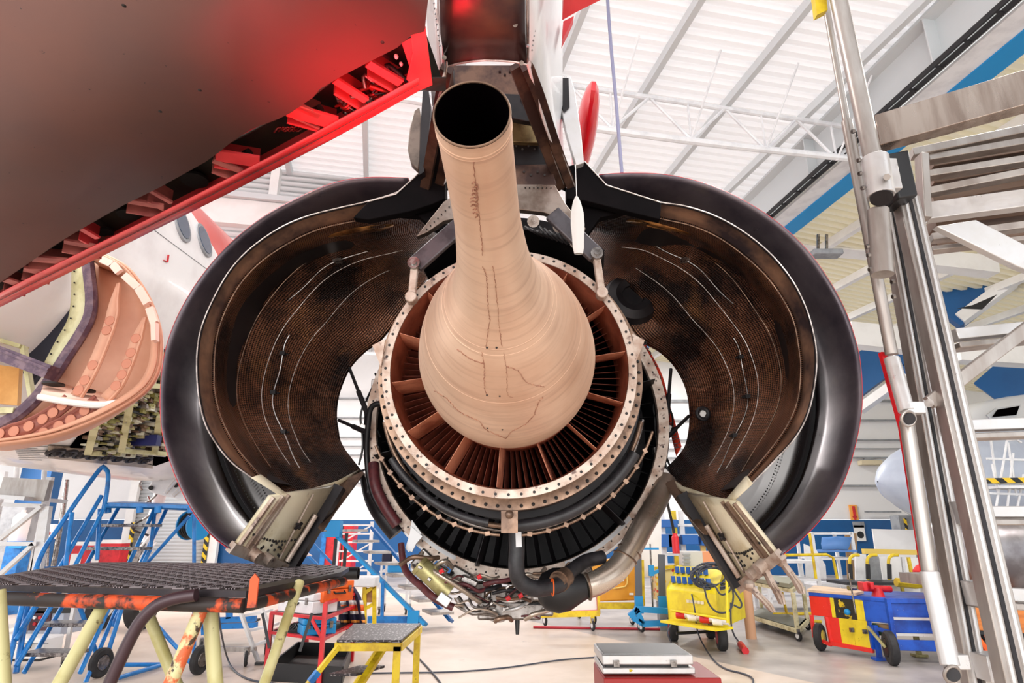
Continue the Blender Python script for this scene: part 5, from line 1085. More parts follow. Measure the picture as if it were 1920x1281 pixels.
g = MB(); pr = pc([(1820, 790), (1850, 762), (1890, 748), (1960, 735)], 18, 12); pr2 = [p+Vector((0, 0, -3.2)) for p in pr]; g.grid([[p+Vector((0, 2.5, .2)) for p in pr], [p+Vector((0, .6, .1)) for p in pr], pr, [p.lerp(q, .25)+Vector((0, -.5, 0)) for p, q in zip(pr, pr2)], [p.lerp(q, .7)+Vector((0, -.4, 0)) for p, q in zip(pr, pr2)], pr2]); cb = obj('fuselage', g, m_fus if False else pick('plain_white_paint', (236, 236, 240), .35), up_j, smooth=60)
polyp('windscreen_frame', cb, ((1850, 778), (1868, 765), (1915, 758), (1908, 782), (1860, 790)), 17.3, .05, white_metal); polyp('open_window', cb, ((1862, 782), (1872, 768), (1912, 761), (1906, 778)), 17.24, .05, m_inside)
polyp('service_door', cb, ((1850, 815), (1885, 820), (1885, 870), (1872, 876), (1855, 860)), 17.2, .1, grey); polyp('open_panel', cb, ((1885, 815), (1912, 815), (1918, 870), (1890, 880)), 17.2, .1, steel)
# white stairs in front of it
ws = thing('white_access_stairs', 'white tubular access stairs with a yellow-black edge at far right', 'stairs', (X(1880, 960, 13), 13, 0))
for pts in (((1845, 826), (1858, 826), (1870, 920)), ((1888, 826), (1905, 824), (1915, 830)), ((1888, 828), (1868, 950)), ((1890, 830), (1906, 930)), ((1900, 850), (1888, 960)), ((1860, 870), (1872, 925)), ((1920, 890), (1906, 960))): tubep('handrail', ws, [P(x, y, 12.5) for x, y in pts], .022, white_metal)
for y in (840+20, 905, 925): barp('rail', ws, P(1850, y, 12.5), P(1960, y+4, 12.5), .04, .04, white_metal)
barp('platform_edge', ws, P(1850, 902, 12.4), P(1960, 900, 12.4), .08, .1, hazard)
for x in (1866, 1905): barp('post', ws, P(x, 955, 12.5), Vector((X(x, 955, 12.5), 12.5, 0)), .05, .05, white_metal)
barp('platform', ws, P(1850, 915, 12.6), P(1960, 915, 12.6), .6, .05, white_metal, (0, 0, 1))
# grey engine on a stand, with wooden orange cart
ge = thing('stored_engine_pod', 'smooth grey engine pod lying behind the aluminium steps', 'engine', P(1800, 1090, 8)); c_ = P(1752, 1040, 8.0)
g = MB(); g.lathe(P(1745, 1040, 8.3), (1, -.1, 0), [(0, .05), (.02, .22), (.1, .38), (.28, .47), (.6, .5), (1.0, .5), (1.5, .47), (1.9, .4)], 48); obj('pod_shell', g, pick('brushed_pod', (140, 136, 138), .32, .7, (116, 110, 112), 3), ge, smooth=60)
g = MB(); 
for k in range(3): g.ring(P(1745, 1040, 8.3)+Vector((1.15+.12*k, -.12-.01*k, 0)), Vector((1, -.1, 0)), .5, .014, 40, 6)
obj('band', g, m_bronze, ge)
g = MB(); g.box(P(1830, 1085, 8.2), (1.6, .5, .12)); g.bar(P(1775, 1090, 8.2), Vector((X(1775, 1090, 8.2), 8.2, 0)), .08, .08); g.bar(P(1900, 1090, 8.2), Vector((X(1900, 1090, 8.2), 8.2, 0)), .08, .08); obj('cradle', g, alu, ge)
oc = thing('orange_cart', 'orange framed cart with a varnished wooden box behind the steps at bottom right', 'cart', G(1860, 1235)); YO = 7.6
polyp('wooden_box', oc, ((1812, 1128), (1960, 1136), (1960, 1192), (1816, 1180)), YO, .5, pick('varnished_wood', (206, 122, 56), .45, 0, (186, 104, 44), 3, stretch=(1, 1, 8)))
barp('box_ledge', oc, P(1810, 1184, YO-.03), P(1960, 1194, YO-.03), .05, .04, black)
for a, b in (((1824, 1186), (1862, 1236)), ((1850, 1186), (1872, 1236)), ((1826, 1236), (1960, 1240)), ((1826, 1224), (1960, 1226)), ((1930, 1190), (1925, 1240))): barp('frame_bar', oc, P(*a, YO), P(*b, YO), .06, .05, orange)
wheel(oc, (X(1852, 1200, 8), 8.0, .2), .2, .08)
# --- red, black, yellow and blue workbench with a vise
wb = thing('painted_workbench', 'wheeled workbench painted red, black, yellow and blue with cupboard doors', 'workbench', G(1620, 1230))
A0, A1, A2 = (1522, 1101), (1672, 1120), (1740, 1110)
YA, YB_, YC = 9.15, 8.3, 8.4
def fA(u, z): # front face from A (left far) to B (near corner)
    a = P(1521, 1150, YA); b = P(1668, 1150, YB_); p = a.lerp(b, u); return Vector((p.x, p.y, z))
def fB(u, z):
    a = P(1668, 1150, YB_); b = P(1775, 1150, YB_-.1); p = a.lerp(b, u); return Vector((p.x, p.y, z))
zt = Z(1668, 1122, YB_); 
back = Vector((.55, .85, 0)).normalized()
def panel(nm, f_, u0, u1, z0, z1, m_, th=.03, off=0.0, par=wb):
    p = [f_(u0, z0), f_(u1, z0), f_(u1, z1), f_(u0, z1)]; n_ = (p[1]-p[0]).cross(Vector((0, 0, 1))).normalized(); 
    if n_.y > 0: n_ = -n_
    g = MB(); g.prism([q+n_*off for q in p], -n_*th); return obj(nm, g, m_, par, bevel=.004)
m_wr = mat('chipped_red', (226, 44, 34), .4, 0, (206, 36, 30), 4, col3=(220, 200, 190), s3=26, lo3=.7, hi3=.72); m_wb = mat('scorched_black_yellow', (40, 34, 26), .6, 0, (214, 180, 30), 7, lo=.58, hi=.62); m_wbl = mat('chipped_blue', (24, 84, 190), .38, 0, (16, 64, 160), 5, col3=(190, 190, 200), s3=20, lo3=.69, hi3=.72); m_wy = mat('chipped_yellow', (232, 206, 40), .42, 0, (214, 186, 30), 5, col3=(60, 44, 24), s3=16, lo3=.64, hi3=.68)
zb = .12; zm = zt*.60
panel('drawer_band', fA, 0, .28, zm, zt-.04, m_wr); panel('drawer_band', fA, .28, .33, zm, zt-.04, m_wy); panel('drawer_band', fA, .33, .60, zm, zt-.04, m_wb); panel('drawer_band', fA, .60, .70, zm, zt-.04, m_wy); panel('drawer_band', fA, .70, 1, zm, zt-.04, m_wbl)
panel('side_panel', fA, .22, .36, zb, zm, m_wr); d1_ = panel('cupboard_door', fA, .36, .53, zb, zm, m_wy); d2_ = panel('cupboard_door', fA, .53, .73, zb, zm, m_wy, off=.002)
for d__, u in ((d1_, .50), (d2_, .66)): g = MB(); p = fA(u, zm*.72); g.box(p+Vector((-.01, -.04, 0)), (.05, .03, .05)); obj('door_latch', g, steel, d__)
g = MB(); p = fA(.47, zt*.72); g.ball(p+Vector((0, -.03, 0)), .04, n=10); obj('sticker', g, sky_blue, wb)
g = MB(); g.bar(fA(0, zm), fA(0, zm-.28), .04, .04); g.bar(fA(0, zm-.28), fA(.22, zm-.34), .04, .04); g.bar(fA(.2, zm), fA(.22, zb), .04, .04); g.bar(fA(.22, zb), fA(.74, zb-.02), .05, .05); obj('red_frame', g, m_wr, wb)
panel('tool_shelf', fA, .75, .98, zb+.16, zm-.02, mat('mottled_board', (150, 120, 80), .6, 0, (52, 84, 52), 5, lo=.5, hi=.55), off=-.04)
g = MB(); g.bar(fA(.74, zb), fA(.74, zm), .04, .04); g.bar(fA(1, zt), fA(1, zb+.12), .05, .05); g.bar(fA(.74, zb+.25), fA(1, zb+.22), .04, .04); obj('blue_frame', g, m_wbl, wb)
tp_ = [fA(0, zt), fA(1, zt), fB(1, zt), fB(1, zt)+back*.9, fA(0, zt)+back*.9]; g = MB(); g.prism(tp_, (0, 0, -.06)); wt = obj('bench_top', g, m_wbl, wb, bevel=.008)
g = MB(); g.prism([fA(-.02, zt+.03), fA(.62, zt+.03), fA(.7, zt+.04)+back*.35, fA(0, zt+.05)+back*.6], (0, 0, -.03)); obj('worn_board', g, pick('worn_plank', (222, 190, 160), .6, 0, (190, 170, 150), 5), wb)
panel('drawer_face', fB, .04, 1, zt-.22, zt-.06, m_wbl, off=-.03); panel('drawer_face', fB, .04, 1, zt-.40, zt-.24, m_wbl, off=-.05); panel('lower_rail', fB, 0, 1, zb+.02, zb+.14, m_wbl); panel('inner_back', fB, .05, 1, zb+.14, zt-.40, m_inside, off=-.4)
g = MB(); g.bar(fB(.02, zt-.23), fB(1, zt-.23), .03, .03); g.bar(fB(.02, zt-.41), fB(1, zt-.41), .03, .03); obj('drawer_lip', g, alu_bright, wb)
a = G(1545, 1221); w_ = wheel(wb, (a.x-.02, a.y+.02, .17), .17, .09, (.75, -.65, 0), m_wy); 
a = G(1690, 1252); w_ = wheel(wb, (a.x-.02, a.y+.12, .19), .19, .10, (1, -.25, 0), m_soot); barp('wheel_fork', wb, (a.x-.09, a.y+.1, .2), (a.x-.22, a.y+.2, .42), .05, .03, m_olive)
g = MB(); p = fA(.80, 0); g.bar((p.x, p.y, 0.02), (p.x, p.y, .4), .05, .05); g.box((p.x, p.y, .02), (.16, .12, .03)); obj('jack_leg', g, m_wbl, wb); g = MB(); p = G(1724, 1232); g.bar((p.x, p.y, 0.02), (p.x, p.y, .42), .05, .05); g.box((p.x, p.y, .02), (.16, .12, .03)); obj('jack_leg', g, m_olive, wb)
vs = thing('bench_vise', 'red bench vise bolted on the blue end of the painted workbench', 'vise', fA(.88, zt))
b0_ = fA(.84, zt)+Vector((.05, .12, 0)); g = MB(); g.cyl(b0_+Vector((-.10, 0, .10)), b0_+Vector((.28, .05, .08)), .04, 16); g.cyl(b0_+Vector((.08, 0, 0)), b0_+Vector((.08, 0, .10)), .08, 18, .05); obj('vise_body', g, red, vs)
g = MB(); g.box(b0_+Vector((-.01, 0, .13)), (.05, .14, .09)); g.box(b0_+Vector((-.10, 0, .12)), (.06, .14, .11)); obj('jaw', g, red, vs, bevel=.01); g = MB(); g.cyl(b0_+Vector((-.2, 0, .10)), b0_+Vector((-.3, -.02, .10)), .03, 12); g.cyl(b0_+Vector((-.28, -.05, .28)), b0_+Vector((-.26, -.03, -.2)), .01, 8); obj('vise_handle', g, steel, vs)
# cream trolley with lower shelf
ct_ = thing('cream_trolley', 'long cream framed trolley with a lower shelf beside the cardboard tube', 'trolley', G(1450, 1200)); 
q = [G(1408, 1168), G(1512, 1206), G(1540, 1188), G(1440, 1160)]
c0, c1, c2_, c3 = [Vector((p.x, p.y, 0)) for p in (G(1405, 1172), G(1498, 1203), G(1516, 1182), G(1430, 1158))]
zt2 = Z(1500, 1112, c1.y); zl = Z(1500, 1186, c1.y)
for c_ in (c0, c1, c2_, c3): barp('post', ct_, c_+Vector((0, 0, .14)), c_+Vector((0, 0, zt2)), .05, .05, cream); caster(ct_, c_, .07)
g = MB(); g.prism([c_+Vector((0, 0, zl)) for c_ in (c0, c1, c2_, c3)], (0, 0, .05)); obj('lower_shelf', g, m_green if False else pick('grey_green_shelf', (112, 114, 104), .5), ct_); g = MB(); g.prism([c_+Vector((0, 0, zt2)) for c_ in (c0, c1, c2_, c3)], (0, 0, .05)); obj('top_shelf', g, cream, ct_)
g = MB(); g.bar(c0+Vector((0, -.02, zl+.02)), c1+Vector((0, -.02, zl+.02)), .06, .06); g.bar(c1+Vector((0, 0, zl+.02)), c2_+Vector((0, 0, zl+.02)), .06, .06); obj('shelf_rim', g, cream, ct_)
pn = thing('metal_sheet', 'flat grey-green panel lying on top of the cream trolley', 'panel', c0+Vector((0, 0, zt2+.05))); g = MB(); g.prism([c0.lerp(c1, -.1)+Vector((0, 0, zt2+.06)), c0.lerp(c1, .95)+Vector((0, 0, zt2+.06)), c3.lerp(c2_, .9)+Vector((0, 0, zt2+.06)), c3+Vector((0, 0, zt2+.06))], (0, 0, .06)); obj('sheet', g, m_green if False else pick('olive_sheet', (138, 138, 118), .45), pn); g = MB(); g.tube([c0+Vector((0, 0, zt2+.14)), c0.lerp(c1, .5)+Vector((0, 0, zt2+.2)), c1+Vector((-.2, 0, zt2+.13))], .015, 8); obj('grab_handle', g, black, pn)
yf = thing('yellow_frame_trolley', 'yellow tubular panel trolley behind the cream trolley and workbench', 'trolley', G(1520, 1150)); YF = 11.6
for pts in (((1440, 1042), (1550, 1040), (1562, 1046), (1570, 1085)), ((1518, 1000), (1530, 1085)), ((1466, 1110), (1476, 1155)), ((1450, 1152), (1560, 1150)), ((1440, 1160), (1540, 1166))): tubep('frame_tube', yf, [P(x, y, YF) for x, y in pts], .025, yellow)
for x in (1462, 1556): caster(yf, (X(x, 1150, YF), YF, 0), .07)
def G_y(Y_):
    lo, hi = 1000, 1400
    for _ in range(30):
        m_ = (lo+hi)/2
        if P(960, m_, Y_).z > .02: lo = m_
        else: hi = m_
    return lo
# racks of white panels, shelves
for (x0, y0, x1, y1, Y_, cat_lab) in ((1522, 998, 1596, 1082, 15.0, 'white metal shelf rack holding a blue chair seat right of the dark cowl'), (1436, 1052, 1530, 1085, 13.5, 'low white rack carrying folded sheets behind the cream trolley')):
    rk = thing('shelf_rack', cat_lab, 'rack', (X((x0+x1)/2, y1, Y_), Y_, 0)); xa, xb = X(x0, y0, Y_), X(x1, y0, Y_); zt3 = Z(x0, y0, Y_)
    for x_ in (xa, xb):
        for dy in (0, .8): barp('upright', rk, (x_, Y_+dy, 0), (x_, Y_+dy, zt3), .07, .05, white_metal)
    for f_ in (.25, .62, .98): g = MB(); g.box(((xa+xb)/2, Y_+.4, zt3*f_), (xb-xa, .85, .05)); obj('shelf', g, white_metal, rk)
ch = thing('blue_chair', 'pale blue plastic chair shell on the white rack', 'chair', P(1575, 1030, 15)); g = MB(); g.grid([[P(1541, 1008, 14.9), P(1570, 1006, 14.9), P(1597, 1008, 14.9)], [P(1540, 1020, 14.85), P(1570, 1018, 14.9), P(1594, 1020, 14.85)], [P(1542, 1031, 14.8), P(1568, 1030, 14.85), P(1590, 1031, 14.8)]]); obj('back_shell', g, pick('pale_blue_plastic', (92, 140, 206), .45), ch, solid=.03); g = MB(); g.box(P(1568, 1033, 15.1), (.7, .5, .05)); obj('seat', g, pick('pale_blue_plastic', (92, 140, 206)), ch)
def sheetpanel(pts, Y_, m_, lab, cat_='panel', nm='leaning_panel', grp=None):
    pts = list(pts[:2])+[(pts[2][0], G_y(Y_)), (pts[3][0], G_y(Y_))] if len(pts) == 4 else pts
    o = polyp(nm, None, pts, Y_, .04, m_); return tag(o, lab, cat_, grp)
sheetpanel(((1636, 992), (1716, 994), (1722, 1028), (1654, 1030)), 15.5, white, 'white board leaning above the panel trolley under the aircraft nose')
sheetpanel(((1604, 1038), (1624, 1040), (1632, 1088), (1606, 1088)), 13.0, white_metal, 'narrow chipped white panel standing left of the yellow posts')
sheetpanel(((1628, 1042), (1648, 1044), (1664, 1088), (1632, 1088)), 13.1, grey, 'grey panel leaning between the yellow posts')
sheetpanel(((1650, 1044), (1688, 1046), (1692, 1090), (1666, 1090)), 13.2, white, 'broad white panel standing in the middle of the panel trolley')
sheetpanel(((1692, 1046), (1722, 1046), (1728, 1090), (1696, 1090)), 13.25, white, 'white panel standing right of the thin metal bar')
sheetpanel(((1585, 1002), (1606, 1000), (1612, 1060), (1592, 1062)), 15.8, pick('brown_board', (150, 118, 82), .6), 'tall brown board leaning on the blue wall beside the rack')
sheetpanel(((1508, 1020), (1530, 1030), (1548, 1060), (1550, 1085), (1512, 1085)), 14.2, white_metal, 'curved white panel standing left of the white rack')
pt = thing('panel_trolley', 'trolley with yellow bent tube posts holding upright panels', 'trolley', G(1660, 1140)); YP = 12.6
for x in (1595, 1628, 1668): tubep('post', pt, [P(x, 1088, YP), P(x-2, 1052, YP), P(x+4, 1042, YP), P(x+16, 1041, YP)], .03, yellow, sm=14); g = MB(); g.cyl(P(x, 1086, YP-.01), P(x-1, 1058, YP-.01), .04, 10); obj('black_sleeve', g, black, pt)
barp('post', pt, P(1703, 1045, YP), P(1712, 1090, YP), .05, .05, yellow); barp('post', pt, P(1692, 1045, YP), P(1698, 1090, YP), .05, .05, alu_bright)
barp('top_bar', pt, P(1618, 1034, 13.4), P(1722, 1036, 13.4), .1, .1, pick('yellow_bar', (222, 190, 90), .5)); g = MB(); g.box(P(1650, 1092, 12.9), (1.7, .8, .05)); obj('deck', g, black, pt); caster(pt, (X(1610, 1100, 12.6), 12.6, 0), .08); caster(pt, (X(1690, 1100, 12.6), 12.6, 0), .08)
for x_ in (1610, 1690): barp('deck_leg', pt, P(x_, 1094, 12.9), Vector((X(x_, 1094, 12.9), 12.9, .1)), .05, .05, yellow)
g = MB(); g.ball(P(1752, 1075, 9.5), .28, .25, .16, 14); g.ball(P(1766, 1088, 9.4), .22, .2, .12, 12); o = obj('red_cloth', g, mat('red_cloth', (214, 40, 40), .8, bump=.8, bs=8)); tag(o, 'crumpled red cloth heaped behind the aluminium tubes', 'cloth')
g = MB(); g.tube([P(x, y, 9.3) for x, y in ((1680, 1092), (1715, 1096), (1750, 1092), (1780, 1098))], .06, 8); o = obj('yellow_strap', g, yellow); tag(o, 'yellow folded strap lying behind the red vise', 'strap')
# --- cardboard tube, yellow power cart with cable coil
g = MB(); p = G(1409, 1198); g.lathe(Vector((p.x, p.y, 0)), (0, 0, 1), [(0, .055), (0, .075), (Z(1404, 1098, p.y), .075), (Z(1404, 1098, p.y), .06), (.02, .06)], 24); tag(obj('cardboard_tube', g, pick('kraft_card', (206, 158, 124), .7)), 'tall plain cardboard tube standing beside the yellow power cart', 'tube')
yp = thing('power_cart', 'yellow wheeled power distribution cart with blue socket rows', 'power cart', G(1320, 1215))
P0 = P(1250, 1100, 9.5); P1_ = P(1342, 1100, 8.75); P2_ = P(1392, 1100, 9.9)
def qf(u, z, off=0): p = P0.lerp(P1_, u); return Vector((p.x, p.y-off, z))
def qs(u, z): p = P1_.lerp(P2_, u); return Vector((p.x, p.y, z))
z0 = .33; z1_ = Z(1342, 1115, 8.75); z2_ = Z(1262, 1062, 10); dep = (P2_-P1_)
m_yc = mat('power_cart_yellow', (234, 214, 30), .42, 0, (220, 196, 24), 5)
g = MB(); prf = [(0, z0, 0), (0, z1_, 0), (.35, z2_, 0), (.55, z2_-.0, 0), (1, z0+.35, 0), (1, z0, 0)]
L_ = [Vector((P0.x, P0.y, z))+dep*u*Vector((1, 1, 0)).x*1 if False else Vector((P0.x+dep.x*u, P0.y+dep.y*u, z)) for u, z, _ in prf]; R_ = [Vector((P1_.x+dep.x*u, P1_.y+dep.y*u, z)) for u, z, _ in prf]
g.add(L_+R_, [tuple(range(6)), tuple(range(11, 5, -1))]+[(i, (i+1) % 6, 6+(i+1) % 6, 6+i) for i in range(6)]); cab = obj('cabinet', g, m_yc, yp, bevel=.015)
for r_ in range(2):
    for k in range(7 if r_ else 6):
        u = .08+k*.12; t_ = .22+.42*r_; f_ = Vector((P0.x, P0.y, z1_)).lerp(Vector((P0.x+dep.x*.35, P0.y+dep.y*.35, z2_)), 1-t_); p = f_+(P1_-P0)*u*1.0; p.z = f_.z; g = MB(); g.box(p+Vector((-.02, -.04, .03)), (.05, .06, .09)); obj('blue_socket', g, pick('socket_blue', (36, 90, 170), .4), cab)
for r_ in range(2):
    for k in range(5): p = qf(.42+.07*k, z1_-.12-.22*r_, .03); g = MB(); g.box(p, (.035, .04, .035)); obj('socket', g, pick('off_white', (226, 216, 190), .4), cab)
g = MB(); g.box(qf(.87, z1_-.36, .03), (.12, .04, .12)); obj('vent', g, m_bronze, cab); g = MB(); g.box(qf(.73, z1_-.36, .03), (.06, .04, .18)); obj('breaker', g, grey, cab)
g = MB(); tr = [qf(-.05, z0+.02, .3), qf(1.02, z0, .3)]; g.box((tr[0]+tr[1])/2+Vector((0, .15, 0)), (.95, .34, .03), rz=math.atan2((P1_-P0).y, (P1_-P0).x)); obj('front_tray', g, m_yc, yp); tubep('tray_rail', yp, [tr[0]+Vector((0, 0, .14)), tr[1]+Vector((0, 0, .14))], .014, m_yc); tubep('push_handle', yp, [qf(1.02, z0+.1, .3), qf(1.2, z0+.75, .1), qf(1.45, z1_+.12, 0)+Vector((.0, .2, 0)), qs(.7, z1_+.2)+Vector((.15, 0, 0))], .018, m_yc, sm=16)
for k in range(4):
    p = tr[0].lerp(tr[1], .12+.22*k)+Vector((0, .05, .09)); g = MB(); g.cyl(p, p+Vector((.10, -.06, 0)), .05, 14); pl_ = obj('plug', g, red if k % 2 == 0 else white, yp); g = MB(); g.cyl(p+Vector((.10, -.06, 0)), p+Vector((.16, -.10, 0)), .035, 12); obj('plug_tip', g, white, pl_)
for (x, y) in ((1264, 1203), (1356, 1221), (1334, 1198)): p = G(x, y); wheel(yp, (p.x, p.y+.02, .17), .17, .12, (1, -.15, 0), pick('wheel_red', (150, 30, 40), .5))
tubep('axle', yp, [P(1268, 1188, 9.3), P(1340, 1184, 9.4)], .02, dark)
coil = thing('cable_coil', 'thick coil of dark grey cable lying on top of the yellow power cart', 'cable', P(1335, 1100, 9)); cc_ = P(1334, 1080, 9.0); g = MB(); pts = []
for k in range(150): a_ = k*2*PI/22; r_ = .19+.05*math.sin(k*.37)+.0; pts.append(cc_+Vector((math.cos(a_)*(r_+.05)+.02*math.sin(k), -.10+.02*math.sin(k*.9)+.0006*k, math.sin(a_)*r_*.72)))
m_cab = pick('cable_grey', (58, 62, 74), .5); g.tube(pts, .013, 7); obj('coiled_loops', g, m_cab, coil, smooth=70); tubep('hanging_loop', coil, [P(x, y, 8.7) for x, y in ((1320, 1100), (1328, 1130), (1345, 1148), (1368, 1145), (1375, 1120), (1372, 1098), (1378, 1110), (1390, 1130), (1388, 1140), (1376, 1135))], .012, m_cab, sm=50)
tubep('hanging_loop', coil, [P(1340, 1098, 8.7), P(1352, 1115, 8.65), P(1368, 1108, 8.7), P(1372, 1090, 8.8)], .012, m_cab, sm=20)
pg = thing('red_power_plug', 'red and white power plug lying on the floor by the power cart', 'plug', G(1390, 1215)); tubep('cord', pg, [P(1370, 1130, 8.7), P(1371, 1170, 8.7), P(1376, 1190, 8.8), P(1384, 1202, 8.9)], .011, m_cab, sm=20); a_ = G(1384, 1203, .06); b_ = G(1398, 1221, .04); g = MB(); g.cyl(a_, a_.lerp(b_, .35), .028, 12); pb = obj('plug_neck', g, white, pg); g = MB(); g.cyl(a_.lerp(b_, .35), b_, .045, 14); obj('plug_body', g, red, pg)
def floorcable(nm, pts, r_, lab, m_=None, cat_='cable'): g = MB(); g.tube(cr([G(x, y, r_+.002) for x, y in pts], 60), r_, 7); return tag(obj(nm, g, m_ or m_cab, smooth=60), lab, cat_)
g = MB(); g.tube(cr([P(1297, 1115, 9.1), P(1302, 1140, 8.9), G(1308, 1184, .25), G(1322, 1215, .02), G(1340, 1240, .012), G(1362, 1255, .012), G(1395, 1264, .012), G(1412, 1275, .012), G(1405, 1300, .012)], 70), .010, 7); tag(obj('floor_cable', g, m_cab, smooth=60), 'dark cable running from the power cart sockets across the grey floor', 'cable')
g = MB(); g.tube(cr([P(1258, 1172, 9.0), P(1252, 1190, 8.9), G(1268, 1222, .012), G(1276, 1238, .012)], 30), .010, 7); tag(obj('floor_cable', g, m_cab, smooth=60), 'short dark cable dropping beside the left wheel of the power cart', 'cable')
floorcable('floor_cable', ((640, 1264), (740, 1262), (850, 1260), (950, 1252), (1050, 1238), (1130, 1232), (1200, 1228)), .009, 'thin dark cable crossing the cream floor towards the silver case')
floorcable('floor_cable', ((752, 1205), (775, 1225), (800, 1250), (826, 1281), (840, 1310)), .010, 'dark cable curving over the floor right of the yellow stool')
g = MB(); g.tube(cr([P(408, 1120, 6.9), P(412, 1170, 6.9), G(425, 1230, .1), G(440, 1258, .012), G(470, 1275, .012), G(520, 1283, .012)], 50), .010, 7); tag(obj('floor_cable', g, m_cab, smooth=60), 'dark cable hanging beneath the work platform down to the floor', 'cable')
g = MB(); g.tube(cr([G(1240, 1180, .02), G(1100, 1178, .02), G(1000, 1176, .02)], 20), .02, 7); tag(obj('floor_hose', g, pick('red_hose', (180, 40, 56), .5), smooth=60), 'red hose lying on the grey floor behind the white panel cart', 'hose')
# blue lifting stand
ls = thing('blue_lift_stand', 'blue wheeled lifting stand with two dark masts left of the power cart', 'lift', G(1215, 1195)); YL = 10.4
for x, yb in ((1196, 1140), (1240, 1140)): barp('mast', ls, P(x, 1040, YL), P(x+2, yb, YL), .10, .07, pick('mast_grey', (84, 88, 98), .5)); barp('mast_foot', ls, P(x+1, 1118, YL-.02), P(x+3, 1150, YL-.02), .12, .09, sky_blue)
for a, b in (((1190, 1142), (1252, 1146)), ((1186, 1158), (1205, 1170)), ((1205, 1170), (1254, 1168)), ((1192, 1142), (1206, 1172)), ((1180, 1156), (1196, 1142))): barp('base_bar', ls, P(*a, YL-.3), P(*b, YL-.3), .08, .08, sky_blue)
tubep('screw', ls, [P(1219, 1020, YL), P(1224, 1140, YL)], .014, steel); barp('cross_handle', ls, P(1203, 1029, YL), P(1235, 1029, YL), .03, .03, sky_blue); barp('arm', ls, P(1220, 1076, YL), P(1244, 1068, YL), .05, .05, sky_blue); boxp('arm_block', ls, P(1221, 1070, YL), (.08, .08, .16), sky_blue)
for x, y in ((1186, 1172), (1204, 1186)): p = G(x, y); caster(ls, (p.x, p.y, 0), .08)
# white board, orange cabinet, white panel cart
tag(polyp('white_board', None, ((1196, 960), (1240, 962), (1240, 1084), (1200, 1082)), 11.4, .05, white), 'tall white board standing behind the blue lifting stand', 'board')
oc2 = thing('orange_cabinet', 'orange composite cabinet panel on a yellow frame right of the starter duct', 'cabinet', P(1160, 1160, 11))
polyp('panel_body', oc2, ((1086, 1060), (1194, 1040), (1194, 1126), (1086, 1130)), 11.0, .3, pick('orange_panel', (226, 158, 40), .45, 0, (214, 144, 34), 2), bevel=.02); g = MB(); g.tube([P(x, y, 10.98) for x, y in ((1150, 1104), (1172, 1100), (1176, 1094), (1176, 1072), (1168, 1068), (1150, 1070))], .012, 6); obj('recess_outline', g, pick('pale_line', (246, 214, 120), .5), oc2); polyp('label_plate', oc2, ((1164, 1080), (1170, 1080), (1170, 1090), (1164, 1090)), 10.97, .01, white); polyp('label_plate', oc2, ((1180, 1112), (1188, 1112), (1188, 1116), (1180, 1116)), 10.97, .01, white)
barp('yellow_base', oc2, P(1086, 1136, 10.9), P(1206, 1136, 10.9), .12, .09, yellow); barp('yellow_post', oc2, P(1204, 1050, 10.9), P(1206, 1136, 10.9), .05, .05, yellow); 
for x in (1110, 1198): barp('leg', oc2, P(x, 1136, 10.9), Vector((X(x, 1136, 10.9), 10.9, .12)), .06, .06, yellow); caster(oc2, (X(x, 1136, 10.9), 10.9, 0), .08)
wc = thing('white_panel_cart', 'low cart with a white red-edged panel on a yellow frame behind the engine bottom', 'cart', G(1070, 1170)); YW = 10.0
polyp('white_panel', wc, ((1008, 1128), (1120, 1112), (1122, 1146), (1016, 1150)), YW, .05, white); g = MB(); g.tube([P(x, y, YW-.01) for x, y in ((1012, 1148), (1120, 1145), (1119, 1114))], .012, 6); obj('red_edge', g, pick('faded_red', (220, 120, 110), .5), wc); barp('yellow_frame', wc, P(1010, 1153, YW-.02), P(1124, 1150, YW-.02), .08, .08, yellow); barp('yellow_frame', wc, P(1122, 1116, YW-.02), P(1123, 1152, YW-.02), .04, .04, yellow)
for x, y in ((1022, 1174), (1114, 1171), (1086, 1160), (1000, 1162)): p = G(x, y); caster(wc, (p.x, p.y, 0), .09); barp('leg', wc, (p.x, p.y, .16), (p.x, p.y, P(x, 1150, YW).z), .04, .04, yellow)
# white shelf unit with blue bins, boxes, extinguisher
sh_ = thing('parts_shelving', 'white parts shelving with blue bins seen between starter duct and right latch beam', 'shelving', (X(1290, 1100, 14), 14, 0)); YS = 14.0
for x, m_ in ((1240, white_metal), (1262, yellow), (1276, white_metal), (1312, pick('pale_yellow_post', (244, 206, 120), .5)), (1345, white_metal)): barp('upright', sh_, P(x, 958, YS), Vector((X(x, 958, YS), YS, 0)), .10, .08, m_)
for y in (985, 1004, 1040, 1062): g = MB(); g.box(((X(1240, y, YS)+X(1345, y, YS))/2, YS+.35, Z(1290, y, YS)), (X(1345, y, YS)-X(1240, y, YS), .8, .05)); obj('shelf', g, white_metal, sh_)
k_ = 0
for x, y, s_, lab in ((1248, 1014, (.26, .4, .26), 'blue plastic bin on the parts shelving, leftmost of the lower row'), (1258, 1014, (.2, .4, .26), 'blue plastic bin second from left on the parts shelving'), (1290, 1012, (.34, .4, .2), 'blue plastic bin in the middle of the parts shelving'), (1325, 1014, (.34, .4, .2), 'blue plastic bin at the right end of the parts shelving'), (1250, 982, (.4, .3, .16), 'blue bin on the top level of the parts shelving')): tag(boxp('parts_bin', None, P(x, y, YS-.05), s_, pick('bin_blue', (30, 100, 180), .45), bevel=.01), lab, 'bin', 'blue bins on the parts shelving')
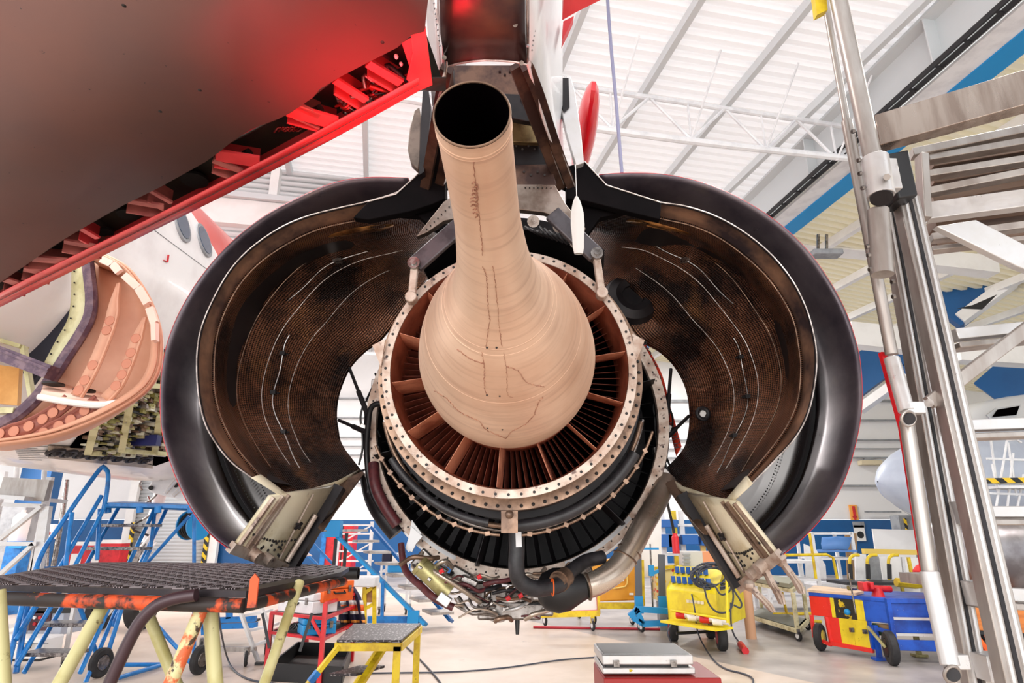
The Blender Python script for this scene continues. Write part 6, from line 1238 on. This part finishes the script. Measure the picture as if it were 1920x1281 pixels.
fe_ = thing('fire_extinguisher', 'bright red cylinder hanging above the power cart on a dark hose', 'extinguisher', P(1266, 1040, 9.2)); g = MB(); g.lathe(P(1268, 1038, 9.2), (0, 0, 1), [(0, 0), (0, .05), (.22, .05), (.24, .035), (.27, .03), (.27, 0)], 20); obj('cylinder', g, red, fe_); tubep('hose', fe_, [P(1264, 1008, 9.2), P(1262, 990, 9.2), P(1254, 955, 9.1), P(1247, 925, 9.0)], .02, black, sm=14)
gb = thing('grey_equipment_box', 'grey louvred equipment box standing on the yellow power cart', 'box', P(1295, 1064, 10.2)); boxp('box_body', gb, P(1295, 1050, 10.2), (.30, .3, .26), pick('equipment_grey', (196, 194, 190), .5), bevel=.01); 
for k in range(4): g = MB(); g.box(P(1287, 1040+k*7, 10.03), (.12, .02, .025)); obj('louvre', g, grey, gb)
tag(boxp('orange_box', None, (X(1320, 1048, 12.0), 12, P(1320, 1034, 12).z/2), (.3, .3, P(1320, 1034, 12).z), pick('pale_orange', (240, 160, 110), .5)), 'pale orange box behind the grey louvred equipment box', 'box')
dc = thing('spotted_cabinet', 'cabinet side covered in small coloured dots, left of the power cart', 'cabinet', G(1252, 1160)); m_dot = mat('dotted_cover', (232, 214, 150), .5); N, L, B = nodes(m_dot); tc = N.new('ShaderNodeTexCoord'); vo = N.new('ShaderNodeTexVoronoi'); vo.inputs['Scale'].default_value = 14; L.new(tc.outputs['Object'], vo.inputs[0]); lt = N.new('ShaderNodeMath'); lt.operation = 'LESS_THAN'; lt.inputs[1].default_value = .33; L.new(vo.outputs['Distance'], lt.inputs[0]); rp = N.new('ShaderNodeValToRGB'); rp.color_ramp.interpolation = 'CONSTANT'; L.new(vo.outputs['Color'], rp.inputs[0])
for i_, (ps, c_) in enumerate(((0, (40, 40, 40)), (.35, (220, 60, 50)), (.55, (240, 190, 30)), (.75, (240, 130, 40)))):
    e = rp.color_ramp.elements[i_] if i_ < 2 else rp.color_ramp.elements.new(ps); e.position = ps; e.color = lin(c_)
mx = N.new('ShaderNodeMix'); mx.data_type = 'RGBA'; L.new(lt.outputs[0], mx.inputs[0]); mx.inputs[6].default_value = lin((232, 214, 150)); L.new(rp.outputs[0], mx.inputs[7]); L.new(mx.outputs[2], B.inputs['Base Color'])
polyp('dotted_side', dc, ((1230, 1072), (1266, 1066), (1266, 1130), (1232, 1126)), 10.9, .4, m_dot); barp('top_edge', dc, P(1228, 1066, 10.9), P(1268, 1062, 10.9), .1, .05, yellow); barp('support', dc, P(1250, 1128, 11), Vector((X(1250, 1128, 11), 11, 0)), .3, .2, grey)
# silver flight case on a red tool chest at the bottom
rc_ = thing('red_tool_chest', 'red tool chest at the bottom edge of the photo beneath the silver case', 'tool chest', G(1240, 1330)); YR = 4.2
g = MB(); zc = Z(1240, 1268, YR); g.box(((X(1130, 1268, YR)+X(1348, 1268, YR))/2, YR+.2, zc/2), (X(1348, 1268, YR)-X(1130, 1268, YR), .5, zc)); obj('chest_body', g, pick('deep_red', (158, 30, 28), .45), rc_, bevel=.01); g = MB(); g.box(((X(1130, 1268, YR)+X(1348, 1268, YR))/2, YR-.06, zc-.08), (.7, .02, .015)); obj('drawer_seam', g, black, rc_)
sc_case = thing('silver_flight_case', 'slightly open silver aluminium case lying on the red tool chest', 'case', P(1215, 1262, YR)); x0_, x1_ = X(1130, 1250, YR), X(1300, 1250, YR)
def casebox(nm, par, xa, xb, y0, y1, za, zb_, m_): g = MB(); g.box(((xa+xb)/2, (y0+y1)/2, (za+zb_)/2), (xb-xa, y1-y0, zb_-za)); return obj(nm, g, m_, par, bevel=.006)
zz0 = zc+.01; zl_ = Z(1200, 1243, YR); zt_ = Z(1200, 1231, YR)
cbot = casebox('case_base', sc_case, x0_, x1_+.01, YR, YR+.42, zz0, zz0+.035, alu_bright); clid = casebox('case_lid', sc_case, x0_, x1_, YR-.01, YR+.42, zl_-.01, zt_+.008, alu_bright); g = MB(); g.box(((x0_+x1_)/2, YR+.205, zt_+.010), (x1_-x0_-.03, .38, .006)); obj('lid_panel', g, pick('grey_panel_lid', (150, 150, 152), .5), clid)
casebox('dark_gap', sc_case, x0_+.02, x1_-.02, YR+.03, YR+.4, zz0+.03, zl_-.01, black)
for x in (1155, 1262): g = MB(); xx = X(x, 1250, YR); g.box((xx, YR-.02, zl_+.0), (.035, .02, .035)); g.cyl((xx, YR-.03, zl_), (xx, YR-.02, zl_), .012, 12); obj('latch', g, steel, clid)
g = MB(); g.tube([P(1180, 1258, YR), P(1195, 1255, YR+.02)], .008, 6); obj('yellow_tool', g, yellow, sc_case)
# ---------------------------------------------------------------- left side of the hall
# far wall fittings: roller shutter, red cabinets, blue column
m_shut = mat('shutter_slats', (206, 208, 210), .5, .2); N, L, B = nodes(m_shut); bp = N.new('ShaderNodeBump'); wv = N.new('ShaderNodeTexWave'); wv.bands_direction = 'Z'; wv.inputs['Scale'].default_value = 1.6; tc = N.new('ShaderNodeTexCoord'); L.new(tc.outputs['Object'], wv.inputs[0]); bp.inputs['Strength'].default_value = .8; L.new(wv.outputs[0], bp.inputs['Height']); L.new(bp.outputs[0], B.inputs['Normal'])
g = MB(); rows = []; ysh = 24.9; xa, xb = X(236, 1000, ysh), X(402, 1000, ysh)
for i in range(36):
    z = i*.13; rows += [[(xa, ysh, z), (xb, ysh, z)], [(xa, ysh-.05, z+.05), (xb, ysh-.05, z+.05)], [(xa, ysh, z+.11), (xb, ysh, z+.11)]]
g.grid(rows); struct('door_1', g, m_shut, smooth=10, solid=.02)
for x in (236, 402): xx = X(x, 1010, 24.7); n += 1; struct('trim_%d' % n, MB().box((xx, 24.75, 2.4), (.3, .2, 4.8)), white); tag(boxp('hazard_post', None, (xx+(.25 if x < 300 else -.25), 24.6, .95), (.14, .08, 1.9), hazard), 'yellow and black striped guard post %s the grey roller shutter' % ('left of' if x < 300 else 'right of'), 'guard post')
n += 1; struct('trim_%d' % n, MB().box((X(68, 940, 19), 19, 2.6), (.9, .5, 5.2)), blue_deep)
for k, (x0, x1, y0, lab) in enumerate(((122, 182, 1022, 'red fire hose cabinet with a white notice, left one by the blue column'), (186, 226, 1018, 'red fire hose cabinet right next to the noticed one'))):
    t = thing('fire_cabinet', lab, 'cabinet', (X((x0+x1)/2, 1060, 22), 22, 0), group='red fire cabinets by the wall'); a_, b_ = X(x0, 1040, 22), X(x1, 1040, 22); zt_ = Z(x0, y0, 22); boxp('cabinet_body', t, ((a_+b_)/2, 22.2, zt_/2), (b_-a_, .5, zt_), red, bevel=.02); boxp('top_edge', t, ((a_+b_)/2, 22.2, zt_+.04), (b_-a_, .5, .12), white)
    if k == 0: boxp('white_notice', t, ((a_+b_)/2-.1, 21.93, zt_*.5), ((b_-a_)*.32, .03, zt_*.5), white); boxp('white_notice', t, ((a_+b_)/2+.55, 21.93, zt_*.5), ((b_-a_)*.22, .03, zt_*.5), white)
st_ = thing('control_pillar', 'hazard striped steel pillar with a white switch box and red button at far left', 'pillar', (X(78, 1010, 14), 14, 0)); barp('pillar', st_, (X(80, 1060, 14), 14, 0), (X(88, 950, 14), 14, Z(88, 950, 14)), .12, .12, hazard); boxp('switch_box', st_, P(95, 997, 13.8), (.22, .15, .3), white, bevel=.02); g = MB(); p = P(91, 1000, 13.7); g.cyl(p, p-Vector((0, .04, 0)), .04, 12); obj('red_button', g, red, st_); tubep('conduit', st_, [P(125, 900, 14), P(118, 960, 14), P(100, 1062, 14)], .05, steel)
for k in range(5): tubep('pipe', st_, [P(60+k*7, 1062, 13.6), P(62+k*7, 1030-k*3, 13.6)], .03, steel)
tk = thing('white_tank', 'white gas cylinder unit behind the aluminium scaffold at far left', 'tank', (X(36, 1010, 13), 13, 0)); g = MB(); g.lathe(Vector((X(38, 990, 13), 13, Z(38, 1015, 13))), (0, 0, 1), [(0, 0), (.0, .14), (.45, .15), (.52, .1), (.55, .04), (.6, .04)], 20); obj('tank_body', g, white, tk); barp('tank_stand', tk, (X(38, 1015, 13), 13, 0), (X(38, 1015, 13), 13, Z(38, 1015, 13)), .3, .3, blue); boxp('valve', tk, P(34, 1022, 12.8), (.25, .15, .12), sky_blue)
tag(boxp('grey_locker', None, (X(10, 1000, 15), 15, 1.0), (1.1, .5, 2.3), grey, bevel=.02), 'plain grey locker at the left edge behind the aluminium scaffold', 'locker')
# aluminium scaffold at far left
sf = thing('aluminium_scaffold', 'aluminium work scaffold with diagonal braces at the left edge', 'scaffold', G(20, 1250)); YS1 = 8.5
for pts in (((-4, 930), (-30, 1210)), ((95, 895), (40, 1180)), ((8, 885), (-6, 965)), ((88, 950), (62, 1080))): barp('post', sf, P(*pts[0], YS1), P(*pts[1], YS1), .07, .06, white_metal)
for pts in (((88, 950), (70, 1075)),): barp('post', sf, P(*pts[0], YS1-.1), P(*pts[1], YS1-.1), .11, .07, alu_bright)
barp('deck_side', sf, P(6, 914, YS1-.2), P(92, 920, YS1-.2), .09, .26, alu, (0, 0, 1)); barp('deck', sf, P(10, 932, YS1), P(88, 938, YS1), .8, .05, alu_bright, (0, 0, 1)); barp('deck_rail', sf, P(6, 946, YS1-.1), P(82, 949, YS1-.1), .05, .05, alu_bright)
for a, b in (((0, 1012), (78, 950)), ((0, 1078), (64, 1020)), ((0, 1020), (70, 1020)), ((0, 1140), (30, 1115)), ((0, 1178), (34, 1172)), ((0, 1190), (30, 1190))): barp('diagonal_brace', sf, P(*a, YS1-.15), P(*b, YS1-.15), .05, .05, alu_bright)
for x, y in ((38, 905), (90, 895)): tubep('guard_rail', sf, [P(x-6, 870, YS1), P(x-8, 905, YS1)], .03, white_metal)
# blue access steps
bs = thing('blue_access_steps', 'tall blue tubular access steps with chequered metal treads behind the work platform', 'steps', G(150, 1270)); Y1, Y2 = 6.6, 8.6
def bt(pts, r_=.024, nm='tube_frame', Y=None, m_=blue): return tubep(nm, bs, [P(x, y, (Y if Y else yy)) for x, y, yy in pts], r_, m_)
g = MB(); g.tube(cr([P(30, 1262, 6.6), P(68, 1065, 7.0), P(120, 975, 7.3), P(184, 884, 7.6), P(196, 878, 7.6), P(203, 890, 7.6), P(200, 925, 7.6), P(194, 955, 7.6)], 60), .026, 10); obj('handrail', g, blue, bs, smooth=60)
for pts in (((190, 930, 7.6), (110, 1068, 7.1), (30, 1200, 6.6)), ((194, 955, 7.6), (140, 1062, 7.2), (30, 1250, 6.6)), ((222, 952, 8.2), (150, 1080, 7.6), (45, 1262, 6.9)), ((135, 962, 7.3), (122, 1070, 7.1)), ((187, 955, 7.6), (182, 1050, 7.5)), ((12, 1262, 6.5), (48, 1110, 6.8), (70, 1065, 7.0)), ((40, 1180, 6.6), (78, 1115, 6.9), (100, 1100, 7)), ((290, 955, 8.2), (240, 1060, 7.9), (150, 1262, 7.0)), ((312, 955, 8.6), (262, 1060, 8.2), (215, 1150, 7.9), (160, 1281, 7.3)), ((290, 960, 8.2), (282, 1030, 8.1), (210, 1175, 7.8)), ((238, 1110, 7.8), (196, 1245, 7.6)), ((140, 1112, 7.2), (188, 1245, 7.6)), ((245, 1118, 7.9), (360, 1246, 8.0)), ((364, 960, 8.4), (364, 1240, 8.4)), ((355, 968, 8.4), (270, 1062, 8.4)), ((195, 1247, 7.6), (360, 1246, 8.4)), ((220, 1272, 7.3), (300, 1248, 8.0)), ((318, 1100, 8.4), (364, 1100, 8.4))): bt(pts)
bt(((196, 948, 7.6), (290, 950, 8.0), (360, 954, 8.4)), .03, 'platform_edge'); g = MB(); g.prism([P(196, 949, 7.6), P(358, 954, 7.8), P(360, 951, 8.8), P(230, 946, 8.8)], (0, 0, .04)); obj('platform', g, blue, bs)
for x in (202, 262, 296, 358): tubep('platform_lug', bs, [P(x, 950, 7.7), P(x, 962, 7.7)], .04, blue)
m_tread = mat('chequered_steel_tread', (140, 134, 132), .32, .8, (92, 86, 86), 40, lo=.48, hi=.54)
for x0, x1, y, Yt in ((180, 282, 988, 7.8), (155, 262, 1032, 7.6), (100, 205, 1124, 7.2), (70, 164, 1176, 6.95), (36, 134, 1232, 6.7)):
    a_, b_ = P(x0, y, Yt), P(x1, y, Yt); g = MB(); g.prism([a_, b_, b_+Vector((0, .26, 0)), a_+Vector((0, .26, 0))], (0, 0, .035)); obj('tread', g, m_tread, bs, bevel=.004)
for x, y in ((182, 1272), (370, 1266)): p = G(x, y); wheel(bs, (p.x, p.y+.02, .15), .15, .07, (1, -.2, 0)); 
hr = thing('hose_reel', 'blue hose reel with black hose on the blue steps beside the left cowl', 'reel', P(362, 985, 9)); g = MB(); 
for k in range(5): g.ring(P(358, 985, 9)+Vector((.03*k, 0, 0)), Vector((1, -.5, 0)), .17, .02, 28, 7)
obj('wound_hose', g, black, hr); g = MB(); c_ = P(358, 985, 9); ax_ = Vector((1, -.5, 0)).normalized(); g.cyl(c_-ax_*.05, c_-ax_*.03, .2, 24); g.cyl(c_+ax_*.16, c_+ax_*.18, .2, 24); obj('reel_flange', g, sky_blue, hr)
# test set on a trolley, white case
ts = thing('test_set_trolley', 'grey test set with red-ringed knobs on an aluminium trolley beneath the work platform', 'test equipment', G(95, 1240)); YT = 8.3
for pts in (((60, 1120), (45, 1195)), ((142, 1120), (122, 1232)), ((50, 1120), (145, 1120))): barp('frame', ts, P(*pts[0], YT), P(*pts[1], YT), .04, .04, alu_bright)
c_ = P(96, 1160, YT+.3); bx = boxp('instrument_body', ts, c_, (.58, .4, .34), pick('instrument_grey', (176, 182, 196), .5), bevel=.01); boxp('dark_top', bx, P(97, 1145, YT+.08), (.58, .03, .06), black); boxp('control_panel', bx, P(76, 1164, YT+.08), (.24, .03, .22), pick('panel_dark', (80, 50, 60), .5))
for k in range(6): g = MB(); p = P(66+(k % 3)*10, 1158+(k//3)*12, YT+.05); g.cyl(p, p-Vector((0, .02, 0)), .02, 12); obj('knob', g, red if k % 2 else white, bx)
g = MB()
for k in range(9): g.tube([P(54+k*9, 1125, YT), P(54+k*9, 1137, YT)], .006, 5)
g.tube([P(50, 1137, YT), P(135, 1137, YT)], .008, 5); g.tube([P(50, 1125, YT), P(135, 1125, YT)], .008, 5); obj('wire_basket', g, alu_bright, ts); p = G(117, 1262); caster(ts, (p.x, p.y, 0), .07)
wc2 = thing('white_tool_case', 'white hard case with a black handle lying beside the test set trolley', 'case', P(45, 1232, 8.0)); boxp('case_shell', wc2, P(50, 1212, 8.0), (.62, .35, .22), white, bevel=.02); barp('case_seam', wc2, P(10, 1207, 7.8), P(90, 1207, 7.8), .01, .01, grey); g = MB(); g.tube(cr([P(40, 1208, 7.78), P(43, 1216, 7.74), P(54, 1216, 7.74), P(58, 1208, 7.78)], 14), .014, 8); obj('handle', g, black, wc2); boxp('support_stand', wc2, (X(50, 1240, 8.0), 8.0, .2), (.5, .3, .2), black)
# white step ladder with casters, blue tool trolley behind
wl_ = thing('white_step_ladder', 'small white aluminium step ladder on casters left of the red cart', 'ladder', G(470, 1245)); YL1 = 8.3
for pts, m_ in ((((444, 1128), (484, 1240)), alu_bright), (((484, 1124), (524, 1225)), alu_bright)): barp('stile', wl_, P(*pts[0], YL1), P(*pts[1], YL1), .075, .03, m_)
for x0, y0, x1, y1 in ((448, 1136, 490, 1130), (455, 1158, 500, 1150), (466, 1186, 512, 1176), (478, 1212, 522, 1200)): g = MB(); a_, b_ = P(x0, y0, YL1+.05), P(x1, y1, YL1+.2); g.prism([a_, b_, b_+Vector((0, .22, 0)), a_+Vector((0, .22, 0))], (0, 0, .03)); obj('step', g, white_metal, wl_)
barp('base_bar', wl_, P(368, 1216, YL1), P(480, 1218, YL1), .06, .05, alu); 
for x, y in ((460, 1250), (376, 1230), (498, 1228)): p = G(x, y); caster(wl_, (p.x, p.y, 0), .09)
g = MB(); p = P(486, 1246, YL1-.1); g.box(p, (.09, .06, .05)); obj('rubber_foot', g, black, wl_)
bt_ = thing('blue_base_trolley', 'low blue trolley base with a dark tray behind the white step ladder', 'trolley', G(440, 1190)); YB2 = 9.4
for a, b in (((382, 1164), (480, 1160)), ((382, 1176), (482, 1172)), ((382, 1160), (384, 1190)), ((430, 1125), (430, 1160))): barp('frame_bar', bt_, P(*a, YB2), P(*b, YB2), .07, .07, blue)
g = MB(); g.box(P(430, 1166, YB2+.3), (.7, .5, .03)); obj('tray', g, dark, bt_); boxp('motor_housing', bt_, P(410, 1132, YB2), (.16, .2, .2), m_soot); p = G(388, 1196); wheel(bt_, (p.x, p.y, .1), .1, .05)
# red tool cart with cases
rcart = thing('red_tool_cart', 'red two-shelf tool cart carrying silver, orange and blue cases', 'cart', G(560, 1262)); 
ca, cb_, cc2, cd_ = [Vector((p.x, p.y, 0)) for p in (P(505, 1200, 7.7), P(605, 1200, 7.2), P(662, 1200, 8.4), P(575, 1200, 8.8))]
zA = Z(600, 1160, 7.2); zB = Z(600, 1199, 7.2); zC = Z(615, 1132, 7.2)
for c_, zz in ((ca, zA), (cb_, zC), (cc2, zC), (cd_, zA)): barp('post', rcart, c_, c_+Vector((0, 0, zz)), .045, .045, red)
for zz, m_ in ((zA, red), (zB, red)):
    for p, q in ((ca, cb_), (cb_, cc2), (cc2, cd_), (cd_, ca)): barp('rail', rcart, p+Vector((0, 0, zz)), q+Vector((0, 0, zz)), .045, .03, m_)
    g = MB(); g.prism([p+Vector((0, 0, zz-.012)) for p in (ca, cb_, cc2, cd_)], (0, 0, .02)); obj('shelf', g, dark, rcart)
barp('rail', rcart, cb_+Vector((0, 0, zC)), cc2+Vector((0, 0, zC)), .03, .03, red); barp('brace', rcart, cb_+Vector((-.14, 0, zA)), cb_+Vector((0, 0, zB)), .03, .03, red)
def hardcase(nm, lab, c, s, rz, m_, latch=True):
    t = thing(nm, lab, 'case', (c.x, c.y, c.z)); rz_ = rz; M_ = Matrix.Rotation(rz_, 3, 'Z'); f_ = lambda x, y, z: c+M_@Vector((x, y, z))
    g = MB(); g.box(f_(0, 0, s[2]*.3), (s[0], s[1], s[2]*.6), rz_); obj('case_base', g, m_, t, bevel=.012); g = MB(); g.box(f_(0, 0, s[2]*.81), (s[0], s[1], s[2]*.37), rz_); ld = obj('case_lid', g, m_, t, bevel=.012)
    for x in (-.34, .34): g = MB(); g.box(f_(x*s[0], -s[1]/2-.008, s[2]*.6), (.035, .016, .07), rz_); obj('latch', g, steel, ld)
    g = MB(); g.tube([f_(-.07, -s[1]/2, s[2]*.5), f_(-.07, -s[1]/2-.03, s[2]*.42), f_(.07, -s[1]/2-.03, s[2]*.42), f_(.07, -s[1]/2, s[2]*.5)], .010, 6); obj('handle', g, black, t); return t
an = math.atan2((cb_-ca).y, (cb_-ca).x)
hardcase('silver_case', 'silver hard case with two latches on the left shelf of the red cart', ca.lerp(cb_, .46)+Vector((.06, .22, zA+.015)), (.60, .36, .22), an, white_metal)
g = MB(); q_ = ca.lerp(cb_, .55)+Vector((.12, .42, zA+.22)); g.box(q_+Vector((0, 0, .09)), (.46, .08, .2), an); tag(obj('white_case', g, white, bevel=.02), 'plain white case standing behind the silver case on the red cart', 'case')
hardcase('orange_case', 'orange hard case at the right end of the red cart top shelf', cb_.lerp(cc2, .42)+Vector((-.12, .0, zC-.02)), (.42, .34, .22), .9, orange)
hardcase('blue_case', 'blue plastic power tool case on the lower shelf of the red cart', cb_.lerp(cc2, .2)+Vector((-.18, .1, zB+.01)), (.36, .3, .17), .5, sky_blue)
g = MB()
for k in range(7): g.tube(cr([ca.lerp(cb_, .25+.05*k)+Vector((0, .1+.03*k, zB+.03)), ca.lerp(cb_, .35+.05*k)+Vector((0, .2, zB+.09)), ca.lerp(cb_, .5+.03*k)+Vector((0, .12, zB+.03)), ca.lerp(cb_, .4)+Vector((.05, .3, zB+.07))], 16), .009, 6)
tag(obj('loose_cables', g, black), 'heap of loose black cables on the lower shelf of the red cart', 'cables')
for x0, x1, y1, nm in ((492, 505, 1216, 'black strap hanging from the left end of the red cart'), (585, 562, 1222, 'black strap hanging down in front of the blue case')): g = MB(); a_, b_ = P(x0, 1150, 7.0), P(x1, y1, 6.9); g.bar(a_, b_, .03, .004, (0, 1, 0)); tag(obj('strap', g, black), nm, 'strap')
jk = thing('work_jacket', 'navy work jacket with orange and white reflective bands hung on the red cart', 'jacket', P(655, 1185, 8.4)); m_jk = mat('navy_cloth', (44, 42, 72), .85, bump=.5, bs=9); rows = []
for y, wd, x0 in ((1098, 26, 632), (1106, 34, 630), (1120, 40, 632), (1140, 42, 634), (1160, 42, 638), (1182, 38, 642)): rows.append([P(x0+wd*i/9*1.1, y, 8.35-.06*math.sin(i*1.7)) for i in range(10)])
def jrow(y0, y1, m_, nm, off=0):
    g = MB(); r2 = []
    for y in (y0, (y0+y1)/2, y1): x0 = 631+(y-1098)*.12; wd = 42; r2.append([P(x0+wd*i/9*1.1, y, 8.35-off-.06*math.sin(i*1.7)) for i in range(10)])
    g.grid(r2); return g
g = MB(); g.grid(rows); jo = obj('jacket_body', g, m_jk, jk, solid=.02, smooth=70)
for y0, y1, m_ in ((1126, 1134, white), (1134, 1146, orange), (1146, 1152, white), (1163, 1168, pick('band_orange2', (236, 150, 60), .6))): obj('reflective_band', jrow(y0, y1, m_, '', .03), m_, jo, solid=.004)
tr_ = thing('black_drip_tray', 'open black rectangular tray on the floor in front of the red cart', 'tray', G(580, 1285)); q = [G(505, 1278), G(640, 1285), G(658, 1236), G(556, 1232)]; g = MB(); g.prism([Vector((p.x, p.y, .01)) for p in q], (0, 0, .012)); obj('tray_floor', g, pick('dusty_tray', (78, 66, 62), .6, 0, (48, 42, 42), 3), tr_)
for i in range(4): a_, b_ = q[i], q[(i+1) % 4]; barp('tray_wall', tr_, (a_.x, a_.y, .09), (b_.x, b_.y, .09), .02, .17, black, None)
# yellow step stool
ys = thing('yellow_step_stool', 'yellow steel two-step stool with black chequered top at lower centre', 'step stool', G(715, 1290)); 
zs = .62; ST = [G(631, 1205, zs), G(752, 1205, zs), G(789, 1173, zs), G(662, 1174, zs)]
m_st = mat('chequered_top', (52, 46, 50), .4, .5, (150, 144, 146), 55, lo=.56, hi=.6, stretch=(1, .35, 1))
g = MB(); g.prism(ST, (0, 0, .02)); obj('top_tread', g, m_st, ys, bevel=.004)
for i in range(4): barp('top_frame', ys, ST[i]+Vector((0, 0, -.035)), ST[(i+1) % 4]+Vector((0, 0, -.035)), .03, .06, yellow)
def dn(p, dx=0, dy=0): return Vector((p.x+dx, p.y+dy, 0))
barp('leg', ys, ST[1]+Vector((-.03, 0, -.03)), dn(ST[1], -.03), .06, .03, yellow); barp('leg', ys, ST[2]+Vector((-.03, 0, -.03)), dn(ST[2], -.03), .06, .03, yellow)
l1 = barp('sloping_leg', ys, ST[0]+Vector((.02, 0, -.03)), dn(ST[0], -.42, -.25), .06, .035, yellow); barp('sloping_leg', ys, ST[3]+Vector((.45, -.28, -.03)), dn(ST[0], .05, -.25), .06, .035, yellow); barp('sloping_leg', ys, ST[3].lerp(ST[2], .55)+Vector((0, 0, -.04)), dn(ST[3], .0, -.1), .055, .035, yellow)
barp('blue_tape', ys, (ST[0]+Vector((.02, 0, -.03))).lerp(dn(ST[0], -.42, -.25), .30)+Vector((0, -.004, 0)), (ST[0]+Vector((.02, 0, -.03))).lerp(dn(ST[0], -.42, -.25), .42)+Vector((0, -.004, 0)), .068, .044, blue)
a_ = G(616, 1268, .3); b_ = G(668, 1268, .3); g = MB(); g.prism([a_, b_, b_+Vector((.18, .35, 0)), a_+Vector((.18, .35, 0))], (0, 0, .02)); obj('lower_tread', g, m_st, ys)
yc = thing('yellow_small_cart', 'small yellow framed cart with a pale case behind the jacket', 'cart', G(700, 1175)); YY = 9.8
for a, b in (((702, 1096), (702, 1212)), ((684, 1112), (704, 1098)), ((684, 1142), (702, 1132)), ((684, 1100), (684, 1212))): barp('frame_bar', yc, P(*a, YY), P(*b, YY), .05, .05, yellow)
boxp('side_board', yc, P(692, 1116, YY+.05), (.2, .03, .2), wood); tag(boxp('pale_case', None, P(676, 1090, YY), (.5, .35, .14), white_metal, bevel=.02), 'pale grey case lying on the small yellow cart', 'case')
# blue stairs in the middle
bst = thing('blue_stairs', 'bright blue staircase with grey treads descending to the floor left of the engine', 'stairs', G(800, 1180)); 
a0, b0_ = P(617, 990, 11.6), P(798, 1172, 10.9); ofs = Vector((.62, .75, 0))
ba = barp('stringer', bst, a0, b0_, .05, .17, sky_blue, (0, 1, 0)); barp('stringer', bst, a0+ofs, b0_+ofs*.6, .05, .17, pick('deep_blue2', (14, 92, 160), .45), (0, 1, 0))
for k in range(8): p = a0.lerp(b0_, (k+.55)/8.1)+Vector((.06, .0, .06)); g = MB(); g.box(p+Vector((.22, .28, 0)), (.38, .6, .04), .4); obj('tread', g, alu, bst)
barp('base_beam', bst, P(690, 1162, 11), P(790, 1162, 11), .08, .1, blue); barp('post', bst, P(718, 1090, 11), P(716, 1168, 11), .05, .05, blue); barp('post', bst, P(650, 1000, 11.6), Vector((X(650, 1000, 11.6), 11.6, 0)), .05, .05, black); barp('post', bst, P(630, 1010, 11.6), Vector((X(630, 1010, 11.6), 11.6, 0)), .05, .05, black)
boxp('hinge_bracket', bst, P(626, 992, 11.5), (.26, .2, .28), sky_blue); boxp('foot_bracket', bst, P(775, 1158, 10.9), (.18, .12, .2), sky_blue)
for a, b in (((580, 1012), (630, 1064)), ((566, 1030), (600, 1064))): barp('cross_brace', bst, P(*a, 11.6), P(*b, 11.6), .04, .04, blue)
rcb = thing('red_locker', 'tall red locker with blue edge behind the blue staircase', 'locker', (X(632, 1060, 20), 20, 0)); zt_ = Z(630, 985, 20); boxp('locker_body', rcb, ((X(606, 1030, 20)+X(660, 1030, 20))/2, 20.3, zt_/2), (X(660, 1030, 20)-X(606, 1030, 20), .6, zt_), red, bevel=.01); boxp('blue_edge', rcb, (X(606, 1030, 20), 20.0, zt_/2), (.14, .1, zt_), blue); barp('door_split', rcb, (X(640, 1030, 20), 19.99, 0), (X(640, 1030, 20), 19.99, zt_), .03, .02, black)
lt_ = thing('white_lattice_tower', 'white lattice scaffold tower behind the blue staircase', 'scaffold', (X(668, 1060, 15), 15, 0)); YT2 = 15.
for x in (634, 698): barp('post', lt_, P(x+(4 if x < 650 else 0), 978, YT2), Vector((X(x, 978, YT2), YT2, 0)), .07, .06, white_metal)
for k, y in enumerate((985, 1001, 1017, 1034, 1052, 1070)): barp('rung', lt_, P(636, y, YT2), P(700, y, YT2), .04, .04, white_metal)
for a, b in (((640, 1017), (698, 985)), ((640, 1052), (698, 1017)), ((640, 1085), (698, 1052))): barp('diagonal', lt_, P(*a, YT2), P(*b, YT2), .03, .03, white_metal)
tt = thing('tool_table', 'light trolley table with a dark blue bag behind the engine at left', 'table', (X(740, 1090, 13), 13, 0))
for x in (716, 765):
    for dy in (0, .5): barp('leg', tt, P(x, 1056, 13)+Vector((0, dy, 0)), Vector((X(x, 1056, 13), 13+dy, .1)), .04, .04, white_metal); caster(tt, (X(x, 1056, 13), 13+dy, 0), .06)
for y in (1055, 1072): g = MB(); g.box(P(741, y, 13)+Vector((0, .25, 0)), (.62, .55, .03)); obj('shelf', g, white_metal, tt)
tag(boxp('navy_bag', None, P(726, 1044, 13), (.18, .2, .24), pick('navy_bag_m', (30, 34, 60), .7), bevel=.03), 'dark navy bag standing on the trolley table', 'bag'); tag(boxp('white_box', None, P(748, 1046, 13), (.24, .2, .18), white, bevel=.02), 'white box beside the navy bag on the trolley table', 'box'); tag(boxp('blue_bin', None, P(745, 1067, 13), (.36, .2, .12), sky_blue, bevel=.02), 'blue bin on the lower shelf of the trolley table', 'bin')
